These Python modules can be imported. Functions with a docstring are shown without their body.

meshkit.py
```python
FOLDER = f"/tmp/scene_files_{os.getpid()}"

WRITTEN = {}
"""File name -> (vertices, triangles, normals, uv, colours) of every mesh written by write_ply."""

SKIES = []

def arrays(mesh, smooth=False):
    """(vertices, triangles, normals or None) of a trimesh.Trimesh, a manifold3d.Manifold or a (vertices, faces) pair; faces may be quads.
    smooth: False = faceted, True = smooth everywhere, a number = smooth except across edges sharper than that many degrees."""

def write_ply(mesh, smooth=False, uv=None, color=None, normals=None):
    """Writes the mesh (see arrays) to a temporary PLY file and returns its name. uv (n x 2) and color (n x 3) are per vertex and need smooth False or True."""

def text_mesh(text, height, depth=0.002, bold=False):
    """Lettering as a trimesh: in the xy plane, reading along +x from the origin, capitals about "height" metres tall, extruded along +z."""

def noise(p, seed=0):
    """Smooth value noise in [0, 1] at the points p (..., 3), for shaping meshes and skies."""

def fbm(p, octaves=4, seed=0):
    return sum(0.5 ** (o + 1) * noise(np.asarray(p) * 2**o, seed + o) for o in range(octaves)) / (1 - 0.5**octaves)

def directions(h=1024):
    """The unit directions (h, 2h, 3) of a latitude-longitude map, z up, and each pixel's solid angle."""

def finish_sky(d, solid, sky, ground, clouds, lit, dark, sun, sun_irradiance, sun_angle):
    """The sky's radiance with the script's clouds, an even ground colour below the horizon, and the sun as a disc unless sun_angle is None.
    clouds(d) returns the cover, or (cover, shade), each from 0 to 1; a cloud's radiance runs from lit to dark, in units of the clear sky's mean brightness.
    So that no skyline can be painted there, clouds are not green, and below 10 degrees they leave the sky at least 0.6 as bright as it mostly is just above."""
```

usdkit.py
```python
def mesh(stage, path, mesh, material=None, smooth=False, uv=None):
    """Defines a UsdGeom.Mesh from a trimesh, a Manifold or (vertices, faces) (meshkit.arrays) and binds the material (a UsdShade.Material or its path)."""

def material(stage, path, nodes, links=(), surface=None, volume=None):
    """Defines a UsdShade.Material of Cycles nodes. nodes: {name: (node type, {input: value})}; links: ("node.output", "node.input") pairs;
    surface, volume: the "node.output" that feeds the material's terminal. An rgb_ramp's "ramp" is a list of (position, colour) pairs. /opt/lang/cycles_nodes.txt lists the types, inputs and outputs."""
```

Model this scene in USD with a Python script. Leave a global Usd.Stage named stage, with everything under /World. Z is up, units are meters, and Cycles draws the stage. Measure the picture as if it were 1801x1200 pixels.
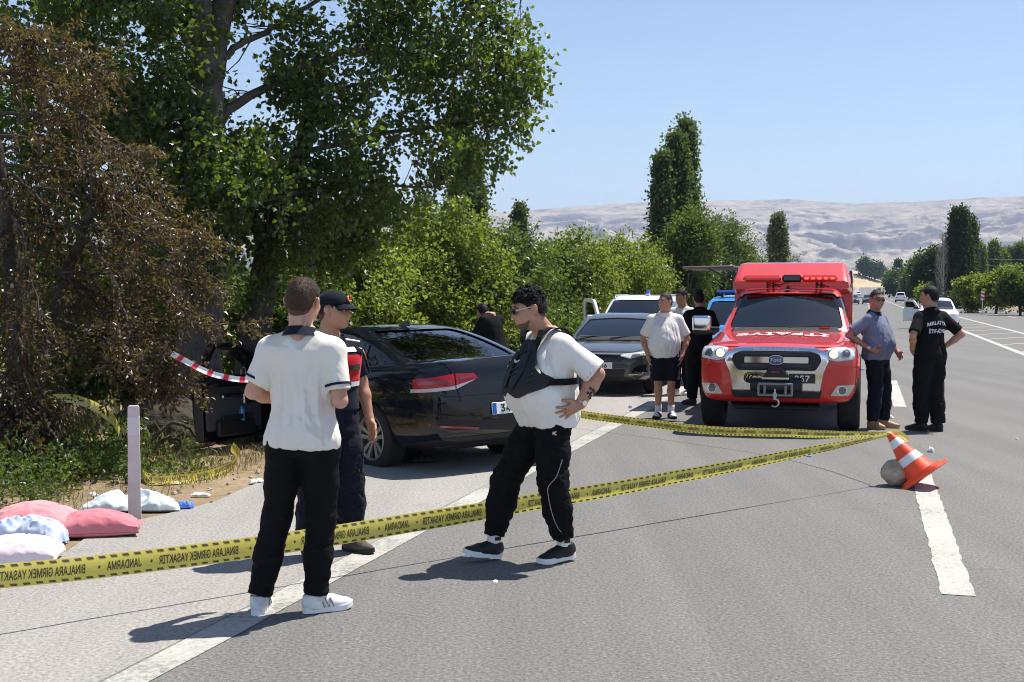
import math, random
import numpy as np
import trimesh
import manifold3d as m3
from manifold3d import Manifold, CrossSection
from scipy.spatial import cKDTree
from scipy.interpolate import PchipInterpolator
import meshkit
import usdkit
from pxr import Gf, Sdf, Usd, UsdGeom, UsdLux, UsdShade, Vt

stage = Usd.Stage.CreateInMemory()
UsdGeom.SetStageUpAxis(stage, UsdGeom.Tokens.z)
UsdGeom.SetStageMetersPerUnit(stage, 1.0)
world = UsdGeom.Xform.Define(stage, "/World")
stage.SetDefaultPrim(world.GetPrim())
UsdGeom.Scope.Define(stage, "/World/Looks")

# ------------------------------------------------------------------ camera, sky, sun
CAM_H, FPX, PITCH = 1.68, 2200.0, math.atan(85 / 2200.0)
camera = UsdGeom.Camera.Define(stage, "/World/camera")
camera.CreateHorizontalApertureAttr(22.3)
camera.CreateVerticalApertureAttr(22.3 * 682 / 1024)
camera.CreateFocalLengthAttr(22.3 * FPX / 1801)
camera.CreateClippingRangeAttr(Gf.Vec2f(0.05, 40000))
camera.AddTranslateOp().Set(Gf.Vec3d(0, 0, CAM_H))
camera.AddRotateXOp().Set(90.0 - math.degrees(PITCH))
camera.CreateExposureAttr(0.70)

SUN_EL, SUN_AZ = math.radians(64), math.radians(56)      # azimuth from +y towards +x
sun_dir = np.array([math.sin(SUN_AZ) * math.cos(SUN_EL), math.cos(SUN_AZ) * math.cos(SUN_EL), math.sin(SUN_EL)])
sun = UsdLux.DistantLight.Define(stage, "/World/sun")
sun.CreateIntensityAttr(1.25)
sun.CreateAngleAttr(0.5)
sun.CreateNormalizeAttr(True)
sun.CreateColorAttr(Gf.Vec3f(1.0, 0.95, 0.87))
_q = Gf.Rotation(Gf.Vec3d(0, 0, 1), Gf.Vec3d(*map(float, sun_dir)))
sun.AddTransformOp().Set(Gf.Matrix4d().SetRotate(_q))
sky = UsdLux.DomeLight.Define(stage, "/World/sky")
sky.GetPrim().SetCustomDataByKey("kind", "structure")
sky_mat = usdkit.material(stage, "/World/Looks/sky_air", {
    "sky": ("sky_texture", {"sky_type": "single_scattering", "sun_disc": False, "sun_elevation": SUN_EL, "sun_rotation": SUN_AZ,
                            "altitude": 900.0, "air_density": 1.0, "aerosol_density": 0.6, "ozone_density": 1.0}),
    "tc": ("texture_coordinate", {}),
    "sep": ("separate_xyz", {}),
    "mp": ("mapping", {"scale": (3.0, 3.0, 30.0)}),
    "n": ("noise_texture", {"scale": 2.3, "detail": 6.0, "roughness": 0.6}),
    "band": ("map_range", {"range_type": "smoothstep", "from_min": 0.075, "from_max": 0.10, "to_min": 1.0, "to_max": 0.0, "clamp": True}),
    "cov": ("map_range", {"range_type": "smoothstep", "from_min": 0.56, "from_max": 0.72, "to_min": 0.0, "to_max": 0.55, "clamp": True}),
    "mul": ("math", {"math_type": "multiply"}),
    "mix": ("mix", {"mix_type": "mix", "color2": (8.2, 8.2, 8.6)}),
    "bg": ("background_shader", {"strength": 0.092})},
    [("tc.generated", "sep.vector"), ("tc.generated", "mp.vector"), ("mp.vector", "n.vector"), ("n.fac", "cov.value"),
     ("sep.z", "band.value"), ("band.result", "mul.value1"), ("cov.result", "mul.value2"), ("mul.value", "mix.fac"),
     ("sky.color", "mix.color1"), ("mix.color", "bg.color")], surface="bg.background")
UsdShade.MaterialBindingAPI.Apply(sky.GetPrim()).Bind(sky_mat)

# ------------------------------------------------------------------ helpers
_names = {}


def P3(x, y, z=0.0):
    return np.array([x, y, z], float)


_cp, _sp = math.cos(PITCH), math.sin(PITCH)


def ray(px, py):
    """direction of the sight line through a place of the 1801 x 1200 photograph"""
    u, v = (px - 900.5) / FPX, -(py - 600) / FPX
    return np.array([u, _cp + v * _sp, -_sp + v * _cp])


def G(px, py, z=0.0):
    d = ray(px, py)
    t = (z - CAM_H) / d[2]
    return P3(d[0] * t, d[1] * t, z)


def D(px, py, y):
    """the point on that sight line at the distance y"""
    d = ray(px, py)
    t = y / d[1]
    return P3(d[0] * t, y, CAM_H + d[2] * t)


def path_for(name, parent=None):
    base = "/World" if parent is None else str(parent.GetPath())
    key = (base, name)
    n = _names.get(key, 0)
    _names[key] = n + 1
    return f"{base}/{name}" + (f"_{n:03d}" if n else "")


def xmat(loc=(0, 0, 0), rz=0.0, extra=None):
    m = np.eye(4)
    c, s = math.cos(rz), math.sin(rz)
    m[:3, :3] = [[c, -s, 0], [s, c, 0], [0, 0, 1]]
    if extra is not None:
        m[:3, :3] = m[:3, :3] @ extra
    m[:3, 3] = loc
    return m


def tag(o, label=None, cat=None, group=None, kind=None):
    p = o.GetPrim() if hasattr(o, "GetPrim") else o
    for k, v in (("label", label), ("category", cat), ("group", group), ("kind", kind)):
        if v:
            p.SetCustomDataByKey(k, v)
    return p


def thing(name, label, cat, loc=(0, 0, 0), rz=0.0, group=None, m=None, kind=None):
    x = UsdGeom.Xform.Define(stage, path_for(name))
    m = xmat(loc, rz) if m is None else m
    x.AddTransformOp().Set(Gf.Matrix4d(*m.T.ravel().tolist()))
    return tag(x, label, cat, group, kind)


def obj(name, mesh, material, parent=None, smooth=35, label=None, cat=None, group=None, kind=None):
    m = usdkit.mesh(stage, path_for(name, parent), mesh, material, smooth=smooth)
    m.CreateDoubleSidedAttr(True)
    return tag(m, label, cat, group, kind)


def cat_(*ms):
    return trimesh.util.concatenate([as_tm(m) for m in ms])


def as_tm(m):
    if isinstance(m, trimesh.Trimesh):
        return m
    v, f, _ = meshkit.arrays(m)
    return trimesh.Trimesh(v, f, process=False)


def as_mf(m):
    if isinstance(m, Manifold):
        return m
    return Manifold(m3.Mesh(np.asarray(m.vertices, np.float32), np.asarray(m.faces, np.uint32)))


def box(sx, sy, sz, at=(0, 0, 0), r=0.0, rot=None):
    """box centred at 'at', edges chamfered by r"""
    if r > 0:
        a, b, c = sx / 2, sy / 2, sz / 2
        p = []
        for i in (-1, 1):
            for j in (-1, 1):
                for k in (-1, 1):
                    p += [(i * a, j * (b - r), k * (c - r)), (i * (a - r), j * b, k * (c - r)), (i * (a - r), j * (b - r), k * c)]
        m = as_tm(Manifold.hull_points(np.array(p, float)))
    else:
        m = trimesh.creation.box((sx, sy, sz))
    if rot is not None:
        m.vertices = m.vertices @ np.asarray(rot).T
    m.apply_translation(at)
    return m


def rot_axis(axis, ang):
    return trimesh.transformations.rotation_matrix(ang, axis)[:3, :3]


def frame_to(d, up=(0, 0, 1)):
    """rotation whose z column is d"""
    d = np.asarray(d, float) / np.linalg.norm(d)
    up = np.asarray(up, float)
    if abs(d @ up) > 0.98:
        up = np.array([1.0, 0, 0])
    x = np.cross(up, d)
    x /= np.linalg.norm(x)
    return np.stack([x, np.cross(d, x), d], 1)


def cyl(p0, p1, r0, r1=None, n=16):
    return tube([p0, p1], [r0, r0 if r1 is None else r1], n)


def tube(pts, radii, n=8, caps=True):
    pts = np.asarray(pts, float)
    radii = np.broadcast_to(np.asarray(radii, float), (len(pts),))
    tan = np.gradient(pts, axis=0) if len(pts) > 2 else np.repeat(pts[1:] - pts[:1], 2, 0)
    tan /= np.maximum(np.linalg.norm(tan, axis=1, keepdims=True), 1e-9)
    x = frame_to(tan[0])[:, 0]
    a = np.linspace(0, 2 * np.pi, n, endpoint=False)
    rings = []
    for p, t, r in zip(pts, tan, radii):
        x = x - t * (x @ t)
        x /= np.linalg.norm(x)
        y = np.cross(t, x)
        rings.append(p + r * (np.cos(a)[:, None] * x + np.sin(a)[:, None] * y))
    v = np.concatenate(rings)
    k = len(pts)
    i = np.arange(n)
    j = (i + 1) % n
    f = []
    for s in range(k - 1):
        o = s * n
        f.append(np.stack([o + i, o + j, o + n + j], 1))
        f.append(np.stack([o + i, o + n + j, o + n + i], 1))
    if caps:
        v = np.vstack([v, pts[:1], pts[-1:]])
        f.append(np.stack([np.full(n, k * n), j, i], 1))
        f.append(np.stack([np.full(n, k * n + 1), (k - 1) * n + i, (k - 1) * n + j], 1))
    return trimesh.Trimesh(v, np.concatenate(f), process=False)


def tubes(pts, radii, n=4):
    """many tubes of the same number of points at once: pts (k, m, 3), radii (k, m)"""
    pts = np.asarray(pts, float)
    k, m, _ = pts.shape
    t = np.gradient(pts, axis=1)
    t /= np.maximum(np.linalg.norm(t, axis=2, keepdims=True), 1e-9)
    up = np.where(np.abs(t[..., 2:3]) > 0.9, [1.0, 0, 0], [0, 0, 1.0])
    x = np.cross(up, t)
    x /= np.maximum(np.linalg.norm(x, axis=2, keepdims=True), 1e-9)
    y = np.cross(t, x)
    a = np.linspace(0, 2 * np.pi, n, endpoint=False)
    v = pts[:, :, None] + radii[:, :, None, None] * (np.cos(a)[:, None] * x[:, :, None] + np.sin(a)[:, None] * y[:, :, None])
    idx = np.arange(k * m * n).reshape(k, m, n)
    A, B = idx[:, :-1], idx[:, 1:]
    A2, B2 = np.roll(A, -1, 2), np.roll(B, -1, 2)
    f = np.concatenate([np.stack([A, A2, B2], -1).reshape(-1, 3), np.stack([A, B2, B], -1).reshape(-1, 3)])
    return trimesh.Trimesh(v.reshape(-1, 3), f, process=False)


def revolve(profile, n=40, axis="y"):
    """(radius, offset along the axis) pairs -> solid of revolution"""
    m = trimesh.creation.revolve(np.asarray(profile, float), sections=n)
    if axis == "y":
        m.vertices = m.vertices[:, [0, 2, 1]]
        m.faces = m.faces[:, ::-1]
    return m


def place(mesh, R=None, t=(0, 0, 0)):
    m = as_tm(mesh).copy()
    if R is not None:
        m.vertices = m.vertices @ np.asarray(R).T
    m.vertices = m.vertices + np.asarray(t, float)
    return m


def fbm(p, octaves=4, seed=0):
    return meshkit.fbm(p, octaves, seed)


def grid_mesh(X, Y, Z):
    r, c = X.shape
    i = np.arange(r * c).reshape(r, c)
    f = np.concatenate([np.stack([i[:-1, :-1], i[1:, :-1], i[1:, 1:]], -1).reshape(-1, 3),
                        np.stack([i[:-1, :-1], i[1:, 1:], i[:-1, 1:]], -1).reshape(-1, 3)])
    return trimesh.Trimesh(np.stack([X, Y, Z], -1).reshape(-1, 3), f, process=False)


# ------------------------------------------------------------------ materials
_mats = {}


def mat(name, color, rough=0.6, spec=0.5, metal=0.0, coat=0.0, vary=None, bump=None, coords="object", color2=None, sheen=0.0, trans=None, emit=None, coat_rough=0.03):
    """principled material; vary = (noise scale, amount), bump = (noise scale, strength, distance in metres)"""
    if name in _mats:
        return _mats[name]
    nodes = {"p": ("principled_bsdf", {"base_color": color, "roughness": rough, "specular_ior_level": spec, "metallic": metal,
                                       "coat_weight": coat, "coat_roughness": coat_rough, "sheen_weight": sheen})}
    links = []
    if trans:
        nodes["p"][1]["transmission_weight"] = trans
    if emit:
        nodes["p"][1]["emission_color"] = emit[0]
        nodes["p"][1]["emission_strength"] = emit[1]
    if vary or bump:
        nodes["tc"] = ("texture_coordinate" if coords == "object" else "geometry", {})
        co = "tc.object" if coords == "object" else "tc.position"
    if vary:
        c = np.array(color, float)
        c2 = np.array(color2, float) if color2 is not None else np.clip(c * (1 + vary[1]), 0, 1)
        c1 = c if color2 is not None else c * (1 - vary[1])
        nodes["n"] = ("noise_texture", {"scale": vary[0], "detail": 5.0, "roughness": 0.6})
        nodes["r"] = ("rgb_ramp", {"ramp": [(0.3, c1), (0.7, c2)]})
        links += [(co, "n.vector"), ("n.fac", "r.fac"), ("r.color", "p.base_color")]
    if bump:
        nodes["nb"] = ("noise_texture", {"scale": bump[0], "detail": 4.0, "roughness": 0.6})
        nodes["b"] = ("bump", {"strength": bump[1], "distance": bump[2]})
        links += [(co, "nb.vector"), ("nb.fac", "b.height"), ("b.normal", "p.normal")]
    _mats[name] = usdkit.material(stage, f"/World/Looks/{name}", nodes, links, surface="p.BSDF")
    return _mats[name]


def leaf_mat(name, stops, trans=0.35, rough=0.4, gloss=0.06, trans_col=(0.16, 0.26, 0.03)):
    nodes = {"g": ("geometry", {}), "r": ("rgb_ramp", {"ramp": stops}),
             "d": ("diffuse_bsdf", {}), "t": ("translucent_bsdf", {"color": trans_col}), "s": ("glossy_bsdf", {"roughness": rough, "color": (1, 1, 1)}),
             "m": ("mix_closure", {"fac": trans}), "lw": ("layer_weight", {"blend": 0.3}),
             "ml": ("math", {"math_type": "multiply_add", "value2": 0.10, "value3": gloss}), "m2": ("mix_closure", {})}
    links = [("g.random_per_island", "r.fac"), ("r.color", "d.color"), ("d.BSDF", "m.closure1"), ("t.BSDF", "m.closure2"),
             ("lw.fresnel", "ml.value1"), ("ml.value", "m2.fac"), ("m.closure", "m2.closure1"), ("s.BSDF", "m2.closure2")]
    return usdkit.material(stage, f"/World/Looks/{name}", nodes, links, surface="m2.closure")


def glass_mat(name, tint=(0.75, 0.8, 0.8), f0=1.5):
    return usdkit.material(stage, f"/World/Looks/{name}", {
        "t": ("transparent_bsdf", {"color": tint}), "g": ("glossy_bsdf", {"roughness": 0.01, "color": (1, 1, 1)}),
        "f": ("fresnel", {"IOR": f0}), "m": ("mix_closure", {})},
        [("f.fac", "m.fac"), ("t.BSDF", "m.closure1"), ("g.BSDF", "m.closure2")], surface="m.closure")
# ------------------------------------------------------------------ ground, road, hills
ROAD_AZ = math.atan((1520 - 900.5) / FPX)
RU = np.array([math.sin(ROAD_AZ), math.cos(ROAD_AZ)])      # along the road
RV = np.array([math.cos(ROAD_AZ), -math.sin(ROAD_AZ)])     # across it, to the right


def road_z(u):
    return 1.6e-5 * np.clip(np.asarray(u, float) - 250, 0, 750) ** 2


def W(u, v, z=0.0):
    """road coordinates -> world"""
    u, v = np.asarray(u, float), np.asarray(v, float)
    return np.stack([u * RU[0] + v * RV[0], u * RU[1] + v * RV[1], np.broadcast_to(z, np.broadcast(u, v).shape) + road_z(u)], -1)


def UV(p):
    return float(p[0] * RU[0] + p[1] * RU[1]), float(p[0] * RV[0] + p[1] * RV[1])


V_SHOULDER, V_EDGE, V_DASH, V_MED0, V_MED1, V_DASH2, V_EDGE2, V_END = -5.1, -3.05, 0.52, 4.2, 6.3, 9.8, 13.0, 13.8


def ground_z(u, v):
    u, v = np.asarray(u, float), np.asarray(v, float)
    left = np.clip((-6.6 - v) / 2.5, 0, 1)
    right = np.clip((v - 14.5) / 4.0, 0, 1)
    base = -0.012 - 0.035 * ((v > V_SHOULDER + 0.15) & (v < V_END - 0.15))
    n = fbm(np.stack([u * 0.35, v * 0.35, 0 * u], -1), 4, 3) - 0.5
    near = np.clip((v + 5.3) / -1.0, 0, 1) + np.clip((v - 14.0) / 2.0, 0, 1)
    fine = np.clip((fbm(np.stack([u * 2.2, v * 2.2, 0 * u], -1), 3, 9) - 0.5) * 0.12, -0.05, 0.06) * np.clip(near, 0, 1)
    return road_z(u) + base - 0.35 * left * left * (3 - 2 * left) - 0.3 * right + n * 0.5 * np.clip(left + right, 0, 1) * 0.5 + fine


uu = np.unique(np.concatenate([np.linspace(-60, -2, 12), np.linspace(-2, 26, 141), np.geomspace(26, 900, 60), np.geomspace(900, 9000, 24)]))
vv = np.unique(np.concatenate([-np.geomspace(14, 9000, 34), np.linspace(-14, -4.9, 70), [-4.9, 0, 4, 8, 13.6], np.linspace(13.6, 26, 24), np.geomspace(26, 9000, 34)]))
U_, V_ = np.meshgrid(uu, vv, indexing="ij")
Zg = ground_z(U_, V_)
Pg = W(U_, V_)
ground_mat = usdkit.material(stage, "/World/Looks/dry_ground", {
    "g": ("geometry", {}), "n1": ("noise_texture", {"scale": 0.5, "detail": 6.0, "roughness": 0.65}), "n2": ("noise_texture", {"scale": 14.0, "detail": 6.0, "roughness": 0.7}),
    "r1": ("rgb_ramp", {"ramp": [(0.35, (0.20, 0.155, 0.095)), (0.5, (0.30, 0.235, 0.155)), (0.68, (0.38, 0.31, 0.22))]}),
    "r2": ("rgb_ramp", {"ramp": [(0.3, (0.62, 0.58, 0.52)), (0.7, (1.05, 1.02, 1.0))]}),
    "m": ("mix", {"mix_type": "multiply", "fac": 1.0}), "b": ("bump", {"strength": 0.7, "distance": 0.03}),
    "p": ("principled_bsdf", {"roughness": 0.95, "specular_ior_level": 0.15})},
    [("g.position", "n1.vector"), ("g.position", "n2.vector"), ("n1.fac", "r1.fac"), ("n2.fac", "r2.fac"), ("r1.color", "m.color1"),
     ("r2.color", "m.color2"), ("m.color", "p.base_color"), ("n2.fac", "b.height"), ("b.normal", "p.normal")], surface="p.BSDF")
obj("ground", grid_mesh(Pg[..., 0], Pg[..., 1], Zg), ground_mat, smooth=True, kind="structure")


def asphalt(name, lo, mid, hi, grain):
    return usdkit.material(stage, f"/World/Looks/{name}", {
        "g": ("geometry", {}), "n1": ("noise_texture", {"scale": 0.45, "detail": 5.0, "roughness": 0.6}),
        "n2": ("noise_texture", {"scale": grain, "detail": 3.0, "roughness": 0.8}), "v": ("voronoi_texture", {"scale": grain * 0.9}),
        "mp": ("mapping", {"rotation": (0, 0, ROAD_AZ), "scale": (1.0, 0.03, 1)}), "n3": ("noise_texture", {"scale": 1.5, "detail": 4.0, "roughness": 0.6}), "n4": ("noise_texture", {"scale": 1.9, "detail": 5.0, "roughness": 0.7}),
        "r4": ("rgb_ramp", {"ramp": [(0.60, (1, 1, 1)), (0.72, (0.84, 0.84, 0.85))]}), "m4": ("mix", {"mix_type": "multiply", "fac": 1.0}),
        "r": ("rgb_ramp", {"ramp": [(0.28, lo), (0.5, mid), (0.74, hi)]}),
        "r1": ("rgb_ramp", {"ramp": [(0.3, (0.95, 0.95, 0.95)), (0.7, (1.05, 1.045, 1.04))]}),
        "r3": ("rgb_ramp", {"ramp": [(0.36, (0.90, 0.90, 0.90)), (0.64, (1.07, 1.07, 1.065))]}),
        "m": ("mix", {"mix_type": "multiply", "fac": 1.0}), "m3": ("mix", {"mix_type": "multiply", "fac": 1.0}),
        "b": ("bump", {"strength": 0.55, "distance": 0.006}), "p": ("principled_bsdf", {"roughness": 0.85, "specular_ior_level": 0.3})},
        [("g.position", "n1.vector"), ("g.position", "n2.vector"), ("g.position", "v.vector"), ("g.position", "mp.vector"), ("mp.vector", "n3.vector"),
         ("n2.fac", "r.fac"), ("n1.fac", "r1.fac"), ("n3.fac", "r3.fac"), ("r.color", "m.color1"), ("r1.color", "m.color2"), ("m.color", "m3.color1"),
         ("r3.color", "m3.color2"), ("g.position", "n4.vector"), ("n4.fac", "r4.fac"), ("m3.color", "m4.color1"), ("r4.color", "m4.color2"), ("m4.color", "p.base_color"), ("v.distance", "b.height"), ("b.normal", "p.normal")], surface="p.BSDF")


road_mat = asphalt("road_asphalt", (0.062, 0.06, 0.058), (0.148, 0.143, 0.136), (0.27, 0.262, 0.252), 50.0)
shoulder_mat = asphalt("shoulder_asphalt", (0.15, 0.143, 0.132), (0.285, 0.27, 0.25), (0.42, 0.40, 0.375), 44.0)


def strip(v0, v1, us, z, edge0=None, edge1=None):
    us = np.asarray(us, float)
    a = np.full(len(us), v0) if edge0 is None else edge0
    b = np.full(len(us), v1) if edge1 is None else edge1
    A, B = W(us, a, z), W(us, b, z)
    return grid_mesh(np.stack([A[:, 0], B[:, 0]], 1), np.stack([A[:, 1], B[:, 1]], 1), np.stack([A[:, 2], B[:, 2]], 1))


us_road = np.unique(np.concatenate([np.linspace(-40, 40, 161), np.linspace(40, 250, 20), np.linspace(250, 1100, 90)]))
rag = V_SHOULDER + 0.22 * (fbm(np.stack([us_road * 1.3, 0 * us_road, 0 * us_road], -1), 4, 5) - 0.5) * 2
obj("road", strip(V_EDGE - 0.12, V_END, us_road, 0.0), road_mat, smooth=False, kind="structure")
obj("road_shoulder", strip(V_SHOULDER, V_EDGE - 0.12, us_road, 0.0, edge0=rag), shoulder_mat, smooth=False, kind="structure")

paint = usdkit.material(stage, "/World/Looks/road_paint", {
    "g": ("geometry", {}), "n": ("noise_texture", {"scale": 30.0, "detail": 6.0, "roughness": 0.75}), "n2": ("noise_texture", {"scale": 1.7, "detail": 3.0}),
    "ad": ("math", {"math_type": "multiply_add", "value2": 0.45}),
    "r": ("rgb_ramp", {"ramp": [(0.56, (0.16, 0.155, 0.15)), (0.63, (0.39, 0.375, 0.335)), (0.9, (0.45, 0.43, 0.385))]}),
    "b": ("bump", {"strength": 0.4, "distance": 0.004}), "p": ("principled_bsdf", {"roughness": 0.75, "specular_ior_level": 0.3})},
    [("g.position", "n.vector"), ("g.position", "n2.vector"), ("n2.fac", "ad.value1"), ("n.fac", "ad.value3"), ("ad.value", "r.fac"),
     ("r.color", "p.base_color"), ("n.fac", "b.height"), ("b.normal", "p.normal")], surface="p.BSDF")
worn_paint = usdkit.material(stage, "/World/Looks/worn_paint", {
    "g": ("geometry", {}), "n": ("noise_texture", {"scale": 26.0, "detail": 6.0, "roughness": 0.75}), "n2": ("noise_texture", {"scale": 2.2, "detail": 3.0}),
    "ad": ("math", {"math_type": "multiply_add", "value2": 0.5}),
    "r": ("rgb_ramp", {"ramp": [(0.55, (0.17, 0.165, 0.155)), (0.76, (0.38, 0.37, 0.335)), (0.95, (0.46, 0.45, 0.41))]}),
    "b": ("bump", {"strength": 0.4, "distance": 0.004}), "p": ("principled_bsdf", {"roughness": 0.8, "specular_ior_level": 0.2})},
    [("g.position", "n.vector"), ("g.position", "n2.vector"), ("n2.fac", "ad.value1"), ("n.fac", "ad.value3"), ("ad.value", "r.fac"),
     ("r.color", "p.base_color"), ("n.fac", "b.height"), ("b.normal", "p.normal")], surface="p.BSDF")


def marking(v, w, u0, u1, material=paint, z=0.004, seed=0):
    n = max(3, int((u1 - u0) / (0.06 if u1 - u0 < 8 else 0.5)))
    n = min(n, 260)
    us = np.linspace(u0, u1, n)
    j = lambda s: (fbm(np.stack([us * 9, 0 * us + s, 0 * us], -1), 3, s) - 0.5) * 0.025
    return obj("road_marking", strip(v, v, us, z, edge0=v - w / 2 + j(seed), edge1=v + w / 2 + j(seed + 40)), material, smooth=False, kind="structure")


marking(V_EDGE, 0.2, -6, 120, worn_paint, seed=1)
marking(V_EDGE, 0.2, 120, 1000, worn_paint, seed=2)
_u1, _ = UV(G(1720, 1050))
_u2, _ = UV(G(1628, 812))
_per = UV(G(1580, 716))[0] - _u1
DASH_LEN = _u2 - _u1
for k in range(-1, 60):
    if k < 14 or k % 1 == 0:
        marking(V_DASH, 0.18, _u1 + k * _per, _u1 + k * _per + DASH_LEN, seed=10 + k)
marking(V_MED0, 0.2, 5, 140, seed=81)
marking(V_MED0, 0.2, 140, 1000, seed=82)
marking(V_MED1, 0.2, 15, 140, seed=83)
marking(V_MED1, 0.2, 140, 1000, seed=84)
for k in range(26):
    u0 = 18 + k * 5.0
    a, b, c, d = W([u0, u0 + 0.32, u0 + 3.1 + 0.32, u0 + 3.1], [V_MED0 + .13, V_MED0 + .13, V_MED1 - .13, V_MED1 - .13], 0.004)
    obj("road_marking", (np.array([a, d, c, b]), np.array([[0, 1, 2, 3]])), paint, kind="structure")
for k in range(34):
    u0 = 30 + k * 12
    marking(V_DASH2, 0.17, u0, u0 + 5.5, seed=120 + k)
marking(V_EDGE2, 0.18, 25, 160, seed=160)
marking(V_EDGE2, 0.18, 160, 1000, seed=161)

# far mountains: a height field between 3.2 and 8 km
_sk = [(-900, 395), (-200, 388), (300, 380), (600, 388), (870, 373), (1000, 362), (1150, 355), (1250, 352), (1390, 350), (1500, 357), (1640, 352), (1801, 344), (2100, 335), (2700, 350), (3600, 400)]
_skx, _sky = np.array(_sk, float).T
ang = np.concatenate([np.linspace(-1.1, -.52, 60), np.linspace(-.515, .47, 640), np.linspace(.475, 1.15, 60)])
rad = np.unique(np.concatenate([np.linspace(0, .66, 230), np.linspace(.66, 1, 24)]))
A_, R_ = np.meshgrid(ang, rad, indexing="ij")
pxs = 900.5 + np.tan(np.clip(A_, -1.2, 1.2)) * FPX
ridge_r = 6300.0
crest = np.interp(pxs, _skx, _sky)
Hc = (515 - crest) / FPX * ridge_r * np.cos(A_)            # height of the crest
dist = 3000 + 5200 * R_
t = np.clip((dist - 3000) / (ridge_r - 3000), 0, 1)
Xm, Ym = dist * np.sin(A_), dist * np.cos(A_)
p3 = np.stack([Xm / 900, Ym / 900, 0 * Xm], -1)
rid = 1 - np.abs(2 * fbm(p3 * 1.0, 5, 21) - 1)
rid2 = 1 - np.abs(2 * fbm(p3 * 3.1, 4, 22) - 1)
shape = 0.30 * t + 0.70 * np.clip((t - 0.16) / 0.84, 0, 1) ** 1.25
env = np.clip(t * 3, 0, 1) * np.clip((1 - t) * 2.3, 0, 1)
wp_ = p3 + (fbm(p3 * 1.7 + 5, 3, 27)[..., None] - .5) * 1.2
rid = 1 - np.abs(2 * fbm(wp_ * 1.15, 5, 21) - 1)
rid2 = 1 - np.abs(2 * fbm(wp_ * 3.4, 5, 22) - 1)
rid3 = 1 - np.abs(2 * fbm(wp_ * 9.0, 4, 24) - 1)
Hm = Hc * (shape + env * (0.34 * (rid - 0.66) + 0.13 * (rid2 - 0.62) + 0.04 * (rid3 - .6)))
Hm = np.where(dist > ridge_r, Hc * (1 - 0.55 * np.clip((dist - ridge_r) / 1800, 0, 1)), Hm) + Hc * 0.03 * (fbm(p3 * 7, 4, 23) - 0.5) * np.clip(t * 3, 0, 1) - 3
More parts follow.
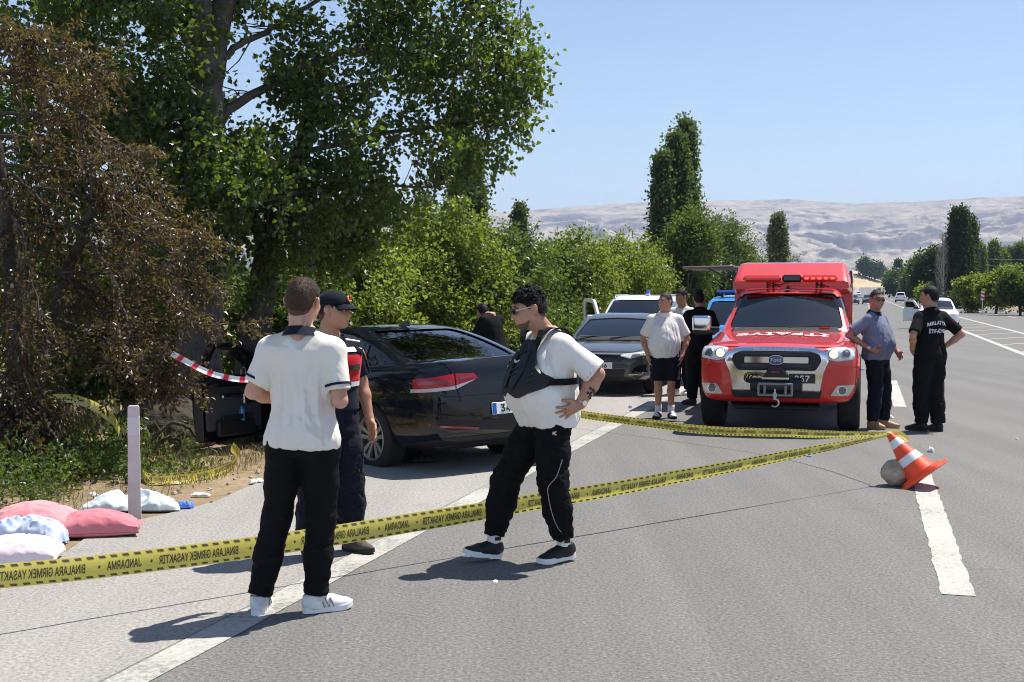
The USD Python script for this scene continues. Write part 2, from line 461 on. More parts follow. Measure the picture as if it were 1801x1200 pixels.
mountain_mat = usdkit.material(stage, "/World/Looks/mountain_rock", {
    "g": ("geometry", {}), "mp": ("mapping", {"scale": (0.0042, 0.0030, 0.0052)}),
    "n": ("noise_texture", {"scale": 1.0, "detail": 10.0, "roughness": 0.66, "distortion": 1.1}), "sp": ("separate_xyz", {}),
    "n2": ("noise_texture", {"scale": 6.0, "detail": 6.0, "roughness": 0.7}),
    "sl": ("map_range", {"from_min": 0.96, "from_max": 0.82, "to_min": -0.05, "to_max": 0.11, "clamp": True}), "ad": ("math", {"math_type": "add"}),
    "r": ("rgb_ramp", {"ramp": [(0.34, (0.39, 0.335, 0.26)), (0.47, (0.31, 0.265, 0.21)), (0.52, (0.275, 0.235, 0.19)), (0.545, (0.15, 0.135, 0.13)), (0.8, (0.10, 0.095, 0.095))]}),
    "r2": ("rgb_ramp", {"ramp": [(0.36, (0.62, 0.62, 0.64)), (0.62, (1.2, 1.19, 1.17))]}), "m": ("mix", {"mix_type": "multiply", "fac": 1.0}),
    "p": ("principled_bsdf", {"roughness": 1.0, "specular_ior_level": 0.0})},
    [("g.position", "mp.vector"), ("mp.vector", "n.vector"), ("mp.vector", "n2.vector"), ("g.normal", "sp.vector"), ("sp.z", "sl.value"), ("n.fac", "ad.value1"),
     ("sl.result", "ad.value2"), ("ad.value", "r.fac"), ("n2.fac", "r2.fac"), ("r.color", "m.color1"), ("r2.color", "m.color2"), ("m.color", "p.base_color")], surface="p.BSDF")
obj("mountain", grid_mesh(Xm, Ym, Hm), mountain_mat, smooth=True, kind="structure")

# the straw coloured knoll at the far end of the road
hx, hy = np.meshgrid(np.linspace(-1, 1, 50), np.linspace(-1, 1, 50), indexing="ij")
kc = D(1462, 500, 830)
prof = np.clip(1 - (hx ** 2 + hy ** 2), 0, 1)
kz = 17.5 * prof ** 0.8 * np.clip(1.12 - hx * 0.55, 0, 1.6) * (0.9 + 0.3 * fbm(np.stack([hx * 3, hy * 3, 0 * hx], -1), 3, 31))
straw = mat("straw_slope", (0.40, 0.31, 0.185), 0.95, 0.1, vary=(0.12, 0.0), color2=(0.52, 0.42, 0.27), coords="geo")
obj("hill", grid_mesh(kc[0] + hx * 52, kc[1] + hy * 60, kz - 1.0), straw, smooth=True, kind="structure")
# ------------------------------------------------------------------ trees, shrubs, grass
bark_dark = mat("bark_dark", (0.07, 0.06, 0.05), 0.95, 0.1, vary=(9.0, 0.4), bump=(22.0, 0.9, 0.03), coords="geo")
bark_grey = mat("bark_grey", (0.105, 0.095, 0.08), 0.95, 0.1, vary=(7.0, 0.35), bump=(18.0, 0.8, 0.03), coords="geo")
twig_mat = mat("twig_bark", (0.10, 0.07, 0.05), 0.9, 0.15)
lf_poplar = leaf_mat("leaf_poplar", [(0.0, (0.035, 0.062, 0.012)), (0.6, (0.055, 0.10, 0.018)), (1.0, (0.10, 0.155, 0.03))], 0.36, 0.42, 0.025, (0.24, 0.36, 0.02))
lf_plum = leaf_mat("leaf_plum", [(0.0, (0.042, 0.020, 0.014)), (0.35, (0.078, 0.042, 0.020)), (0.66, (0.105, 0.085, 0.024)), (0.93, (0.085, 0.12, 0.026)), (0.985, (0.10, 0.10, 0.02)), (0.99, (0.24, 0.02, 0.012)), (1.0, (0.26, 0.03, 0.015))], 0.34, 0.42, 0.03, (0.28, 0.20, 0.03))
lf_apricot = leaf_mat("leaf_apricot", [(0.0, (0.085, 0.125, 0.012)), (0.5, (0.145, 0.185, 0.03)), (0.9, (0.19, 0.225, 0.05)), (1.0, (0.23, 0.24, 0.05))], 0.45, 0.5, 0.006, (0.34, 0.42, 0.05))
lf_green = leaf_mat("leaf_green", [(0.0, (0.04, 0.075, 0.015)), (0.5, (0.065, 0.11, 0.022)), (1.0, (0.10, 0.155, 0.035))], 0.36, 0.5, 0.008, (0.20, 0.30, 0.03))
lf_lombardy = leaf_mat("leaf_lombardy", [(0.0, (0.05, 0.085, 0.028)), (0.5, (0.08, 0.125, 0.04)), (1.0, (0.12, 0.165, 0.06))], 0.34, 0.5, 0.015, (0.18, 0.28, 0.05))
lf_dark = leaf_mat("leaf_dark", [(0.0, (0.02, 0.045, 0.014)), (0.6, (0.035, 0.068, 0.02)), (1.0, (0.055, 0.09, 0.028))], 0.25, 0.5, 0.01, (0.09, 0.16, 0.02))
lf_pale = leaf_mat("leaf_pale", [(0.0, (0.08, 0.105, 0.035)), (0.6, (0.13, 0.155, 0.06)), (1.0, (0.19, 0.2, 0.1))], 0.3, 0.5, 0.04, (0.2, 0.25, 0.08))
dry_twig = mat("dry_twig", (0.42, 0.37, 0.31), 0.9, 0.1)
grass_dry = leaf_mat("grass_dry", [(0.0, (0.16, 0.15, 0.05)), (0.4, (0.26, 0.22, 0.09)), (0.7, (0.36, 0.29, 0.13)), (1.0, (0.10, 0.14, 0.035))], 0.3, 0.5, 0.02, (0.3, 0.27, 0.1))
grass_pale = leaf_mat("grass_pale", [(0.0, (0.20, 0.21, 0.07)), (0.5, (0.28, 0.27, 0.10)), (1.0, (0.16, 0.20, 0.05))], 0.4, 0.5, 0.02, (0.34, 0.34, 0.1))


def leaf_cards(pos, size, rng, aspect=0.75, axis=None, droop=0.3, up=0.5, shape="broad"):
    """one folded leaf (four corners, two triangles) at each place; axis = the direction the leaf points in"""
    n = len(pos)
    if axis is None:
        axis = rng.normal(size=(n, 3))
    axis = axis + rng.normal(size=(n, 3)) * 0.55 + np.array([0, 0, -droop])
    axis /= np.linalg.norm(axis, axis=1, keepdims=True)
    nrm = rng.normal(size=(n, 3)) + np.array([0, 0, up])
    side = np.cross(axis, nrm)
    side /= np.maximum(np.linalg.norm(side, axis=1, keepdims=True), 1e-6)
    nn = np.cross(side, axis)
    L = size * rng.uniform(0.65, 1.25, (n, 1))
    Wd = L * aspect * 0.5
    fold = 0.22 * Wd
    k = 0.36 if shape == "broad" else 0.5
    v = np.stack([pos, pos + axis * L * k + side * Wd + nn * fold, pos + axis * L - nn * L * 0.08, pos + axis * L * k - side * Wd + nn * fold], 1).reshape(-1, 3)
    b = np.arange(n)[:, None] * 4
    f = np.concatenate([b + [0, 1, 2], b + [0, 2, 3]], 1).reshape(-1, 3)
    return trimesh.Trimesh(v, f, process=False)


def blob_points(blobs, n, rng, shell=0.55):
    """n places in a union of ellipsoids (centre, radii), denser towards the skin"""
    c = np.array([b[0] for b in blobs], float)
    r = np.array([b[1] if np.ndim(b[1]) else (b[1],) * 3 for b in blobs], float)
    w = r.prod(1) ** (2 / 3)
    k = rng.choice(len(blobs), n, p=w / w.sum())
    d = rng.normal(size=(n, 3))
    d /= np.linalg.norm(d, axis=1, keepdims=True)
    q = rng.uniform(0, 1, (n, 1)) ** (1 / 3) * shell + (1 - shell) * rng.uniform(0.75, 1.05, (n, 1))
    q = np.clip(q, 0, 1.05)
    return c[k] + d * r[k] * q, d


def twigs_to(points, limbs, rng, r0=0.012, m=5):
    """curved twigs from the nearest place on a limb to each point"""
    t = cKDTree(limbs)
    _, i = t.query(points)
    a = limbs[i]
    s = np.linspace(0, 1, m)[None, :, None]
    mid = (a + points) / 2 + rng.normal(size=a.shape) * 0.12 * np.linalg.norm(points - a, axis=1, keepdims=True)
    P = (1 - s) ** 2 * a[:, None] + 2 * s * (1 - s) * mid[:, None] + s ** 2 * points[:, None]
    ln = np.linalg.norm(points - a, axis=1)[:, None]
    R = (r0 * (0.4 + 0.8 * ln)) * np.linspace(1, 0.25, m)[None]
    return tubes(P, R, 4), P


def curve(pts, m=14):
    pts = np.asarray(pts, float)
    s = np.linspace(0, 1, len(pts))
    q = np.linspace(0, 1, m)
    return np.stack([PchipInterpolator(s, pts[:, k])(q) for k in range(3)], 1)


def limb(pts, r0, r1, n=9, m=14, wob=0.0, rng=None):
    c = curve(pts, m)
    if wob:
        c[1:-1] += rng.normal(size=(m - 2, 3)) * wob
    return tube(c, np.linspace(r0, r1, m), n), c


def leafy(points, dirs, per, spread, size, rng, long=1.5, **kw):
    """each place carries a short shoot with its leaves strung along it"""
    m, n = len(points), len(points) * per
    shoot = dirs * 0.8 + rng.normal(size=(m, 3)) * 0.65 + np.array([0, 0, 0.1])
    shoot /= np.linalg.norm(shoot, axis=1, keepdims=True)
    ln = spread * long * rng.uniform(0.6, 1.6, (m, 1))
    q = rng.uniform(-1, 1, (n, 1))
    base, sh_ = np.repeat(points, per, 0), np.repeat(shoot * ln, per, 0)
    pos = base + sh_ * q + np.array([0, 0, -0.25]) * np.abs(sh_).max(1, keepdims=True) * q ** 2 + rng.normal(size=(n, 3)) * spread * 0.36
    out = np.repeat(shoot, per, 0) * 0.7 + rng.normal(size=(n, 3)) * 0.55
    return leaf_cards(pos, size, rng, axis=out, **kw)


def plant(name, label, cat, base, trunk_mesh, crown_mesh, bark, leaf, group=None, branch_mesh=None):
    t = thing(name, label, cat, base, group=group)
    off = -np.asarray(base, float)
    obj("trunk", place(trunk_mesh, t=off), bark, t, smooth=True)
    if branch_mesh is not None:
        obj("branches", place(branch_mesh, t=off), bark, t, smooth=True, kind="stuff")
    obj("crown", place(crown_mesh, t=off), leaf, t, smooth=False, kind="stuff")
    return t


# -- the big poplar at the verge: two stems and a crown that reaches to the right
rng = np.random.default_rng(11)
bz = -0.15
tb = D(352, 800, 15.6)
tb[2] = bz
top = D(366, 120, 15.7)
limbs, meshes = [], []
for pts, r0, r1 in [
    ([tb, D(352, 560, 15.6), D(356, 330, 15.6), top], 0.30, 0.21),
    ([top, D(392, 10, 15.9), D(440, -200, 16.4), D(470, -420, 17.0)], 0.17, 0.09),
    ([D(364, 160, 15.7), D(350, 20, 15.5), D(330, -200, 15.4), D(300, -500, 15.5)], 0.18, 0.08),
    ([D(372, 180, 15.7), D(408, 90, 15.9), D(470, 55, 16.4), D(560, 0, 17.0)], 0.055, 0.03),
    ([D(366, 230, 15.7), D(480, 150, 16.3), D(640, 90, 17.2), D(850, 130, 18.2)], 0.07, 0.02),
    ([D(360, 330, 15.6), D(480, 280, 16.4), D(650, 240, 17.4), D(900, 210, 18.2)], 0.06, 0.02),
    ([D(358, 400, 15.6), D(470, 350, 16.3), D(600, 330, 17.0), D(760, 330, 17.6)], 0.05, 0.015),
    ([D(392, 10, 15.9), D(560, -120, 16.8), D(760, -150, 17.8), D(920, -20, 18.4)], 0.08, 0.02),
    ([D(356, 300, 15.6), D(260, 210, 15.2), D(150, 120, 14.8), D(20, 60, 14.6)], 0.06, 0.02),
    ([D(350, 100, 15.5), D(250, -20, 15.2), D(120, -60, 15), D(10, -90, 15)], 0.06, 0.02),
    ([D(356, 420, 15.6), D(250, 380, 15.8), D(140, 340, 16), D(40, 300, 16.2)], 0.05, 0.015),
]:
    a, c = limb(pts, r0, r1, 10 if r0 > 0.1 else 7, 18, 0.02, rng)
    meshes.append(a)
    limbs.append(curve(pts, 40))
tr = trimesh.util.concatenate(meshes[:3])
limb_pts = np.concatenate(limbs)


def pxblob(px, py, y, rx, ry, rz=None):
    c = D(px, py, y)
    s = y / FPX
    return (c, (rx * s, rz if rz is not None else 0.9 * (rx + ry) / 2 * s, ry * s))


blobs = [pxblob(840, 110, 18.2, 118, 135), pxblob(740, 30, 17.8, 150, 120), pxblob(860, 225, 18.2, 85, 75), pxblob(900, 135, 18.4, 60, 60), pxblob(860, -90, 18, 60, 150),
         pxblob(640, 130, 17.3, 140, 120), pxblob(560, 240, 16.8, 150, 110), pxblob(700, 270, 17.4, 130, 75), pxblob(810, 300, 17.9, 55, 28), pxblob(600, 340, 17.0, 110, 65),
         pxblob(490, 400, 16.4, 100, 70), pxblob(500, 100, 16.4, 85, 90), pxblob(430, 330, 15.4, 110, 100), pxblob(250, 100, 15.2, 150, 130), pxblob(90, 90, 15.2, 120, 110), pxblob(240, 300, 16.0, 170, 130),
         pxblob(60, 280, 16.4, 120, 130), pxblob(330, 60, 16.9, 90, 90), pxblob(230, 470, 17, 140, 130), pxblob(420, 470, 16.8, 70, 90), pxblob(640, -60, 17, 150, 110), pxblob(180, -110, 15.3, 180, 110),
         pxblob(430, -80, 15.9, 120, 110), pxblob(60, 480, 17, 120, 120), pxblob(350, 260, 16.7, 130, 180), pxblob(580, -260, 17, 260, 150), pxblob(250, -300, 15.6, 260, 150)]
blobs += [pxblob(400, 300, 14.8, 75, 90), pxblob(330, 420, 14.9, 100, 90), pxblob(300, 250, 14.9, 80, 90), pxblob(420, 420, 15.6, 70, 70)]
blobs += [pxblob(230, 30, 16.4, 170, 90), pxblob(110, 180, 16.6, 130, 100), pxblob(300, 160, 16.8, 110, 110)]
pts, dirs = blob_points(blobs, 4700, rng, 0.6)
keep = fbm(pts * 1.25, 3, 5) > 0.415
# the crown is thinner beside the stem, where the photograph shows sky
gap = np.array([D(430, 90, 16.3), D(425, 150, 16.3), D(440, 190, 16.3)])
keep &= cKDTree(np.array([[p[0] / p[1], p[2] / p[1]] for p in gap - [0, 0, CAM_H]])).query(np.stack([pts[:, 0] / pts[:, 1], (pts[:, 2] - CAM_H) / pts[:, 1]], 1))[0] > 0.021
pts, dirs = pts[keep], dirs[keep]
tw, _ = twigs_to(pts[::3], limb_pts, rng, 0.008)
crown = leafy(pts, dirs, 22, 0.165, 0.078, rng, aspect=0.95, up=0.4)
plant("poplar_tree", "huge dark green poplar with grey trunk that overhangs the crashed black sedan", "tree", tb, tr, crown, bark_grey, lf_poplar,
      branch_mesh=trimesh.util.concatenate(meshes[3:] + [tw]))

# -- the leaning dark stem behind the man in the white polo
rng = np.random.default_rng(12)
lb = D(425, 700, 17.0)
lb[2] = -0.2
stem, c1 = limb([lb, D(452, 570, 17.0), D(470, 450, 17.0), D(520, 300, 17.4), D(560, 120, 18)], 0.24, 0.1, 10, 18, 0.01, rng)
st2, c2 = limb([D(470, 450, 17.0), D(440, 380, 16.8), D(420, 300, 16.6)], 0.08, 0.03, 7, 10, 0.01, rng)
bl = [pxblob(560, 420, 17.8, 110, 60), pxblob(470, 360, 17.2, 90, 60), pxblob(640, 380, 18.2, 80, 60)]
p_, d_ = blob_points(bl, 240, rng)
tw, _ = twigs_to(p_[::2], np.concatenate([curve(c1, 40), c2]), rng, 0.008)
plant("leaning_tree", "dark leaning trunk just behind the man in the cream polo", "tree", lb, trimesh.util.concatenate([stem, st2]), leafy(p_, d_, 20, 0.17, 0.09, rng, aspect=0.9), bark_dark, lf_poplar, branch_mesh=tw)

# -- the purple plum in the corner: long arching boughs that droop to the right
rng = np.random.default_rng(13)
pb = D(20, 760, 13.6)
pb[2] = -0.25
tr, ct = limb([pb, D(30, 600, 13.5), D(10, 380, 13.3), D(-20, 200, 13.2)], 0.14, 0.06, 9, 16, 0.015, rng)
tr2, ct2 = limb([pb + [0.1, 0, 0], D(90, 560, 13.4), D(150, 400, 13.0), D(170, 280, 12.8)], 0.09, 0.03, 8, 16, 0.015, rng)
boughs = [
    [(-40, 90), (50, 70), (120, 90), (185, 125)], [(-30, 120), (60, 130), (130, 165), (190, 130)], [(-20, 130), (90, 150), (180, 240), (262, 262)],
    [(0, 200), (110, 215), (215, 280), (285, 350)], [(0, 240), (120, 260), (210, 330), (278, 395)], [(10, 290), (130, 300), (240, 370), (350, 400)],
    [(60, 330), (170, 350), (270, 400), (358, 420)], [(60, 400), (180, 400), (290, 440), (370, 492)], [(90, 430), (200, 440), (300, 480), (380, 515)],
    [(80, 480), (190, 480), (290, 520), (352, 560)], [(90, 540), (200, 545), (300, 570), (428, 572)], [(90, 560), (190, 600), (270, 640), (330, 655)],
    [(60, 560), (120, 600), (200, 650), (290, 690)], [(30, 590), (60, 660), (80, 710), (130, 770)],
    [(10, 400), (-20, 440), (-60, 480), (-90, 520)], [(20, 500), (0, 560), (-40, 640), (-60, 720)], [(20, 560), (30, 660), (20, 740), (40, 800)],
    [(0, 300), (60, 340), (100, 420), (130, 520)], [(0, 330), (40, 420), (60, 520), (90, 590)], [(130, 400), (190, 470), (220, 560), (240, 640)],
    [(-30, 40), (0, 55), (30, 60), (70, 82)],
    [(100, 480), (170, 520), (250, 590), (322, 630)], [(0, 660), (40, 720), (60, 770), (80, 835)], [(-20, 700), (10, 760), (30, 800), (30, 850)],
    [(30, 650), (70, 720), (110, 790), (120, 850)], [(-30, 640), (20, 720), (60, 790), (60, 860)], [(-40, 600), (0, 700), (20, 780), (20, 870)], [(-60, 700), (-20, 780), (0, 830), (-5, 880)]]
bm, leafpos, leafax = [], [], []
for i, b in enumerate(boughs):
    y0 = 13.4 - 0.6 * rng.uniform() - (1.2 if b[-1][1] > 795 else 0)
    ys = np.linspace(y0, y0 - rng.uniform(0.2, 1.6), 4)
    pts = np.array([D(px, py, y) for (px, py), y in zip(b, ys)])
    m_, c_ = limb(pts, 0.022, 0.004, 5, 18, 0.012, rng)
    bm.append(m_)
    cc = curve(pts, 60)
    # side shoots, each carrying a double row of leaves
    for k in rng.choice(np.arange(4, 60), 30):
        ln = rng.uniform(0.25, 0.72) * (1.15 - 0.5 * k / 60)
        dv = rng.normal(size=3) * [1, 1, 0.75] + (cc[k] - cc[k - 3]) * 14 + [0, 0, -0.15]
        dv = dv / np.linalg.norm(dv)
        s = np.linspace(0, 1, 8)[:, None]
        sh = cc[k] + dv * ln * s + np.array([0, 0, -0.22]) * ln * s ** 2
        bm.append(tube(sh[[0, 3, 7]], [0.006, 0.004, 0.002], 3, False))
        nl = int(20 + 58 * ln)
        q = rng.uniform(0.08, 1.0, nl)
        lp = np.stack([np.interp(q, s[:, 0], sh[:, d]) for d in range(3)], 1)
        leafpos.append(lp + rng.normal(size=lp.shape) * 0.028)
        leafax.append(np.repeat(dv[None], nl, 0) * 0.7 + rng.normal(size=(nl, 3)) * 0.55)
crown = leaf_cards(np.concatenate(leafpos), 0.058, rng, aspect=0.42, axis=np.concatenate(leafax), droop=0.35, up=1.0, shape="narrow")
plant("plum_tree", "purple leaved plum tree with drooping reddish boughs beside the white marker post", "tree", pb, trimesh.util.concatenate([tr, tr2]), crown, bark_dark, lf_plum, branch_mesh=trimesh.util.concatenate(bm))


def round_tree(name, label, seed, base, blobs, n, per, size, leaf, bark, r0=0.11, spread=0.2, aspect=0.6, stems=1, cat="tree", group=None, up=0.5, thin=0.34):
    rng = np.random.default_rng(seed)
    base = np.asarray(base, float)
    cs = np.array([b[0] for b in blobs])
    lo = cs[:, 2].min()
    meshes, lim = [], []
    for s in range(stems):
        b0 = base + rng.normal(size=3) * [0.15, 0.15, 0] * (stems > 1)
        fork = base + (cs.mean(0) - base) * 0.4 + rng.normal(size=3) * 0.15
        m_, c_ = limb([b0, (b0 + fork) / 2 + rng.normal(size=3) * 0.06, fork], r0, r0 * 0.7, 8, 8)
        meshes.append(m_)
        lim.append(c_)
    ntr = len(meshes)
    for c, r in blobs:
        rr = np.asarray(r) if np.ndim(r) else np.full(3, r)
        for q in range(2):
            tip = c + rng.normal(size=3) * rr * 0.35 + [0, 0, rr[2] * 0.25]
            m_, c_ = limb([fork, (fork + tip) / 2 + rng.normal(size=3) * 0.12 * rr, tip], r0 * 0.5, r0 * 0.08, 6, 10)
            meshes.append(m_)
            lim.append(curve(c_, 20))
    pts, d = blob_points(blobs, n, rng)
    k = fbm(pts * 1.3 + seed, 3, seed) > thin
    pts, d = pts[k], d[k]
    # shoots that stick out of the outline
    m = max(6, n // 14)
    i = rng.choice(len(pts), m)
    sp = pts[i] + (d[i] * 0.5 + [0, 0, 0.55]) * rng.uniform(0.2, 0.6, (m, 1)) * spread * 3.2
    pts, d = np.vstack([pts, sp, (sp + pts[i]) / 2]), np.vstack([d, d[i], d[i]])
    tw, _ = twigs_to(pts[::4], np.concatenate(lim), rng, r0 * 0.07)
    return plant(name, label, cat, base, trimesh.util.concatenate(meshes[:ntr]), leafy(pts, d, per, spread, size, rng, aspect=aspect, up=up), bark, leaf, group,
                 trimesh.util.concatenate(meshes[ntr:] + [tw]))


def gz(x, y):
    u, v = UV((x, y))
    return float(ground_z(u, v))


def orchard(label, seed, px, top, low, y, halfw, leaf, n=520, per=26, size=0.085, name="apricot_tree", group="orchard trees along the verge", bark=bark_dark, r0=0.10, thin=0.34, spread=0.19):
    """an orchard tree whose crown spans the picture rows top..low at the distance y"""
    rng = np.random.default_rng(seed)
    base = D(px, 515, y)
    base[2] = gz(base[0], base[1])
    low = 515 + (CAM_H + 0.2) / y * FPX
    mid = (top + low) / 2
    hh = (low - top) / 2
    bl = []
    for k in range(9):
        a = rng.uniform(-1, 1)
        e = rng.uniform(-1, 1)
        bl.append(pxblob(px + a * halfw * 0.62, mid + e * hh * 0.55, y + rng.uniform(-0.6, 0.6) * halfw * y / FPX, halfw * rng.uniform(0.36, 0.55), hh * rng.uniform(0.36, 0.5)))
    bl.append(pxblob(px + rng.uniform(-.2, .2) * halfw, top + hh * 0.42, y, halfw * 0.4, hh * 0.42))
    sc = (y / 20.0) ** 0.72
    n = int(n * 1.5)
    return round_tree(name, label, seed, base, bl, n, per, size * (0.75 + 0.35 * sc), leaf, bark, r0 * (0.6 + 0.4 * sc), spread * (0.6 + 0.5 * sc), 0.72, group=group, thin=thin)


orchard("yellow green apricot tree right above the roof of the black sedan", 41, 600, 395, 640, 23.0, 120, lf_apricot, 700, 28)
orchard("bushy pale green apricot tree beyond the black sedan's boot", 42, 790, 355, 640, 30.0, 125, lf_apricot, 760, 28)
orchard("dense apricot tree directly behind the head of the vest wearer", 43, 905, 400, 640, 36.0, 90, lf_green, 560, 26)
orchard("bright yellow green apricot tree with thin stem near the open white door", 44, 1005, 400, 610, 41.0, 72, lf_apricot, 560, 26)
orchard("round sunlit apricot tree above the white four by four", 45, 1105, 418, 600, 49.0, 80, lf_apricot, 560, 26)
orchard("tall shaggy green tree at the foot of the highest columnar poplar", 46, 1195, 372, 620, 58.0, 75, lf_green, 760, 26)
orchard("broad green tree whose crown rises beside the red truck's roof box", 47, 1285, 378, 610, 84.0, 80, lf_green, 640, 26)
orchard("low bush of green leaves in shade behind the leaning trunk", 48, 500, 470, 660, 21.0, 100, lf_green, 560, 26)
orchard("shadowy orchard tree seen through the plum tree boughs", 49, 240, 420, 660, 19.5, 130, lf_green, 620, 26)
orchard("deep green orchard tree at the outer edge of the verge", 50, 60, 420, 690, 20.0, 150, lf_green, 620, 26)
orchard("taller green tree between the overhanging poplar and the pale apricots", 51, 700, 400, 620, 36.0, 85, lf_green, 520, 26)
orchard("dark green tree behind the firefighter next to the chrome mirror", 52, 1235, 440, 640, 68.0, 75, lf_dark, 560, 26)
orchard("green tree just past the red truck near the empty carriageway", 53, 1462, 470, 545, 240.0, 32, lf_green, 300, 24)
orchard("half hidden green tree behind the red truck's roof", 54, 1385, 450, 560, 140.0, 55, lf_green, 380, 24)


def column_tree(label, seed, px, top, low, y, halfw, leaf, n, per, size, blobs=None, bark=bark_grey, name="columnar_poplar", lean=0.0, group="columnar poplars", thin=0.44):
    """a Lombardy poplar: many upright sprays round one stem"""
    rng = np.random.default_rng(seed)
    size, n = size * 0.55, int(n * 2.3)
    base = D(px, 515, y)
    base[2] = gz(base[0], base[1])
    s = y / FPX
    z0, z1 = D(px, low, y)[2], D(px, top, y)[2]
    h = z1 - z0
    w = halfw * s
    q = rng.uniform(0, 1, n) ** 0.9
    prof = np.interp(q, [0, 0.12, 0.35, 0.6, 0.82, 1.0], [0.62, 0.9, 1.0, 0.76, 0.34, 0.03])
    a = rng.uniform(0, 2 * np.pi, n)
    rr = w * prof * np.sqrt(rng.uniform(0.12, 1, n)) * (0.78 + 0.5 * fbm(np.stack([np.cos(a) * 2, np.sin(a) * 2, q * 5], -1), 3, seed))
    pts = np.stack([base[0] + lean * q + rr * np.cos(a), base[1] + rr * np.sin(a), z0 + q * h], 1)
    k = fbm(pts * (0.9 / max(w, 0.6)), 3, seed + 1) > thin
    pts, a = pts[k], a[k]
    d = np.stack([np.cos(a) * 0.35, np.sin(a) * 0.35, np.full(len(a), 0.95)], 1)
    tops = pts + d * h * 0.05 * rng.uniform(0.5, 1.7, (len(pts), 1))
    pts2 = np.concatenate([pts, (pts + tops) / 2, tops])
    d2 = np.concatenate([d, d, d])
    topx = base + [lean, 0, z1 - base[2]]
    tr, c = limb([base, base + (topx - base) * 0.5, topx], 0.02 * h + 0.05, 0.015, 7, 12)
    tw = tubes(np.stack([np.stack([np.full(len(pts), base[0]), np.full(len(pts), base[1]), np.maximum(pts[:, 2] - h * 0.12, base[2])], 1), pts, tops], 1)[::3],
               np.repeat([[0.03, 0.015, 0.004]], len(pts[::3]), 0) * (h / 12), 3)
    return plant(name, label, "tree", base, tr, leafy(pts2, d2, per, size * 1.5, size, rng, aspect=0.8, droop=-0.3, up=0.2), bark, leaf, group, tw)


column_tree("tallest columnar poplar, standing against the mountain beyond the orchard", 61, 1190, 262, 600, 62.0, 27, lf_lombardy, 1300, 9, 0.30)
column_tree("slim leader of the tall poplar pair, topping the highest columnar tree", 62, 1205, 232, 520, 63.0, 21, lf_lombardy, 700, 9, 0.30)
column_tree("short side stem on the outer flank of the highest columnar poplar", 63, 1163, 290, 560, 61.0, 13, lf_lombardy, 460, 9, 0.30)
column_tree("slender pale poplar between the mountain and the truck's roof box", 64, 1367, 387, 470, 120.0, 13, lf_pale, 360, 9, 0.42)
column_tree("dark green poplar glimpsed under the overhanging poplar's lowest leaves", 65, 822, 230, 420, 48.0, 24, lf_lombardy, 800, 9, 0.26)
column_tree("tiny twin poplar peeping above the orchard against the mountain", 66, 914, 368, 440, 75.0, 6, lf_lombardy, 110, 9, 0.32)
column_tree("grey green poplar in front of the mountain over the sedan's boot", 67, 745, 360, 440, 70.0, 24, lf_pale, 320, 9, 0.35)
column_tree("massive dark columnar tree at the far side of the highway", 68, 1686, 383, 548, 150.0, 20, lf_dark, 2400, 9, 0.55, thin=0.22)
column_tree("second dark column leaning on the massive tree across the highway", 69, 1703, 395, 530, 151.0, 10, lf_dark, 800, 9, 0.5, thin=0.25)
column_tree("narrow conical tree on the skyline left of the highway bushes", 70, 1580, 459, 482, 420.0, 6, lf_dark, 120, 8, 0.9)
for i, (px, tp, hw, y, lb_) in enumerate([(1722, 440, 8, 210, "first and slimmest"), (1748, 434, 13, 230, "stout middle"), (1776, 440, 9, 240, "light fourth"), (1792, 434, 9, 240, "outermost"), (1762, 446, 8, 235, "smallest")]):
    column_tree(f"{lb_} of the distant poplars behind the bushes across the highway", 71 + i, px, tp, 500, y, hw, lf_green, 300, 8, 0.7, group="distant poplars beyond the bushes")

# the bare pale poplar
rng = np.random.default_rng(80)
db = D(1656, 545, 149.0)
db[2] = gz(db[0], db[1])
dt = D(1658, 408, 149.0)
tr, c = limb([db, (db + dt) / 2 + [0.15, 0, 0], dt], 0.17, 0.02, 7, 14)
q = rng.uniform(0.03, 0.97, 250)
b0 = db + (dt - db) * q[:, None]
aa = rng.uniform(0, 2 * np.pi, 250)
le = 1.0 * np.interp(q, [0, 0.2, 0.6, 1], [0.5, 1.0, 0.8, 0.25]) * rng.uniform(0.4, 1, 250)
b1 = b0 + np.stack([np.cos(aa) * le * 1.05, np.sin(aa) * le * 1.05, le * 2.2], 1)
tw = tubes(np.stack([b0, (b0 + b1) / 2 + np.stack([np.cos(aa) * .2, np.sin(aa) * .2, 0 * aa], 1), b1], 1), np.repeat([[0.024, 0.017, 0.007]], 250, 0), 3)
t = thing("bare_tree", "bare pale grey dead poplar beside the massive dark column", "tree", db)
obj("trunk", place(tr, t=-db), dry_twig, t, smooth=True)
obj("branches", place(tw, t=-db), dry_twig, t, smooth=True, kind="stuff")


def far_bush(label, seed, px, top, low, y, halfw, leaf, n=260, size=0.5, name="bush", group="bushes across the highway"):
    rng = np.random.default_rng(seed)
    base = D(px, 515, y)
    base[2] = gz(base[0], base[1])
    size, n = size * 0.62, int(n * 1.9)
    mid, hh = (top + low) / 2, (low - top) / 2
    bl = [pxblob(px + rng.uniform(-.55, .55) * halfw, mid + rng.uniform(-.45, .5) * hh, y + rng.uniform(-.4, .4) * halfw * y / FPX, halfw * rng.uniform(.4, .6), hh * rng.uniform(.42, .62)) for _ in range(7)]
    return round_tree(name, label, seed, base, bl, n, 20, size, leaf, bark_dark, 0.12, size * 1.4, 0.75, cat="tree" if "tree" in name else "bush", group=group, thin=0.3)


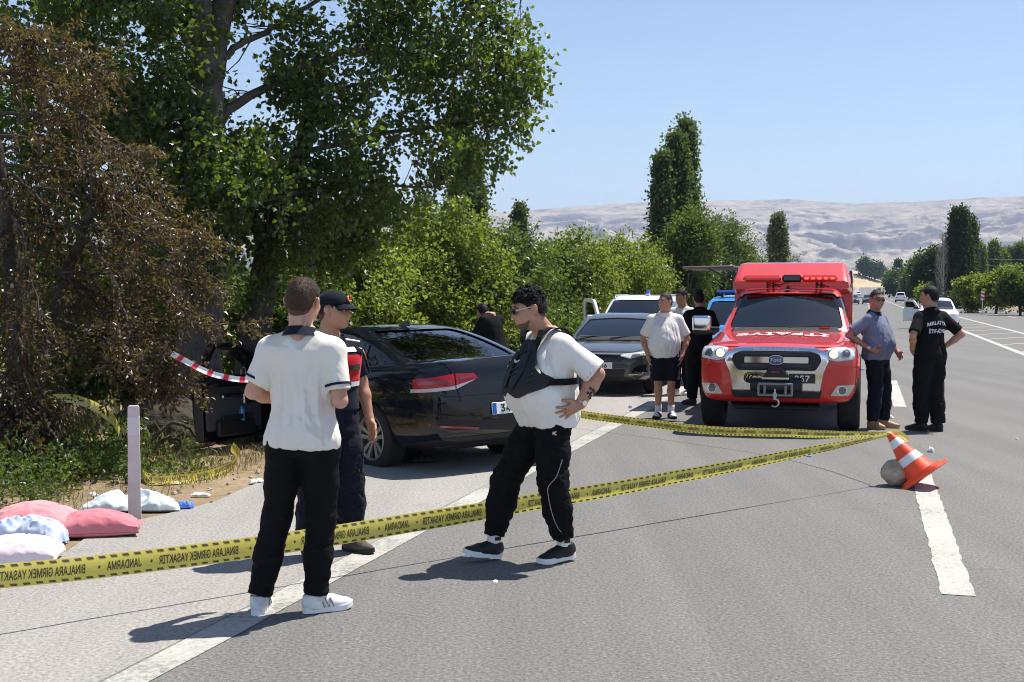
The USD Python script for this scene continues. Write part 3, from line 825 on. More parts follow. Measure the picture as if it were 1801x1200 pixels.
far_bush("rounded dark tree at the bend where the highway meets the knoll", 91, 1585, 475, 515, 330, 26, lf_dark, 320, 1.1, "roundish_tree")
far_bush("rounded olive bush in front of the dark tree at the bend", 92, 1612, 480, 518, 250, 26, lf_green, 320, 0.9)
far_bush("dense dark tree next to the bare pale poplar", 93, 1634, 422, 520, 170, 26, lf_dark, 520, 0.65, "broad_tree")
far_bush("loose green tree in front of the dense dark one", 94, 1612, 446, 500, 190, 13, lf_green, 240, 0.6, "broad_tree")
far_bush("small yellow green bush by the road edge near the bare poplar", 95, 1633, 508, 533, 150, 16, lf_apricot, 200, 0.5)
far_bush("light green bush at the foot of the massive dark column", 96, 1712, 490, 545, 105, 30, lf_apricot, 320, 0.38)
far_bush("large bright bush behind the red and white road sign", 97, 1752, 475, 542, 100, 38, lf_apricot, 420, 0.36)
far_bush("deep green bush filling the edge of the view across the highway", 98, 1795, 478, 546, 92, 40, lf_green, 460, 0.34)
far_bush("low dark shrub behind the massive column's base", 99, 1672, 520, 545, 140, 16, lf_dark, 200, 0.45)
far_bush("lone round tree on the crest of the straw coloured knoll", 100, 1519, 458, 476, 800, 7, lf_dark, 110, 2.4, "knoll_tree", None)
far_bush("low bushes along the knoll's crest", 101, 1536, 469, 479, 800, 16, lf_dark, 150, 2.2, "knoll_bush", None)
far_bush("green bush in the gap at the end of the knoll", 102, 1572, 478, 500, 380, 14, lf_green, 160, 1.1)
far_bush("dark bush beyond the frame edge across the highway", 103, 1850, 480, 548, 92, 50, lf_green, 300, 0.36)

# a far-off belt of green beyond the orchard, one mass
rng = np.random.default_rng(110)
bx = np.concatenate([rng.uniform(-160, 8, 2200), rng.uniform(8, 75, 900)])
by = np.where(bx < 8, 70 + rng.uniform(0, 60, len(bx)), 190 + rng.uniform(0, 80, len(bx)))
okm = np.array([UV((x, y))[1] for x, y in zip(bx, by)])
k = okm < -12
bx, by = bx[k], by[k]
bz_ = rng.uniform(0, 1, len(bx)) ** 0.7 * (3.2 + 2.2 * fbm(np.stack([bx / 9, by / 9, 0 * bx], -1), 3, 7)) - 0.5
pp = np.stack([bx, by, bz_], 1)
obj("far_trees", leafy(pp, rng.normal(size=pp.shape), 12, 0.8, 0.75, rng), lf_green, smooth=False, kind="stuff")
# hedge mass behind the row of orchard trees, close
n = 1900
hx_ = rng.uniform(-22, 13, n)
hy_ = np.interp(hx_, [-22, -5, 2, 13], [22, 27, 30, 45]) + rng.uniform(0, 3, n)
hz_ = rng.uniform(-0.3, 1, n) * np.interp(fbm(np.stack([hx_ / 3, hy_ / 3, 0 * hx_], -1), 3, 8), [0.3, 0.7], [1.6, 3.2])
pp = np.stack([hx_, hy_, hz_], 1)
kk = np.array([UV((x, y))[1] for x, y in zip(hx_, hy_)]) < -6.5
obj("undergrowth", leafy(pp[kk], rng.normal(size=pp[kk].shape), 16, 0.24, 0.12, rng), lf_green, smooth=False, kind="stuff")


# -- grass
def blades(n, uv_lo, uv_hi, h, rng, material, name, dens_seed, thin=0.4, w=0.006):
    u = rng.uniform(uv_lo[0], uv_hi[0], n)
    v = rng.uniform(uv_lo[1], uv_hi[1], n)
    k = fbm(np.stack([u * 0.9, v * 0.9, 0 * u], -1), 3, dens_seed) + rng.uniform(-0.12, 0.12, n) > thin
    u, v = u[k], v[k]
    n = len(u)
    p = W(u, v)
    p[:, 2] = ground_z(u, v) - 0.01
    hh = h * rng.uniform(0.35, 1.3, (n, 1))
    lean = rng.normal(size=(n, 2)) * 0.45
    side = rng.normal(size=(n, 2))
    side /= np.linalg.norm(side, axis=1, keepdims=True)
    sd = np.concatenate([side, np.zeros((n, 1))], 1) * w
    m1 = p + np.concatenate([lean * hh * 0.35, hh * 0.6], 1)
    tip = p + np.concatenate([lean * hh, hh * 0.95], 1)
    vtx = np.stack([p - sd, p + sd, m1 - sd * 0.7, m1 + sd * 0.7, tip], 1).reshape(-1, 3)
    b = np.arange(n)[:, None] * 5
    f = np.concatenate([b + [0, 1, 3], b + [0, 3, 2], b + [2, 3, 4]], 1).reshape(-1, 3)
    obj(name, trimesh.Trimesh(vtx, f, process=False), material, smooth=False, kind="stuff")


rng = np.random.default_rng(120)
blades(15000, (6, -8.2), (24, -5.55), 0.13, rng, grass_dry, "dry_grass", 3, 0.47, 0.004)
blades(26000, (8, -17), (36, -7.2), 0.42, rng, grass_pale, "tall_grass", 4, 0.40, 0.008)
# weeds in the shade of the plum tree
n = 2600
wu, wv = rng.uniform(7.5, 15, n), rng.uniform(-9.5, -5.7, n)
k = fbm(np.stack([wu * .8, wv * .8, 0 * wu], -1), 3, 14) > .43 + .25 * np.clip(wv + 6.8, 0, 1)
wu, wv = wu[k], wv[k]
pw_ = W(wu, wv)
pw_[:, 2] = ground_z(wu, wv) + rng.uniform(.02, .42, len(wu)) * np.clip((-5.6 - wv) / 1.5, .2, 1)
obj("weeds", leafy(pw_, np.tile([0, 0, 1.0], (len(wu), 1)), 14, 0.09, 0.055, rng, aspect=.5), lf_green, smooth=False, kind="stuff")
blades(9000, (20, 13.9), (130, 20), 0.35, rng, grass_dry, "roadside_grass", 5, 0.40, 0.014)
# ------------------------------------------------------------------ vehicles: the kit
def paint_mat(name, color, rough=0.25, dust=0.25, dust_col=(0.34, 0.30, 0.25), coat=1.0, metal=0.0, spec=0.4):
    """car paint under clear coat, with a film of road dust that grows towards the sills"""
    nodes = {"p": ("principled_bsdf", {"roughness": rough, "coat_weight": coat, "coat_roughness": 0.025, "metallic": metal, "specular_ior_level": spec}),
             "tc": ("texture_coordinate", {}), "n": ("noise_texture", {"scale": 3.5, "detail": 7.0, "roughness": 0.7}), "sp": ("separate_xyz", {}),
             "h": ("map_range", {"from_min": 0.85, "from_max": 0.15, "to_min": 0.0, "to_max": 1.0, "clamp": True}),
             "r": ("map_range", {"from_min": 0.38, "from_max": 0.75, "to_min": 0.12, "to_max": 1.0, "clamp": True}),
             "ad": ("math", {"math_type": "multiply_add", "value2": 0.8, "value3": 0.35}), "mu": ("math", {"math_type": "multiply"}),
             "mu2": ("math", {"math_type": "multiply", "value2": dust}), "mx": ("mix", {"mix_type": "mix", "color1": color, "color2": dust_col}),
             "ro": ("math", {"math_type": "multiply_add", "value2": 0.6, "value3": rough}), "ct": ("math", {"math_type": "multiply_add", "value2": -1.2, "value3": coat})}
    links = [("tc.object", "n.vector"), ("tc.object", "sp.vector"), ("sp.z", "h.value"), ("n.fac", "r.value"), ("h.result", "ad.value1"), ("ad.value", "mu.value1"),
             ("r.result", "mu.value2"), ("mu.value", "mu2.value1"), ("mu2.value", "mx.fac"), ("mx.color", "p.base_color"), ("mu2.value", "ro.value1"), ("ro.value", "p.roughness"),
             ("mu2.value", "ct.value1"), ("ct.value", "p.coat_weight")]
    return usdkit.material(stage, f"/World/Looks/{name}", nodes, links, surface="p.BSDF")


black_paint = paint_mat("black_car_paint", (0.004, 0.005, 0.008), 0.55, 0.012, spec=0.0)
grey_paint = paint_mat("dark_grey_car_paint", (0.055, 0.053, 0.05), 0.35, 0.10, metal=0.3)
red_paint = paint_mat("red_truck_paint", (0.58, 0.014, 0.010), 0.35, 0.08, (0.5, 0.2, 0.14))
white_paint = paint_mat("white_car_paint", (0.78, 0.78, 0.77), 0.35, 0.12)
blue_paint = paint_mat("sky_blue_car_paint", (0.03, 0.25, 0.62), 0.35, 0.08)
far_dark_paint = paint_mat("far_car_paint", (0.03, 0.04, 0.06), 0.35, 0.1)
tyre_mat = mat("tyre_rubber", (0.018, 0.018, 0.018), 0.85, 0.3, vary=(12, 0.3))
plastic = mat("black_plastic", (0.014, 0.014, 0.015), 0.55, 0.4)
gloss_black = mat("gloss_black", (0.006, 0.006, 0.007), 0.12, 0.5, coat=0.6)
cabin_mat = mat("cabin_dark", (0.075, 0.075, 0.078), 0.8, 0.3)
chrome = mat("chrome", (0.82, 0.83, 0.85), 0.07, 0.5, metal=1.0)
satin_metal = mat("satin_metal", (0.55, 0.55, 0.56), 0.3, 0.5, metal=1.0)
alloy = mat("alloy_rim", (0.34, 0.31, 0.28), 0.4, 0.5, metal=0.7, vary=(9, 0.15))
steel_dark = mat("dark_steel", (0.09, 0.09, 0.09), 0.45, 0.5, metal=0.8)
tail_red = mat("tail_lamp_red", (0.36, 0.006, 0.012), 0.2, 0.4, coat=0.25)
tail_dark = mat("tail_lamp_dark", (0.22, 0.006, 0.01), 0.15, 0.6, coat=1.0)
tail_clear = mat("tail_lamp_clear", (0.46, 0.38, 0.38), 0.2, 0.5, coat=0.3)
lamp_clear = mat("head_lamp_lens", (0.62, 0.63, 0.64), 0.08, 0.6, coat=1.0)
lamp_dark = mat("head_lamp_inside", (0.10, 0.10, 0.11), 0.2, 0.6, coat=1.0)
plate_white = mat("plate_white", (0.8, 0.8, 0.8), 0.4, 0.5)
plate_blue = mat("plate_blue", (0.01, 0.1, 0.5), 0.4, 0.5)
ink = mat("plate_ink", (0.01, 0.01, 0.012), 0.5, 0.4)
white_ink = mat("white_lettering", (0.8, 0.8, 0.8), 0.6, 0.3)
glass = glass_mat("window_glass", (0.78, 0.83, 0.83), 1.9)
dark_glass = glass_mat("tinted_glass", (0.13, 0.14, 0.15), 1.55)
mirror_glass = mat("mirror_glass", (0.75, 0.77, 0.8), 0.02, 0.5, metal=1.0)


def chaikin(p, it=2):
    p = np.asarray(p, float)
    for _ in range(it):
        q = np.empty((2 * (len(p) - 1), p.shape[1]))
        q[0::2] = 0.75 * p[:-1] + 0.25 * p[1:]
        q[1::2] = 0.25 * p[:-1] + 0.75 * p[1:]
        p = np.vstack([p[:1], q[1:-1], p[-1:]]) if len(p) > 2 else p
    return p


def rings_to_mf(rings):
    """closed rings (k, n, 3), all of one length -> Manifold with fan caps"""
    rings = np.asarray(rings, float)
    k, n, _ = rings.shape
    v = np.vstack([rings.reshape(-1, 3), rings[0].mean(0), rings[-1].mean(0)])
    i = np.arange(n)
    j = (i + 1) % n
    f = []
    for s in range(k - 1):
        o = s * n
        f += [np.stack([o + i, o + j, o + n + j], 1), np.stack([o + i, o + n + j, o + n + i], 1)]
    f += [np.stack([np.full(n, k * n), j, i], 1), np.stack([np.full(n, k * n + 1), (k - 1) * n + i, (k - 1) * n + j], 1)]
    m = trimesh.Trimesh(v, np.concatenate(f), process=False)
    if m.volume < 0:
        m.invert()
    return Manifold(m3.Mesh(m.vertices.astype(np.float32), m.faces.astype(np.uint32)))


def smooth_rows(rows, n):
    rows = np.asarray(rows, float)
    s = rows[:, 0]
    o = np.argsort(s)
    rows, s = rows[o], s[o]
    q = np.unique(np.concatenate([np.linspace(s[0], s[-1], n), s]))
    return np.column_stack([q] + [PchipInterpolator(s, rows[:, k])(q) for k in range(1, rows.shape[1])])


def poly_cs(poly):
    p = np.asarray(poly, float)
    a = 0.5 * np.sum(p[:, 0] * np.roll(p[:, 1], -1) - np.roll(p[:, 0], -1) * p[:, 1])
    return CrossSection([p if a > 0 else p[::-1]])


def side_prism(poly, y0, y1):
    return poly_cs(poly).extrude(y1 - y0).transform(np.array([[1, 0, 0, 0], [0, 0, -1, y1], [0, 1, 0, 0]], float))


def end_prism(poly, x0, x1):
    return poly_cs(poly).extrude(x1 - x0).transform(np.array([[0, 0, 1, x0], [1, 0, 0, 0], [0, 1, 0, 0]], float))


def top_prism(poly, z0, z1):
    return poly_cs(poly).extrude(z1 - z0).translate((0, 0, z0))


def rpoly(poly, r=0.02, it=2):
    """polygon with rounded corners"""
    p = np.asarray(poly, float)
    p = np.vstack([p, p[:1], p[1:2]])
    out = []
    for a, b, c in zip(p[:-2], p[1:-1], p[2:]):
        u, w = a - b, c - b
        lu, lw = np.linalg.norm(u), np.linalg.norm(w)
        ru = min(r, lu * 0.45)
        rw = min(r, lw * 0.45)
        s, e = b + u / lu * ru, b + w / lw * rw
        for t in np.linspace(0, 1, 5):
            out.append((1 - t) ** 2 * s + 2 * t * (1 - t) * b + t * t * e)
    return np.array(out)


def mir(poly):
    return [(-a, b) for a, b in poly][::-1]


class Shell:
    """a car's outer skin: lower body lofted along x, glass house lofted along z; inset > 0 shrinks it"""

    def __init__(self, lower, house, bow_f=0.12, bow_r=0.06, n=46):
        self.rows, self.house_rows, self.bow_f, self.bow_r = smooth_rows(lower, n), smooth_rows(house, 22) if house is not None else None, bow_f, bow_r

    def lower(self, d=0.0):
        x0, x1 = self.rows[0, 0], self.rows[-1, 0]
        mid, half = (x0 + x1) / 2, (x1 - x0) / 2
        out = []
        for x, zb, zt, w, wt, zs in self.rows:
            X = mid + (x - mid) * (1 - d / half)
            zb, zt, w, wt, zs = zb + d, zt - d, w - d, wt - d, zs - d * 0.5
            p = chaikin([(0, zb), (w - 0.16, zb), (w - 0.035, zb + 0.07), (w - 0.008, zb + 0.4 * (zs - zb)), (w, zb + 0.75 * (zs - zb)), (w - 0.012, zs), (wt, zs + (zt - zs) * 0.72), (wt * 0.55, zt - 0.012), (0, zt)], 2)
            ring = np.vstack([p, (p * [-1, 1])[1:-1][::-1]])
            out.append(np.column_stack([np.full(len(ring), X), ring]))
        return rings_to_mf(out)

    def house(self, d=0.0, floor=None):
        r = self.house_rows
        z0, z1 = r[0, 0], r[-1, 0]
        out = []
        rows = [(z, xf, xr, w, z - d * (z - z0) / (z1 - z0)) for z, xf, xr, w in r]
        if floor is not None:
            z, xf, xr, w, Z = rows[0]
            rows = [(z, xf, xr, w, floor)] + rows
        for z, xf, xr, w, Z in rows:
            w, xf, xr = max(w - d, 0.02), xf - 1.25 * d, xr + 1.25 * d
            if xf - xr < 0.04:
                m_ = (xf + xr) / 2
                xf, xr = m_ + 0.02, m_ - 0.02
            bf, br = min(self.bow_f, (xf - xr) * 0.2), min(self.bow_r, (xf - xr) * 0.2)
            t = np.linspace(0, 1, 7)
            fr = np.column_stack([xf - bf * t ** 2, w * 0.97 * t])
            s = np.linspace(0, 1, 7)[1:]
            sd = np.column_stack([xf - bf + (xr + br - xf + bf) * s, w * (1 + 0.03 * (1 - (2 * s - 1) ** 2)) * 0.975 + 0 * s])
            re = np.column_stack([xr + br * t[::-1] ** 2, w * 0.97 * t[::-1]])[1:]
            p = chaikin(np.vstack([fr, sd, re]), 1)
            ring = np.vstack([p, (p * [1, -1])[1:-1][::-1]])
            out.append(np.column_stack([ring, np.full(len(ring), Z)]))
        return rings_to_mf(out)

    def whole(self, d=0.0):
        return self.lower(d) + self.house(d) if self.house_rows is not None else self.lower(d)


def patch(shell, prism, out=0.006, deep=0.05, part="lower"):
    """a piece that lies on the skin inside the prism, 'out' metres proud of it"""
    f = getattr(shell, part)
    return (f(-out) - f(deep)) ^ prism


def wheel(r, width, rim_r, spokes, style="alloy"):
    """tyre and rim turning about y, outer face at +y"""
    h = width / 2
    ty = revolve([(rim_r - 0.01, -h * 0.8), (rim_r + 0.01, -h), (r - 0.035, -h), (r - 0.01, -h * 0.86), (r, -h * 0.6), (r, h * 0.6), (r - 0.01, h * 0.86), (r - 0.035, h), (rim_r + 0.01, h), (rim_r - 0.01, h * 0.8), (rim_r - 0.01, -h * 0.8)], 44)
    parts = [revolve([(rim_r - 0.028, -h * 0.8), (rim_r, -h * 0.8), (rim_r + 0.004, h * 0.86), (rim_r - 0.012, h * 0.96), (rim_r - 0.026, h * 0.8), (rim_r - 0.028, -h * 0.8)], 44),
             revolve([(0.0, h * 0.3), (0.068, h * 0.3), (0.068, h * 0.62), (0.05, h * 0.70), (0.0, h * 0.70)], 24)]
    for k in range(spokes):
        a = 2 * np.pi * k / spokes
        sets = [(-0.24, 0.013, 0.024), (0.24, 0.013, 0.024)] if style == "twin" else [(0, 0.03, 0.045)]
        for off, w0, w1 in sets:
            L = rim_r - 0.015
            p = np.array([(-w0, 0.04), (w0, 0.04), (w1, L), (-w1, L)])
            pr = poly_cs(p).extrude(0.026).transform(np.array([[1, 0, 0, 0], [0, 0, -1, h * 0.62], [0, 1, 0, 0]], float))
            m_ = as_tm(pr)
            m_.vertices[:, 1] += 0.25 * h * (np.hypot(m_.vertices[:, 0], m_.vertices[:, 2]) / rim_r)
            m_.vertices = m_.vertices @ rot_axis([0, 1, 0], a + off).T
            parts.append(m_)
    back = revolve([(0.0, -h * 0.2), (rim_r - 0.03, -h * 0.2), (rim_r - 0.03, -h * 0.1), (0.0, -h * 0.1)], 24)
    return ty, trimesh.util.concatenate(parts), back


def add_wheels(car, xs, half_track, r, width, rim_r, spokes, style="alloy", rim_mat=None, z=None):
    ty, rim, back = wheel(r, width, rim_r, spokes, style)
    for x in xs:
        for s in (1, -1):
            R = np.diag([1.0, 1, 1]) if s > 0 else np.diag([-1.0, -1, 1])
            at = (x, s * half_track, r if z is None else z)
            w_ = obj("wheel", place(back, R, at), plastic, car)
            obj("tyre", place(ty, R, at), tyre_mat, w_, smooth=40)
            obj("rim", place(rim, R, at), rim_mat or alloy, w_, smooth=30)


def on_plane(mesh, origin, right, up, scale=1.0):
    """lays a flat mesh (xy, thin along z) on the plane through origin"""
    right, up = np.asarray(right, float), np.asarray(up, float)
    right = right / np.linalg.norm(right)
    up = up - right * (up @ right)
    up = up / np.linalg.norm(up)
    n = np.cross(right, up)
    m = as_tm(mesh).copy()
    v = m.vertices * scale
    m.vertices = np.asarray(origin, float) + v[:, :1] * right + v[:, 1:2] * up + v[:, 2:3] * n
    return m


def text_c(text, height, depth=0.003, bold=True, width=None):
    m = meshkit.text_mesh(text, height, depth, bold)
    b = m.bounds
    if width:
        m.vertices[:, 0] *= width / (b[1][0] - b[0][0])
        b = m.bounds
    m.apply_translation([-(b[0][0] + b[1][0]) / 2, -(b[0][1] + b[1][1]) / 2, 0])
    return m


def number_plate(car, text, origin, right, up, w=0.52, h=0.11, blue=True, back=plate_white, letters=ink, part_name="number_plate"):
    n = np.cross(np.asarray(right, float), np.asarray(up, float))
    n /= np.linalg.norm(n)
    o = np.asarray(origin, float)
    p = obj(part_name, on_plane(box(w, h, 0.012, r=0.003), o, right, up), back, car)
    if text:
        t = text_c(text, h * 0.62, 0.003)
        if t.extents[0] > w * 0.8:
            t.vertices[:, 0] *= w * 0.8 / t.extents[0]
        obj("characters", on_plane(place(t, t=(0.035 if blue else 0, 0, 0.0075)), o, right, up), letters, p, smooth=False)
    if blue:
        obj("country_band", on_plane(box(0.045, h * 0.94, 0.004, at=(-w / 2 + 0.026, 0, 0.008)), o, right, up), plate_blue, p)
    return p


def seats(car, spots, zf=0.42, h=0.72, m=None):
    for x, y in spots:
        a = box(0.5, 0.5, 0.2, (x, y, zf), 0.05)
        b = box(0.16, 0.48, h * 0.85, (x - 0.27, y, zf + h * 0.5), 0.06, rot_axis([0, 1, 0], -0.22))
        c = box(0.1, 0.26, 0.18, (x - 0.38, y, zf + h + 0.06), 0.04)
        obj("seat", cat_(a, b, c), m or cabin_mat, car)


def steering_wheel(car, x, y, z, r=0.185):
    a = np.linspace(0, 2 * np.pi, 25)
    ring = tube(np.stack([0 * a, r * np.cos(a), r * np.sin(a)], 1), 0.016, 8, False)
    sp = [box(0.02, 2 * r, 0.035), box(0.02, 0.035, r, (0, 0, -r / 2)), cyl((-0.01, 0, 0), (0.03, 0, 0), 0.06)]
    m = place(cat_(ring, *sp), rot_axis([0, 1, 0], 0.42), (x, y, z))
    obj("steering_wheel", m, cabin_mat, car)


def door_mirror(car, at, s, m_cap, size=(0.14, 0.24, 0.15), arm=True):
    p = []
    for i in (-1, 1):
        for j in (-1, 1):
            for k in (-1, 1):
                p.append(Manifold.sphere(0.04, 12).translate((i * (size[0] / 2 - 0.04) * (0.6 if j * s > 0 else 1), j * (size[1] / 2 - 0.04), k * (size[2] / 2 - 0.04))))
    cap = as_tm(Manifold.batch_hull(p))
    mm = obj("door_mirror", place(cap, t=at), m_cap, car, smooth=50)
    obj("mirror_glass", place(box(0.008, size[1] * 0.84, size[2] * 0.8, r=0.003), t=(at[0] - size[0] / 2 - 0.003, at[1], at[2])), mirror_glass, mm)
    if arm:
        obj("mirror_arm", box(0.07, 0.14, 0.05, (at[0], at[1] - s * (size[1] / 2 + 0.04), at[2] - size[2] * 0.32), 0.012), plastic, mm)
    return mm


def wheel_arches(body, xs, half_w, r, z, depth=0.30):
    for x in xs:
        for s in (1, -1):
            c = Manifold.cylinder(depth + 0.2, r, r, 48).rotate((90, 0, 0)).translate((x, s * (half_w - depth / 2 + 0.1) + (depth + 0.2) / 2, z))
            body = body - c
    return body


def glaze(shell, prisms, inset=0.012, thick=0.008):
    g = shell.house(inset) - shell.house(inset + thick)
    return [g ^ p for p in prisms]


def groove(body, shell, prism, depth=0.006, part="whole"):
    return body - (prism - getattr(shell, part)(depth))


def line_side(x0, z0, x1, z1, w=0.006):
    d = np.array([x1 - x0, z1 - z0])
    n = np.array([-d[1], d[0]]) / np.linalg.norm(d) * w / 2
    a, b = np.array([x0, z0]), np.array([x1, z1])
    return [a + n, a - n, b - n, b + n]


def polyline_prism(kind, pts, w, a0, a1):
    fn = {"side": side_prism, "end": end_prism, "top": top_prism}[kind]
    out = [fn(line_side(*pts[i], *pts[i + 1], w), a0, a1) for i in range(len(pts) - 1)]
    return Manifold.batch_boolean(out, m3.OpType.Add)
# ------------------------------------------------------------------ the crashed black sedan, seen from its rear corner
TH = math.radians(39.5)
fwd = np.array([-math.sin(TH), math.cos(TH)])
rightv = np.array([math.cos(TH), math.sin(TH)])
rear_left = np.array([-1.285, 12.2])
ra = rear_left + 0.785 * rightv
Rz = xmat((0, 0, 0), math.atan2(fwd[1], fwd[0]))
Rp = np.eye(4)
Rp[:3, :3] = rot_axis([0, 1, 0], math.radians(4.0))
Rr = np.eye(4)
Rr[:3, :3] = rot_axis([1, 0, 0], math.radians(-0.8))
T0 = np.eye(4)
T0[:3, 3] = (1.30, 0, -0.325)                      # the rear axle is the pivot
T1 = np.eye(4)
T1[:3, 3] = (ra[0], ra[1], 0.325 - 0.045)
sedan = thing("black_sedan", "black four door sedan with open front door, nose against the big tree", "car", m=T1 @ Rz @ Rp @ Rr @ T0)
sh = Shell([(-2.40, .46, .90, .58, .46, .72), (-2.375, .38, .98, .74, .60, .84), (-2.30, .30, 1.052, .845, .70, .90), (-2.08, .25, 1.068, .895, .775, .935), (-1.30, .22, 1.05, .912, .82, .94),
            (0, .20, .985, .912, .85, .915), (.9, .20, .97, .912, .85, .89), (1.49, .22, .92, .91, .80, .85), (2.0, .24, .83, .87, .70, .77), (2.25, .26, .75, .78, .58, .67), (2.36, .32, .65, .62, .45, .57)],
           [(.84, 1.40, -2.10, .84), (.98, 1.16, -1.90, .815), (1.08, .95, -1.70, .775), (1.18, .72, -1.47, .735), (1.28, .47, -1.20, .69), (1.36, .25, -.93, .645), (1.415, .02, -.68, .59), (1.44, -.12, -.50, .50), (1.452, -.24, -.38, .28)], 0.14, 0.10)
body = sh.lower() + sh.house()
body = body - sh.house(0.045, floor=0.50).trim_by_plane((0, 0, 1), 0.45)
win_side = [(-1.56, 1.065), (-1.18, 1.20), (-.78, 1.315), (-.3, 1.365), (.2, 1.33), (.62, 1.17), (.93, 1.0), (-.5, 1.0), (-1.2, 1.015)]
win_side = rpoly(win_side, 0.10)
rear_glass = rpoly([(-.66, 1.055), (.66, 1.055), (.52, 1.375), (-.52, 1.375)], 0.08)
front_glass = rpoly([(-.72, .99), (.72, .99), (.55, 1.375), (-.55, 1.375)], 0.08)
pr_side = side_prism(win_side, -1.2, 1.2)
pr_rear, pr_front = end_prism(rear_glass, -2.3, -.7), end_prism(front_glass, .25, 1.6)
body = body - pr_side - pr_rear - pr_front
body = wheel_arches(body, (1.49, -1.30), .912, .365, .325)
# boot lid, doors, filler flap, bumper joints
G_ = []
G_.append(polyline_prism("end", [(-.70, 1.06), (-.66, .86), (-.60, .62), (.60, .62), (.66, .86), (.70, 1.06)], .008, -2.6, -2.15))
G_.append(polyline_prism("side", [(-1.70, .935), (-2.42, .70)], .007, -1.2, 1.2))
G_.append(polyline_prism("side", [(-1.03, .30), (-1.0, .55), (-1.10, .80), (-1.17, .98)], .008, -1.2, 1.2))
G_.append(polyline_prism("side", [(-.02, .28), (-.02, 1.0)], .008, -1.2, 1.2))
G_.append(polyline_prism("side", [(1.02, .30), (1.06, .93)], .008, -1.2, 1.2))
G_.append(polyline_prism("side", [(-2.36, .40), (-1.66, .40)], .006, -1.2, 1.2))
for g in G_:
    body = groove(body, sh, g, 0.007)
# the front left door stands open: cut its opening
door_op = side_prism(rpoly([(-.01, .30), (1.02, .32), (1.04, .96), (.60, 1.19), (.2, 1.345), (-.02, 1.36)], 0.06), .55, 1.2)
body_open = body - door_op
obj("body", body_open, black_paint, sedan, smooth=28)
# bumper skin with its ledge
bump = patch(sh, side_prism(rpoly([(-2.6, .27), (-1.72, .27), (-1.72, .44), (-1.86, .60), (-2.14, .665), (-2.6, .665)], .05), -1.2, 1.2), 0.016, 0.03)
pl = end_prism(rpoly([(-.37, .50), (.37, .50), (.30, .655), (-.30, .655)], .04), -2.9, -2.2)
bump = bump - (pl - sh.lower(-0.002))
bp = obj("rear_bumper", bump, black_paint, sedan, smooth=28)
obj("valance", patch(sh, side_prism([(-2.6, .20), (-1.72, .20), (-1.72, .275), (-2.6, .345)], -1.2, 1.2), 0.019, 0.04), plastic, bp, label="scraped dark lower lip of the rear bumper")
for s in (1, -1):
    z0 = [(s * .42, .385), (s * .82, .43), (s * .82, .45), (s * .42, .405)]
    obj("reflector", patch(sh, end_prism(z0, -2.6, -1.9), 0.022, 0.01), tail_dark, bp)
    # tail lamps: red, with a clear lower band, split by the boot joint
    for x0, x1, nm in ((.66, .95, "tail_lamp"), (.40, .645, "tail_lamp")):
        if x0 > .6:
            up = [(s * x0, .81), (s * x1, .79), (s * x1, .875), (s * x0, .915)]
            lo = [(s * x0, .772), (s * x1, .755), (s * x1, .787), (s * x0, .806)]
            pr_u, pr_l = end_prism(up, -2.6, -2.06), end_prism(lo, -2.6, -2.02)
        else:
            up = [(s * .40, .865), (s * .645, .815), (s * .645, .917), (s * .445, .912)]
            lo = [(s * .445, .85), (s * .645, .776), (s * .645, .811), (s * .43, .857)]
            pr_u, pr_l = end_prism(up, -2.6, -2.1), end_prism(lo, -2.6, -2.1)
        lp = obj(nm, patch(sh, pr_u, 0.010, 0.02), tail_red, sedan, smooth=20)
        obj("clear_band", patch(sh, pr_l, 0.009, 0.02), tail_clear, lp, smooth=20)
        a = np.array(up)
        c = a.mean(0)
        inner = c + (a - c) * [0.66, 0.36]
        obj("light_guide", patch(sh, end_prism(inner, -2.6, -2.1), 0.013, 0.01), tail_dark, lp, smooth=20)
# maker's roundel
def ring_disc(r, t, n=40):
    return revolve([(0, 0), (r, 0), (r, t * 0.6), (r * 0.93, t), (0, t)], n, "z")
ex = -2.405
em = place(ring_disc(.058, .012), t=(0, 0, 0))
Rrear = np.array([[0, 0, -1.0], [-1, 0, 0], [0, 1, 0]])       # picture right = -y, up = z, out = -x
eo = np.array([-2.385, 0, .845])
b_ = obj("roundel", place(ring_disc(.060, .03), Rrear, eo), chrome, sedan, smooth=30)
obj("roundel_field", place(ring_disc(.049, .004), Rrear, eo + [-.0305, 0, 0]), mat("roundel_blue", (0.02, 0.05, 0.12), 0.2, coat=1), b_)
vw = []
for pts in ([(-.022, .044), (0, .004), (.022, .044)], [(-.043, .02), (-.018, -.04), (0, -.008), (.018, -.04), (.043, .02)]):
    vw.append(cat_(*[as_tm(poly_cs(line_side(*pts[i], *pts[i + 1], .009)).extrude(.006)) for i in range(len(pts) - 1)]))
obj("roundel_letters", place(cat_(*vw), Rrear, eo + [-.034, 0, 0]), chrome, b_, smooth=False)
number_plate(sedan, "34", (-2.412, .135, .565), (0, -1, 0), (0.05, 0, 1), w=0.25, part_name="number_plate")
number_plate(sedan, "", (-2.412, -.128, .565), (0, -1, 0), (0.05, 0, 1), w=0.27, blue=False, part_name="plate_rest")
bars = [box(.004, .006 + .004 * (i % 3), .016, (-2.372, .40 + .022 * i, .735)) for i in range(10)]
obj("boot_badge", cat_(*bars), satin_metal, sedan)
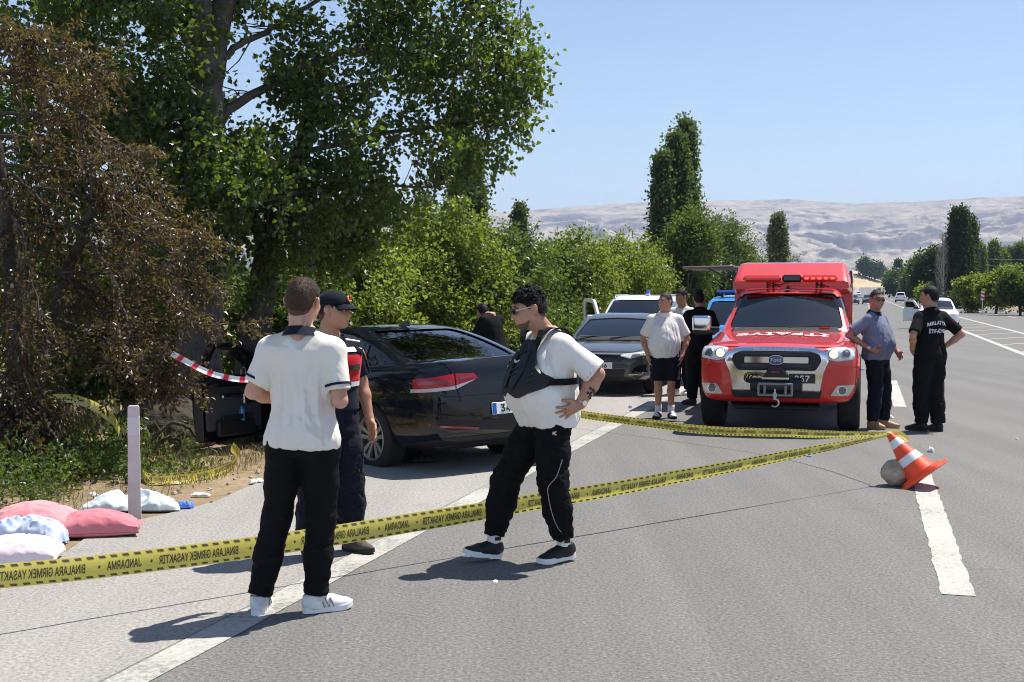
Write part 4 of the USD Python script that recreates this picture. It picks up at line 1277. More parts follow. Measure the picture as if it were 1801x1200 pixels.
# glass, chrome window surround, cabin
gl = glaze(sh, [pr_side, pr_rear, pr_front])
obj("side_glass", gl[0] - door_op, dark_glass, sedan, smooth=30)
obj("rear_glass", gl[1], dark_glass, sedan, smooth=30)
obj("windscreen", gl[2], glass, sedan, smooth=30)
outer = CrossSection([win_side if poly_cs(win_side).area() > 0 else win_side[::-1]]).offset(0.014, m3.JoinType.Round)
surround = (outer - poly_cs(win_side)).extrude(2.4).transform(np.array([[1, 0, 0, 0], [0, 0, -1, 1.2], [0, 1, 0, 0]], float))
obj("window_surround", ((sh.house(-0.005) - sh.house(0.01)) ^ surround) - door_op, satin_metal, sedan, smooth=30)
pillar = side_prism([(-.045, 1.0), (.03, 1.0), (.03, 1.38), (-.045, 1.38)], -1.2, 1.2) + side_prism([(-1.07, 1.0), (-1.03, 1.0), (-1.0, 1.3), (-1.05, 1.3)], -1.2, 1.2)
obj("window_pillar", (sh.house(0.004) - sh.house(0.03)) ^ pillar, gloss_black, sedan)
seats(sedan, [(.25, .38), (.25, -.38), (-.75, .40), (-.75, -.40)], .48, .62)
obj("parcel_shelf", box(.55, 1.15, .03, (-1.55, 0, 1.0), .01), cabin_mat, sedan)
obj("dashboard", box(.45, 1.36, .22, (.95, 0, .90), .06), cabin_mat, sedan)
steering_wheel(sedan, .66, .38, .95)
add_wheels(sedan, (1.49, -1.30), .80, .335, .225, .228, 5, "twin", z=.325)
mr = door_mirror(sedan, (.86, -1.02, 1.0), -1, black_paint)
for x in (-.12, -1.0):
    for s in ((1, -1) if x < -.5 else (-1,)):
        obj("door_handle", box(.2, .02, .03, (x - .12, s * .925, .88), .008), black_paint, sedan)
obj("roof_fin", as_tm(poly_cs([(-.14, 0), (.09, 0), (-.05, .055), (-.12, .06)]).extrude(.02).transform(np.array([[1, 0, 0, -.62], [0, 0, -1, .01], [0, 1, 0, 1.415]], float))), black_paint, sedan)
obj("underbody", box(3.9, 1.3, .10, (-.1, 0, .24), .03), plastic, sedan)
# the open door, turned about its hinge
A = math.radians(-66)
hinge = np.array([1.03, .90, 0])
door_shape = rpoly([(.01, .31), (1.0, .33), (1.03, .95), (-.0, .99)], .05)
dm = (sh.lower(0.002) - sh.lower(0.085)) ^ side_prism(door_shape, .55, 1.2)
fr_o = poly_cs(rpoly([(.0, .97), (1.03, .94), (.60, 1.185), (.2, 1.335), (.0, 1.35)], .05))
fr_i = poly_cs(rpoly([(.045, 1.0), (.86, 1.0), (.56, 1.15), (.2, 1.285), (.045, 1.30)], .05))
frame_pr = (fr_o - fr_i).extrude(.8).transform(np.array([[1, 0, 0, 0], [0, 0, -1, 1.2], [0, 1, 0, 0]], float))
fm = (sh.house(0.0) - sh.house(0.055)) ^ frame_pr
Rd = rot_axis([0, 0, 1], A)


def swing(m):
    m = as_tm(m).copy()
    m.vertices = (m.vertices - hinge) @ Rd.T + hinge
    return m


door = obj("front_door", swing(dm), black_paint, sedan, smooth=28, label="open front door showing its inner lining and pocket")
obj("window_frame", swing(fm), gloss_black, door, smooth=28)
obj("door_lining", swing(box(.90, .045, .50, (.52, .795, .67), .02)), cabin_mat, door)
obj("door_pocket", swing(cat_(box(.62, .07, .17, (.50, .755, .44), .02), box(.50, .02, .06, (.50, .725, .55), .008))), plastic, door)
obj("pull_handle", swing(cat_(box(.34, .06, .05, (.45, .755, .78), .015), box(.16, .03, .12, (.74, .765, .74), .012))), satin_metal, door)
obj("lock_edge", swing(cat_(box(.012, .11, .62, (.004, .83, .64), .003), box(.03, .05, .09, (-.002, .83, .80), .004))), steel_dark, door)
obj("seal", swing(tube([(.05, .79, .36), (.96, .79, .38), (.99, .78, .90)], .012, 6)), plastic, door)
d_m = door_mirror(sedan, (.86, 1.02, 1.0), 1, black_paint)
# blue bottle in the pocket
bt = swing(cat_(cyl((.60, .745, .50), (.60, .745, .63), .032), cyl((.60, .745, .63), (.60, .745, .66), .014)))
bw = (T1 @ Rz @ Rp @ Rr @ T0)
bt.apply_transform(bw)
obj("plastic_bottle", bt, mat("bottle_blue", (0.05, 0.25, 0.6), 0.25, coat=0.5), None, label="small blue bottle stuck in the open door's pocket", cat="bottle")
SEDAN_M = bw

# ------------------------------------------------------------------ the red fire pickup, seen from the front
HEAD = math.atan2(-RU[1], -RU[0])


def parked(name, label, cat, nose_px, nose_py_d, half_len, rz=HEAD, group=None):
    """a vehicle facing the camera along the road whose nose stands at the distance nose_py_d under the picture column nose_px"""
    x = (nose_px - 900.5) / FPX * nose_py_d
    f = np.array([math.cos(rz), math.sin(rz)])
    c = np.array([x, nose_py_d]) - f * half_len
    return thing(name, label, cat, (c[0], c[1], float(road_z(UV(c)[0]))), rz, group)


truck = parked("fire_pickup", "red fire service pickup with chrome grille, winch and red roof box", "fire truck", 1366, 14.72, 2.52)
tk = Shell([(2.53, .50, .98, .60, .50, .84), (2.49, .42, 1.03, .78, .66, .92), (2.36, .37, 1.075, .90, .76, .97), (2.1, .37, 1.105, .928, .79, 1.0), (1.6, .40, 1.145, .935, .81, 1.03), (1.0, .42, 1.19, .93, .83, 1.07), (.6, .42, 1.22, .92, .85, 1.09),
            (-.9, .44, 1.22, .925, .87, 1.1), (-2.6, .5, 1.22, .925, .88, 1.1), (-2.7, .55, 1.2, .9, .86, 1.08)],
           [(1.08, 1.06, -1.06, .87), (1.22, .86, -1.05, .835), (1.36, .64, -1.04, .79), (1.52, .39, -1.02, .745), (1.64, .19, -1.0, .70), (1.71, .02, -.98, .655), (1.745, -.15, -.95, .58), (1.76, -.32, -.85, .40)], 0.13, 0.03, 56)
body = tk.lower() + tk.house()
body = body - tk.house(0.05, floor=0.75)
ws = rpoly([(-.735, 1.215), (.735, 1.215), (.62, 1.672), (-.62, 1.672)], .06)
sw = rpoly([(-.92, 1.2), (.60, 1.2), (.2, 1.63), (-.9, 1.63)], .06)
pw, psw = end_prism(ws, .0, 1.5), side_prism(sw, -1.2, 1.2)
body = body - pw - psw
body = wheel_arches(body, (1.62, -1.60), .935, .44, .40, .34)
body = groove(body, tk, polyline_prism("end", [(-.83, 1.2), (-.80, 1.07), (-.70, 1.035), (.70, 1.035), (.80, 1.07), (.83, 1.2)], .010, .9, 2.9), .008)
body = groove(body, tk, polyline_prism("end", [(-.95, .80), (-.62, .84), (-.585, .96)], .009, 2.0, 2.9), .008)
body = groove(body, tk, polyline_prism("end", [(.95, .80), (.62, .84), (.585, .96)], .009, 2.0, 2.9), .008)
# hood: shallow centre channel
body = body - (top_prism(rpoly([(.75, -.30), (.75, .30), (2.32, .38), (2.32, -.38)], .1), .9, 1.4) - tk.lower(0.008))
obj("body", body, red_paint, truck, smooth=28)
# grille: chrome hexagon frame, black mesh, central bar, lower chrome band
hexo = [(-.57, .985), (-.42, 1.045), (.42, 1.045), (.57, .985), (.60, .88), (.54, .74), (.50, .52), (-.50, .52), (-.54, .74), (-.60, .88)]
gr = obj("grille", patch(tk, end_prism(hexo, 2.0, 2.9), .012, .04), chrome, truck, smooth=25)
hole = rpoly([(-.50, .955), (-.40, .995), (.40, .995), (.50, .955), (.52, .88), (.45, .765), (-.45, .765), (-.52, .88)], .03)
obj("mesh", patch(tk, end_prism(hole, 2.0, 2.9), .017, .02), plastic, gr)
obj("centre_bar", patch(tk, end_prism(rpoly([(-.37, .855), (.37, .855), (.37, .925), (-.37, .925)], .012), 2.0, 2.9), .030, .02), chrome, gr, smooth=25)
for z in (.81, .83, .955, .975):
    obj("grille_slat", patch(tk, end_prism([(-.44, z), (.44, z), (.44, z + .008), (-.44, z + .008)], 2.0, 2.9), .021, .0), steel_dark, gr)
for s in (1, -1):
    obj("grille_cheek", patch(tk, end_prism(rpoly([(s * .40, .80), (s * .47, .80), (s * .49, .88), (s * .47, .97), (s * .40, .97)], .02), 2.0, 2.9), .026, .0), plastic, gr)
xf = 2.535
Rf = np.array([[0, 0, 1.0], [1, 0, 0], [0, 1, 0]])            # picture right = +y, up = z, out = +x
ov = place(ring_disc(.062, .02), np.diag([1.6, 1, 1]))
ob = obj("badge", place(ov, Rf, (xf + .022, 0, .89)), chrome, truck, smooth=30)
obj("badge_field", place(place(ring_disc(.053, .003), np.diag([1.62, 1, 1])), Rf, (xf + .0425, 0, .89)), mat("badge_blue", (0.02, 0.045, 0.16), 0.2, coat=1), ob)
obj("badge_lettering", place(place(text_c("Ford", .042, .002, False, .12)), Rf, (xf + .0455, 0, .89)), chrome, ob, smooth=False)
obj("grille_lettering", place(text_c("RANGER", .022, .002, False, .52), Rf, (xf + .012, 0, 1.017)), satin_metal, gr, smooth=False)
obj("intake", patch(tk, end_prism(rpoly([(-.50, .44), (.50, .44), (.53, .535), (-.53, .535)], .03), 2.0, 2.9), .012, .03), plastic, truck)
for s in (1, -1):
    hl = [(s * .56, 1.03), (s * .585, .90), (s * .70, .875), (s * .89, .905), (s * .90, 1.03), (s * .72, 1.045)]
    lamp = obj("headlight", patch(tk, end_prism(rpoly(hl, .03), 1.9, 2.9), .010, .02), lamp_clear, truck, smooth=25)
    def front_x(y, z, sk=tk):
        pts = as_tm(sk.lower()).vertices
        k = np.argsort(np.hypot(pts[:, 1] - y, pts[:, 2] - z) - pts[:, 0] * .2)[:1]
        return float(pts[k, 0].max())
    fx = front_x(s * .74, .96)
    for yy, rr, mm in ((.795, .042, lamp_dark), (.655, .05, mat("lit_lamp", (0.95, 0.85, 0.6), 0.1, emit=((1.0, 0.75, 0.42), 0.8)))):
        pr_ = Manifold.cylinder(1.2, rr, rr, 28).rotate((0, 90, 0)).translate((1.8, s * yy, .965))
        obj("lamp_reflector", patch(tk, pr_, .014, .02), mm, lamp)
        ro = Manifold.cylinder(1.2, rr + .012, rr + .012, 28).rotate((0, 90, 0)).translate((1.8, s * yy, .965)) - pr_
        obj("lamp_ring", patch(tk, ro, .016, .02), chrome, lamp)
    fo = [(s * .60, .50), (s * .87, .585), (s * .86, .625), (s * .63, .615)]
    fo = [(s * .62, .475), (s * .83, .475), (s * .90, .60), (s * .70, .60)]
    fl = obj("fog_lamp_surround", patch(tk, end_prism(rpoly(fo, .02), 1.9, 2.9), .010, .02), satin_metal, truck, smooth=25)
    pr_ = Manifold.cylinder(1.2, .045, .045, 24).rotate((0, 90, 0)).translate((1.8, s * .755, .54))
    obj("fog_lamp", patch(tk, pr_, .017, .02), lamp_dark, fl)
    ro = Manifold.cylinder(1.2, .055, .055, 24).rotate((0, 90, 0)).translate((1.8, s * .755, .54)) - pr_
    obj("fog_ring", patch(tk, ro, .02, .02), chrome, fl)
    m_ = door_mirror(truck, (.82, s * 1.09, 1.27), s, chrome, (.15, .25, .21))
    obj("mirror_foot", box(.13, .25, .06, (.82, s * 1.08, 1.155), .02), plastic, m_)
# winch
wn = obj("winch", cat_(box(.14, .50, .14, (2.60, 0, .585), .03), cyl((2.60, -.29, .60), (2.60, -.17, .60), .075), cyl((2.60, .17, .60), (2.60, .30, .60), .085)), plastic, truck, smooth=30)
obj("winch_drum", cyl((2.62, -.16, .60), (2.62, .16, .60), .055), steel_dark, wn, smooth=30)
obj("solenoid_box", as_tm(Manifold.hull_points(np.array([(2.54, -.15, .69), (2.54, .15, .69), (2.68, -.15, .69), (2.68, .15, .69), (2.56, -.08, .80), (2.56, .08, .80), (2.65, -.07, .80), (2.65, .07, .80)], float))), plastic, wn)
obj("box_label", box(.003, .09, .022, (2.672, 0, .755), rot=rot_axis([0, 1, 0], -.25)), tail_red, wn)
obj("fairlead", cat_(box(.03, .40, .03, (2.69, 0, .485), .006), box(.03, .40, .03, (2.69, 0, .615), .006), box(.03, .03, .13, (2.69, -.19, .55), .006), box(.03, .03, .13, (2.69, .19, .55), .006), cyl((2.70, -.12, .50), (2.70, -.12, .60), .018), cyl((2.70, .12, .50), (2.70, .12, .60), .018)), mat("winch_steel", (.22, .22, .22), .4, metal=.8), wn)
a = np.linspace(-2.4, 1.9, 16)
hook = tube(np.stack([0 * a + 2.73, .045 * np.cos(a), .40 + .045 * np.sin(a)], 1), np.linspace(.008, .016, 16), 8)
obj("hook", cat_(hook, cyl((2.73, .0, .45), (2.72, .0, .56), .011), place(tube(np.stack([0 * a, .02 * np.cos(a * 1.5), .03 * np.sin(a * 1.5)], 1), .007, 6), t=(2.73, 0, .49))), satin_metal, wn, smooth=30)
for q in range(3):
    obj("cable", tube(curve([(2.64, -.10 - .05 * q, .70), (2.67, -.22 - .06 * q, .73), (2.63, -.30 - .03 * q, .66), (2.60, -.30, .62)], 10), .008, 6), plastic, wn)
number_plate(truck, "257", (2.565, .30, .675), (0, 1, 0), (0, 0, 1), w=.30, h=.11, blue=False, back=gloss_black, letters=white_ink)
# name on the bonnet, written for a rear view mirror
tx = text_c("İTFAİYE", .17, .002, True, 1.14)
tm_ = tx.subdivide_to_size(.06)
v = tm_.vertices.copy()
low = as_tm(tk.lower())
topv = low.vertices[low.vertices[:, 2] > .95]
tree_ = cKDTree(topv[:, :2])
X = 1.43 + v[:, 1] * 1.35
Y = -v[:, 0]
dd, ii = tree_.query(np.column_stack([X, Y]), k=6)
wgt = 1 / (dd + 1e-3)
Z = (topv[ii, 2] * wgt).sum(1) / wgt.sum(1)
lt = trimesh.Trimesh(np.column_stack([X, Y, Z + .006 + v[:, 2]]), tm_.faces, process=False)
obj("bonnet_lettering", lt, white_ink, truck, smooth=False, label="white mirrored lettering on the bonnet")
gl = glaze(tk, [pw, psw])
obj("windscreen", gl[0], glass, truck, smooth=30)
obj("side_glass", gl[1], dark_glass, truck, smooth=30)
for y0, y1 in ((-.55, -.02), (.05, .58)):
    obj("wiper", tube([(1.03, y0, 1.235), (.95, (y0 + y1) / 2, 1.25), (.93, y1, 1.243)], .009, 6), plastic, truck)
seats(truck, [(-.25, .40), (-.25, -.40)], .82, .62)
obj("dashboard", box(.5, 1.45, .25, (.70, 0, 1.10), .07), cabin_mat, truck)
steering_wheel(truck, .38, .40, 1.22)
obj("rear_view_mirror", box(.03, .22, .06, (.16, 0, 1.58), .012), plastic, truck)
obj("aerial", cyl((.02, -.02, 1.735), (.0, -.02, 1.86), .004), plastic, truck)
obj("aerial_base", as_tm(Manifold.hull_points(np.array([(.07, -.05, 1.715), (.07, .01, 1.715), (-.04, -.05, 1.735), (-.04, .01, 1.735), (.0, -.03, 1.775), (.0, -.01, 1.775)], float))), plastic, truck)
obj("red_cap", box(.10, .14, .03, (.96, .50, 1.225), .012), tail_red, truck)
# roof box behind and above the cab
def bx_row(x, w0, w1, z0, z1):
    p = rpoly([(-w0, z0), (w0, z0), (w0 * .995, z0 + (z1 - z0) * .55), (w1, z1), (-w1, z1), (-w0 * .995, z0 + (z1 - z0) * .55)], .07)
    return np.column_stack([np.full(len(p), x), p])
bxm = rings_to_mf([bx_row(-.26, .79, .765, 1.73, 1.84), bx_row(-.32, .80, .76, 1.72, 1.90), bx_row(-.72, .82, .74, 1.68, 2.085), bx_row(-.79, .82, .735, 1.66, 2.105)] + [bx_row(x, .83, .735, 1.66, 2.115) for x in (-.95, -1.5, -2.55)] + [bx_row(-2.66, .81, .72, 1.70, 2.08)])
low_box = Manifold.cube((1.72, 1.66, .60), True).translate((-1.80, 0, 1.42))
rb = obj("roof_box", bxm + low_box, red_paint, truck, smooth=28)
for s in (1, -1):
    obj("box_window", side_prism(rpoly([(-1.15, 1.82), (-.60, 1.80), (-.76, 1.99), (-1.15, 2.02)], .03), s * .80 - .02, s * .80 + .02), gloss_black, rb)
obj("side_flap", box(1.7, .74, .035, (-1.55, -1.20, 2.05), .01, rot_axis([1, 0, 0], .02)), mat("flap_underside", (0.16, 0.11, 0.09), 0.5), truck, label="open side flap of the roof box seen edge on")
obj("flap_strut", cyl((-.8, -.85, 1.85), (-.8, -1.20, 2.03), .014), steel_dark, truck)
# light bar
lit_red = mat("lit_red_lamp", (0.9, 0.05, 0.04), 0.15, coat=1, emit=((1.0, 0.06, 0.03), 1.6))
bar_red = mat("beacon_red", (0.62, 0.03, 0.02), 0.12, coat=1)
lb_ = obj("light_bar", box(.16, .26, .10, (-.09, .03, 1.875), .025), gloss_black, truck)
obj("beacon", box(.17, .52, .095, (-.09, -.37, 1.872), .035), bar_red, lb_)
obj("beacon", box(.17, .48, .095, (-.09, .40, 1.872), .035), bar_red, lb_, label="lit red half of the light bar")
for q in range(5):
    obj("flash_lamp", box(.012, .05, .028, (-.002, .23 + .085 * q, 1.876), .006), lit_red, lb_)
for y in (-.30, -.22, .36, .42):
    obj("bar_foot", cat_(box(.05, .025, .10, (-.10, y, 1.79), .006), tube([(-.07, y, 1.80), (.0, y + .05, 1.775), (-.02, y + .10, 1.76)], .008, 5)), plastic, lb_)
obj("bar_cable", tube(curve([(-.06, -.28, 1.82), (.0, -.15, 1.79), (-.06, -.05, 1.82)], 10), .006, 5), plastic, lb_)
obj("skid_plate", box(.5, 1.0, .05, (2.15, 0, .36), .015, rot_axis([0, 1, 0], .2)), plastic, truck)
obj("underbody", box(4.6, 1.2, .16, (-.2, 0, .46), .04), plastic, truck)
for s in (1, -1):
    obj("wheel_flare", patch(tk, side_prism([(1.12, .40), (1.14, .62), (1.26, .80), (1.45, .89), (1.62, .91), (1.80, .89), (1.98, .80), (2.06, .66), (2.02, .64), (1.94, .76), (1.78, .84), (1.62, .86), (1.46, .84), (1.3, .76), (1.2, .62), (1.18, .40)], s * .9 - .2, s * .9 + .2), .014, .02), red_paint, truck)
add_wheels(truck, (1.62, -1.60), .82, .395, .265, .23, 6, "alloy")

# ------------------------------------------------------------------ other vehicles
def plain_car(car, lower, house, paint, ws, rw, sw, axles, r, glass_m=glass, spokes=5, seats_at=((.1, .38), (.1, -.38)), half_w=.90, front="front", arch=.37, extra=None, steer=(.55, .38, .92)):
    s_ = Shell(lower, house, .13, .07, 34)
    b = s_.lower() + s_.house()
    b = b - s_.house(.045, floor=.52)
    P1, P2, P3_ = end_prism(rpoly(ws, .06), .2, 2.5), end_prism(rpoly(rw, .06), -2.6, -.7), side_prism(rpoly(sw, .07), -1.2, 1.2)
    b = b - P1 - P2 - P3_
    b = wheel_arches(b, axles, half_w, arch, r, .28)
    if extra:
        b = extra(b, s_)
    obj("body", b, paint, car, smooth=28)
    g = glaze(s_, [P1, P2, P3_])
    obj("windscreen", g[0], glass_m, car, smooth=30)
    obj("rear_glass", g[1], dark_glass, car, smooth=30)
    obj("side_glass", g[2], dark_glass, car, smooth=30)
    seats(car, seats_at, .50, .60)
    obj("dashboard", box(.42, 1.32, .2, (.95, 0, .90), .06), cabin_mat, car)
    if steer:
        steering_wheel(car, *steer)
    add_wheels(car, axles, half_w - .11, r, .21, r - .11, spokes)
    obj("underbody", box(3.6, 1.2, .1, (0, 0, .26), .03), plastic, car)
    return s_


def lamp_pair(car, sh_, poly, name, material, x0, x1, out=.010):
    r_ = []
    for s in (1, -1):
        r_.append(obj(name, patch(sh_, end_prism(rpoly([(s * a, b) for a, b in poly], .015), x0, x1), out, .02), material, car, smooth=25))
    return r_


CIV_F = np.array([math.cos(HEAD), math.sin(HEAD)])
CIV_C = np.array([(1050 - 900.5) / FPX * 20.4, 20.4]) - CIV_F * 2.2
civic = thing("grey_sedan", "dark grey sedan parked on the shoulder, facing us, between vest wearer and shorts wearer", "car", m=xmat((CIV_C[0], CIV_C[1], 0), HEAD) @ np.diag([.945, .96, .93, 1]))
def civ_extra(b, s_):
    b = groove(b, s_, polyline_prism("end", [(-.80, .98), (-.72, .80), (-.6, .765), (.6, .765), (.72, .80), (.80, .98)], .010, .9, 2.8), .008)
    return b - (top_prism(rpoly([(.9, -.42), (.9, .42), (2.1, .36), (2.1, -.36)], .1), .7, 1.2) - s_.lower(.010))
cs = plain_car(civic, [(-2.34, .42, .92, .60, .5, .75), (-2.25, .32, 1.0, .80, .68, .86), (-1.9, .25, 1.04, .88, .76, .90), (-1.3, .2, 1.0, .90, .83, .90), (.9, .2, .95, .90, .84, .87), (1.4, .2, .92, .90, .80, .83), (1.9, .22, .85, .87, .73, .78), (2.2, .25, .78, .78, .62, .70), (2.30, .30, .72, .66, .52, .62), (2.335, .36, .64, .52, .40, .55)],
               [(.84, 1.32, -2.0, .82), (.95, 1.10, -1.85, .80), (1.1, .78, -1.5, .745), (1.25, .42, -1.1, .68), (1.34, .15, -.8, .63), (1.39, -.08, -.6, .56), (1.41, -.25, -.45, .35)],
               grey_paint, [(-.70, .965), (.70, .965), (.56, 1.335), (-.56, 1.335)], [(-.62, 1.05), (.62, 1.05), (.5, 1.33), (-.5, 1.33)],
               [(-1.5, 1.0), (-1.1, 1.2), (-.6, 1.31), (.1, 1.28), (.55, 1.1), (.75, .985), (-.5, .97)], (1.43, -1.30), .325, extra=civ_extra)
lps = lamp_pair(civic, cs, [(.40, .70), (.56, .655), (.84, .725), (.86, .785), (.60, .755), (.42, .735)], "headlight", lamp_clear, 1.6, 2.6)
for s, l_ in zip((1, -1), lps):
    obj("lamp_unit", patch(cs, end_prism(rpoly([(s * .58, .675), (s * .78, .715), (s * .80, .75), (s * .60, .73)], .01), 1.6, 2.6), .013, .0), lamp_dark, l_)
obj("grille", patch(cs, end_prism(rpoly([(-.46, .735), (.46, .735), (.50, .66), (.40, .60), (-.40, .60), (-.50, .66)], .02), 1.9, 2.6), .006, .02), gloss_black, civic)
obj("lower_grille", patch(cs, end_prism(rpoly([(-.44, .30), (.44, .30), (.50, .47), (-.50, .47)], .03), 1.9, 2.6), .006, .02), plastic, civic)
obj("chrome_strip", patch(cs, end_prism([(-.45, .742), (.45, .742), (.45, .728), (-.45, .728)], 1.9, 2.6), .012, .02), satin_metal, civic)
for s in (1, -1):
    fs = obj("fog_recess", patch(cs, end_prism(rpoly([(s * .55, .38), (s * .83, .40), (s * .84, .56), (s * .66, .52)], .02), 1.5, 2.6), .006, .02), gloss_black, civic)
    obj("fog_trim", patch(cs, end_prism([(s * .55, .365), (s * .84, .385), (s * .84, .40), (s * .55, .38)], 1.5, 2.6), .012, .02), satin_metal, civic)
    door_mirror(civic, (.80, s * 1.0, .98), s, grey_paint)
hb = [as_tm(poly_cs(q).extrude(.008)) for q in ([(-.045, .04), (-.03, .04), (-.022, -.04), (-.037, -.04)], [(.045, .04), (.03, .04), (.022, -.04), (.037, -.04)], [(-.03, .006), (.03, .006), (.03, -.008), (-.03, -.008)])]
obj("badge", place(cat_(*hb), Rf, (2.352, 0, .672)), chrome, civic)
number_plate(civic, "L 706", (2.357, .02, .53), (0, 1, 0), (0, 0, 1), w=.50, h=.11, blue=True)
for y0, y1 in ((-.55, 0), (0, .55)):
    obj("wiper", tube([(1.14, y0, .985), (1.10, (y0 + y1) / 2, 1.0), (1.08, y1, .995)], .008, 5), plastic, civic)

van = parked("white_four_by_four", "white four by four with small blue beacon and one open door behind the grey sedan", "car", 1098, 26.3, 2.15)
suv_low = [(-2.15, .5, 1.05, .70, .6, .85), (-2.08, .4, 1.10, .84, .74, .92), (-1.5, .32, 1.10, .90, .84, .98), (.8, .3, 1.06, .90, .84, .98), (1.4, .3, 1.03, .90, .80, .94), (1.85, .32, .97, .86, .74, .88), (2.08, .38, .88, .76, .62, .78), (2.15, .45, .78, .60, .48, .66)]
suv_house = [(.95, 1.20, -2.08, .84), (1.06, 1.0, -2.05, .82), (1.25, .72, -1.98, .77), (1.42, .46, -1.9, .72), (1.54, .25, -1.82, .67), (1.60, .05, -1.75, .60), (1.63, -.2, -1.5, .40)]
suv_ws, suv_rw, suv_sw = [(-.72, 1.07), (.72, 1.07), (.60, 1.52), (-.60, 1.52)], [(-.62, 1.12), (.62, 1.12), (.55, 1.50), (-.55, 1.50)], [(-1.85, 1.10), (-1.75, 1.45), (.1, 1.49), (.45, 1.35), (.80, 1.09)]
vs = plain_car(van, suv_low, suv_house, white_paint, suv_ws, suv_rw, suv_sw, (1.35, -1.33), .345, arch=.40, steer=(.5, .38, 1.0))
lamp_pair(van, vs, [(.50, .80), (.80, .80), (.82, .90), (.52, .90)], "headlight", lamp_clear, 1.5, 2.5)
obj("grille", patch(vs, end_prism(rpoly([(-.45, .62), (.45, .62), (.48, .86), (-.48, .86)], .03), 1.7, 2.5), .006, .02), plastic, van)
bk = obj("beacon_base", box(.10, .10, .04, (-.1, .12, 1.64), .01), white_paint, van)
obj("beacon", revolve([(0, 0), (.045, 0), (.045, .05), (.03, .085), (0, .095)], 16, "z").apply_translation((-.1, .12, 1.655)), mat("beacon_blue", (0.05, 0.14, 0.7), 0.15, coat=1), bk)
for s in (1, -1):
    obj("roof_rail", tube([(.15, s * .58, 1.56), (.05, s * .60, 1.62), (-1.5, s * .60, 1.63), (-1.65, s * .58, 1.57)], .02, 8), satin_metal, van)
    door_mirror(van, (.72, s * 1.02, 1.10), s, white_paint, (.12, .2, .17))
def open_door(car, s_, side, hinge_x, rear_x, z0, z1, paint, ang, belt, half_w):
    h_ = np.array([hinge_x, side * half_w, 0])
    lo_ = (s_.lower(.002) - s_.lower(.07)) ^ side_prism(rpoly([(rear_x, z0), (hinge_x, z0 + .03), (hinge_x, belt), (rear_x, belt)], .05), min(side * .5, side * 1.2), max(side * .5, side * 1.2))
    fo = poly_cs(rpoly([(rear_x, belt - .02), (hinge_x, belt - .02), (hinge_x - .36, z1 - .03), (rear_x, z1)], .10))
    fi = poly_cs(rpoly([(rear_x + .075, belt + .05), (hinge_x - .18, belt + .05), (hinge_x - .42, z1 - .11), (rear_x + .075, z1 - .085)], .08))
    yy = side * (half_w - .1)
    fr = (fo - fi).extrude(.055).transform(np.array([[1, 0, 0, 0], [0, 0, -1, yy + .0275], [0, 1, 0, 0]], float))
    R_ = rot_axis([0, 0, 1], -side * ang)
    sw_ = lambda m: place(place(m, t=-h_), R_, h_)
    d_ = obj("open_door", sw_(lo_), paint, car, smooth=28)
    obj("window_frame", sw_(fr), paint, d_, smooth=28)
    obj("door_glass", sw_(side_prism([(rear_x + .075, belt + .05), (hinge_x - .18, belt + .05), (hinge_x - .42, z1 - .11), (rear_x + .075, z1 - .085)], yy - .004, yy + .004)), glass, d_)
    obj("door_lining", sw_(box(abs(hinge_x - rear_x) * .9, .05, (belt - z0) * .8, ((hinge_x + rear_x) / 2, side * (half_w - .12), (belt + z0) / 2), .02)), cabin_mat, d_)
    return sw_
open_door(van, vs, -1, .72, -.25, .42, 1.56, white_paint, math.radians(34), 1.06, .90)

patrol = parked("blue_patrol_car", "sky blue patrol car with roof light bar and open door behind the red fire truck", "car", 1291, 22.4, 2.15)
ps = plain_car(patrol, suv_low, suv_house, blue_paint, suv_ws, suv_rw, suv_sw, (1.35, -1.33), .345, arch=.40, steer=(.5, .38, 1.0))
lamp_pair(patrol, ps, [(.50, .80), (.80, .80), (.82, .90), (.52, .90)], "headlight", lamp_clear, 1.5, 2.5)
lb2 = obj("light_bar", box(.22, 1.1, .055, (-.05, 0, 1.70), .02), mat("bar_blue", (0.03, 0.08, 0.5), 0.2, coat=1), patrol)
for y in (-.45, .45):
    obj("bar_foot", cat_(box(.05, .05, .09, (-.05, y, 1.64), .01)), plastic, lb2)
sw_fn = open_door(patrol, ps, 1, .72, -.25, .42, 1.56, blue_paint, math.radians(70), 1.06, .90)
pm = door_mirror(patrol, (.62, 1.78, 1.24), 1, blue_paint, (.16, .30, .17), arm=False)
obj("mirror_arm", tube([(.66, 1.30, 1.10), (.64, 1.55, 1.16), (.62, 1.64, 1.20)], .02, 6), plastic, pm)
door_mirror(patrol, (.72, -1.02, 1.10), -1, blue_paint, (.12, .2, .17))

# white saloon in the passing lane and the far traffic
low_s = [(-2.2, .45, .92, .60, .5, .75), (-2.1, .33, 1.0, .80, .68, .86), (-1.3, .22, 1.0, .88, .80, .90), (.9, .2, .95, .88, .82, .87), (1.4, .2, .92, .88, .78, .83), (1.9, .24, .84, .84, .70, .77), (2.12, .3, .74, .70, .55, .66), (2.17, .38, .65, .55, .42, .57)]
house_s = [(.84, 1.25, -1.95, .80), (.95, 1.02, -1.8, .78), (1.12, .68, -1.5, .73), (1.28, .33, -1.15, .66), (1.38, .05, -.85, .60), (1.43, -.2, -.6, .48), (1.445, -.3, -.45, .3)]
ws_s, rw_s, sw_s = [(-.68, .97), (.68, .97), (.56, 1.36), (-.56, 1.36)], [(-.62, 1.05), (.62, 1.05), (.5, 1.34), (-.5, 1.34)], [(-1.5, 1.0), (-1.1, 1.2), (-.6, 1.32), (.1, 1.3), (.5, 1.1), (.7, .985)]


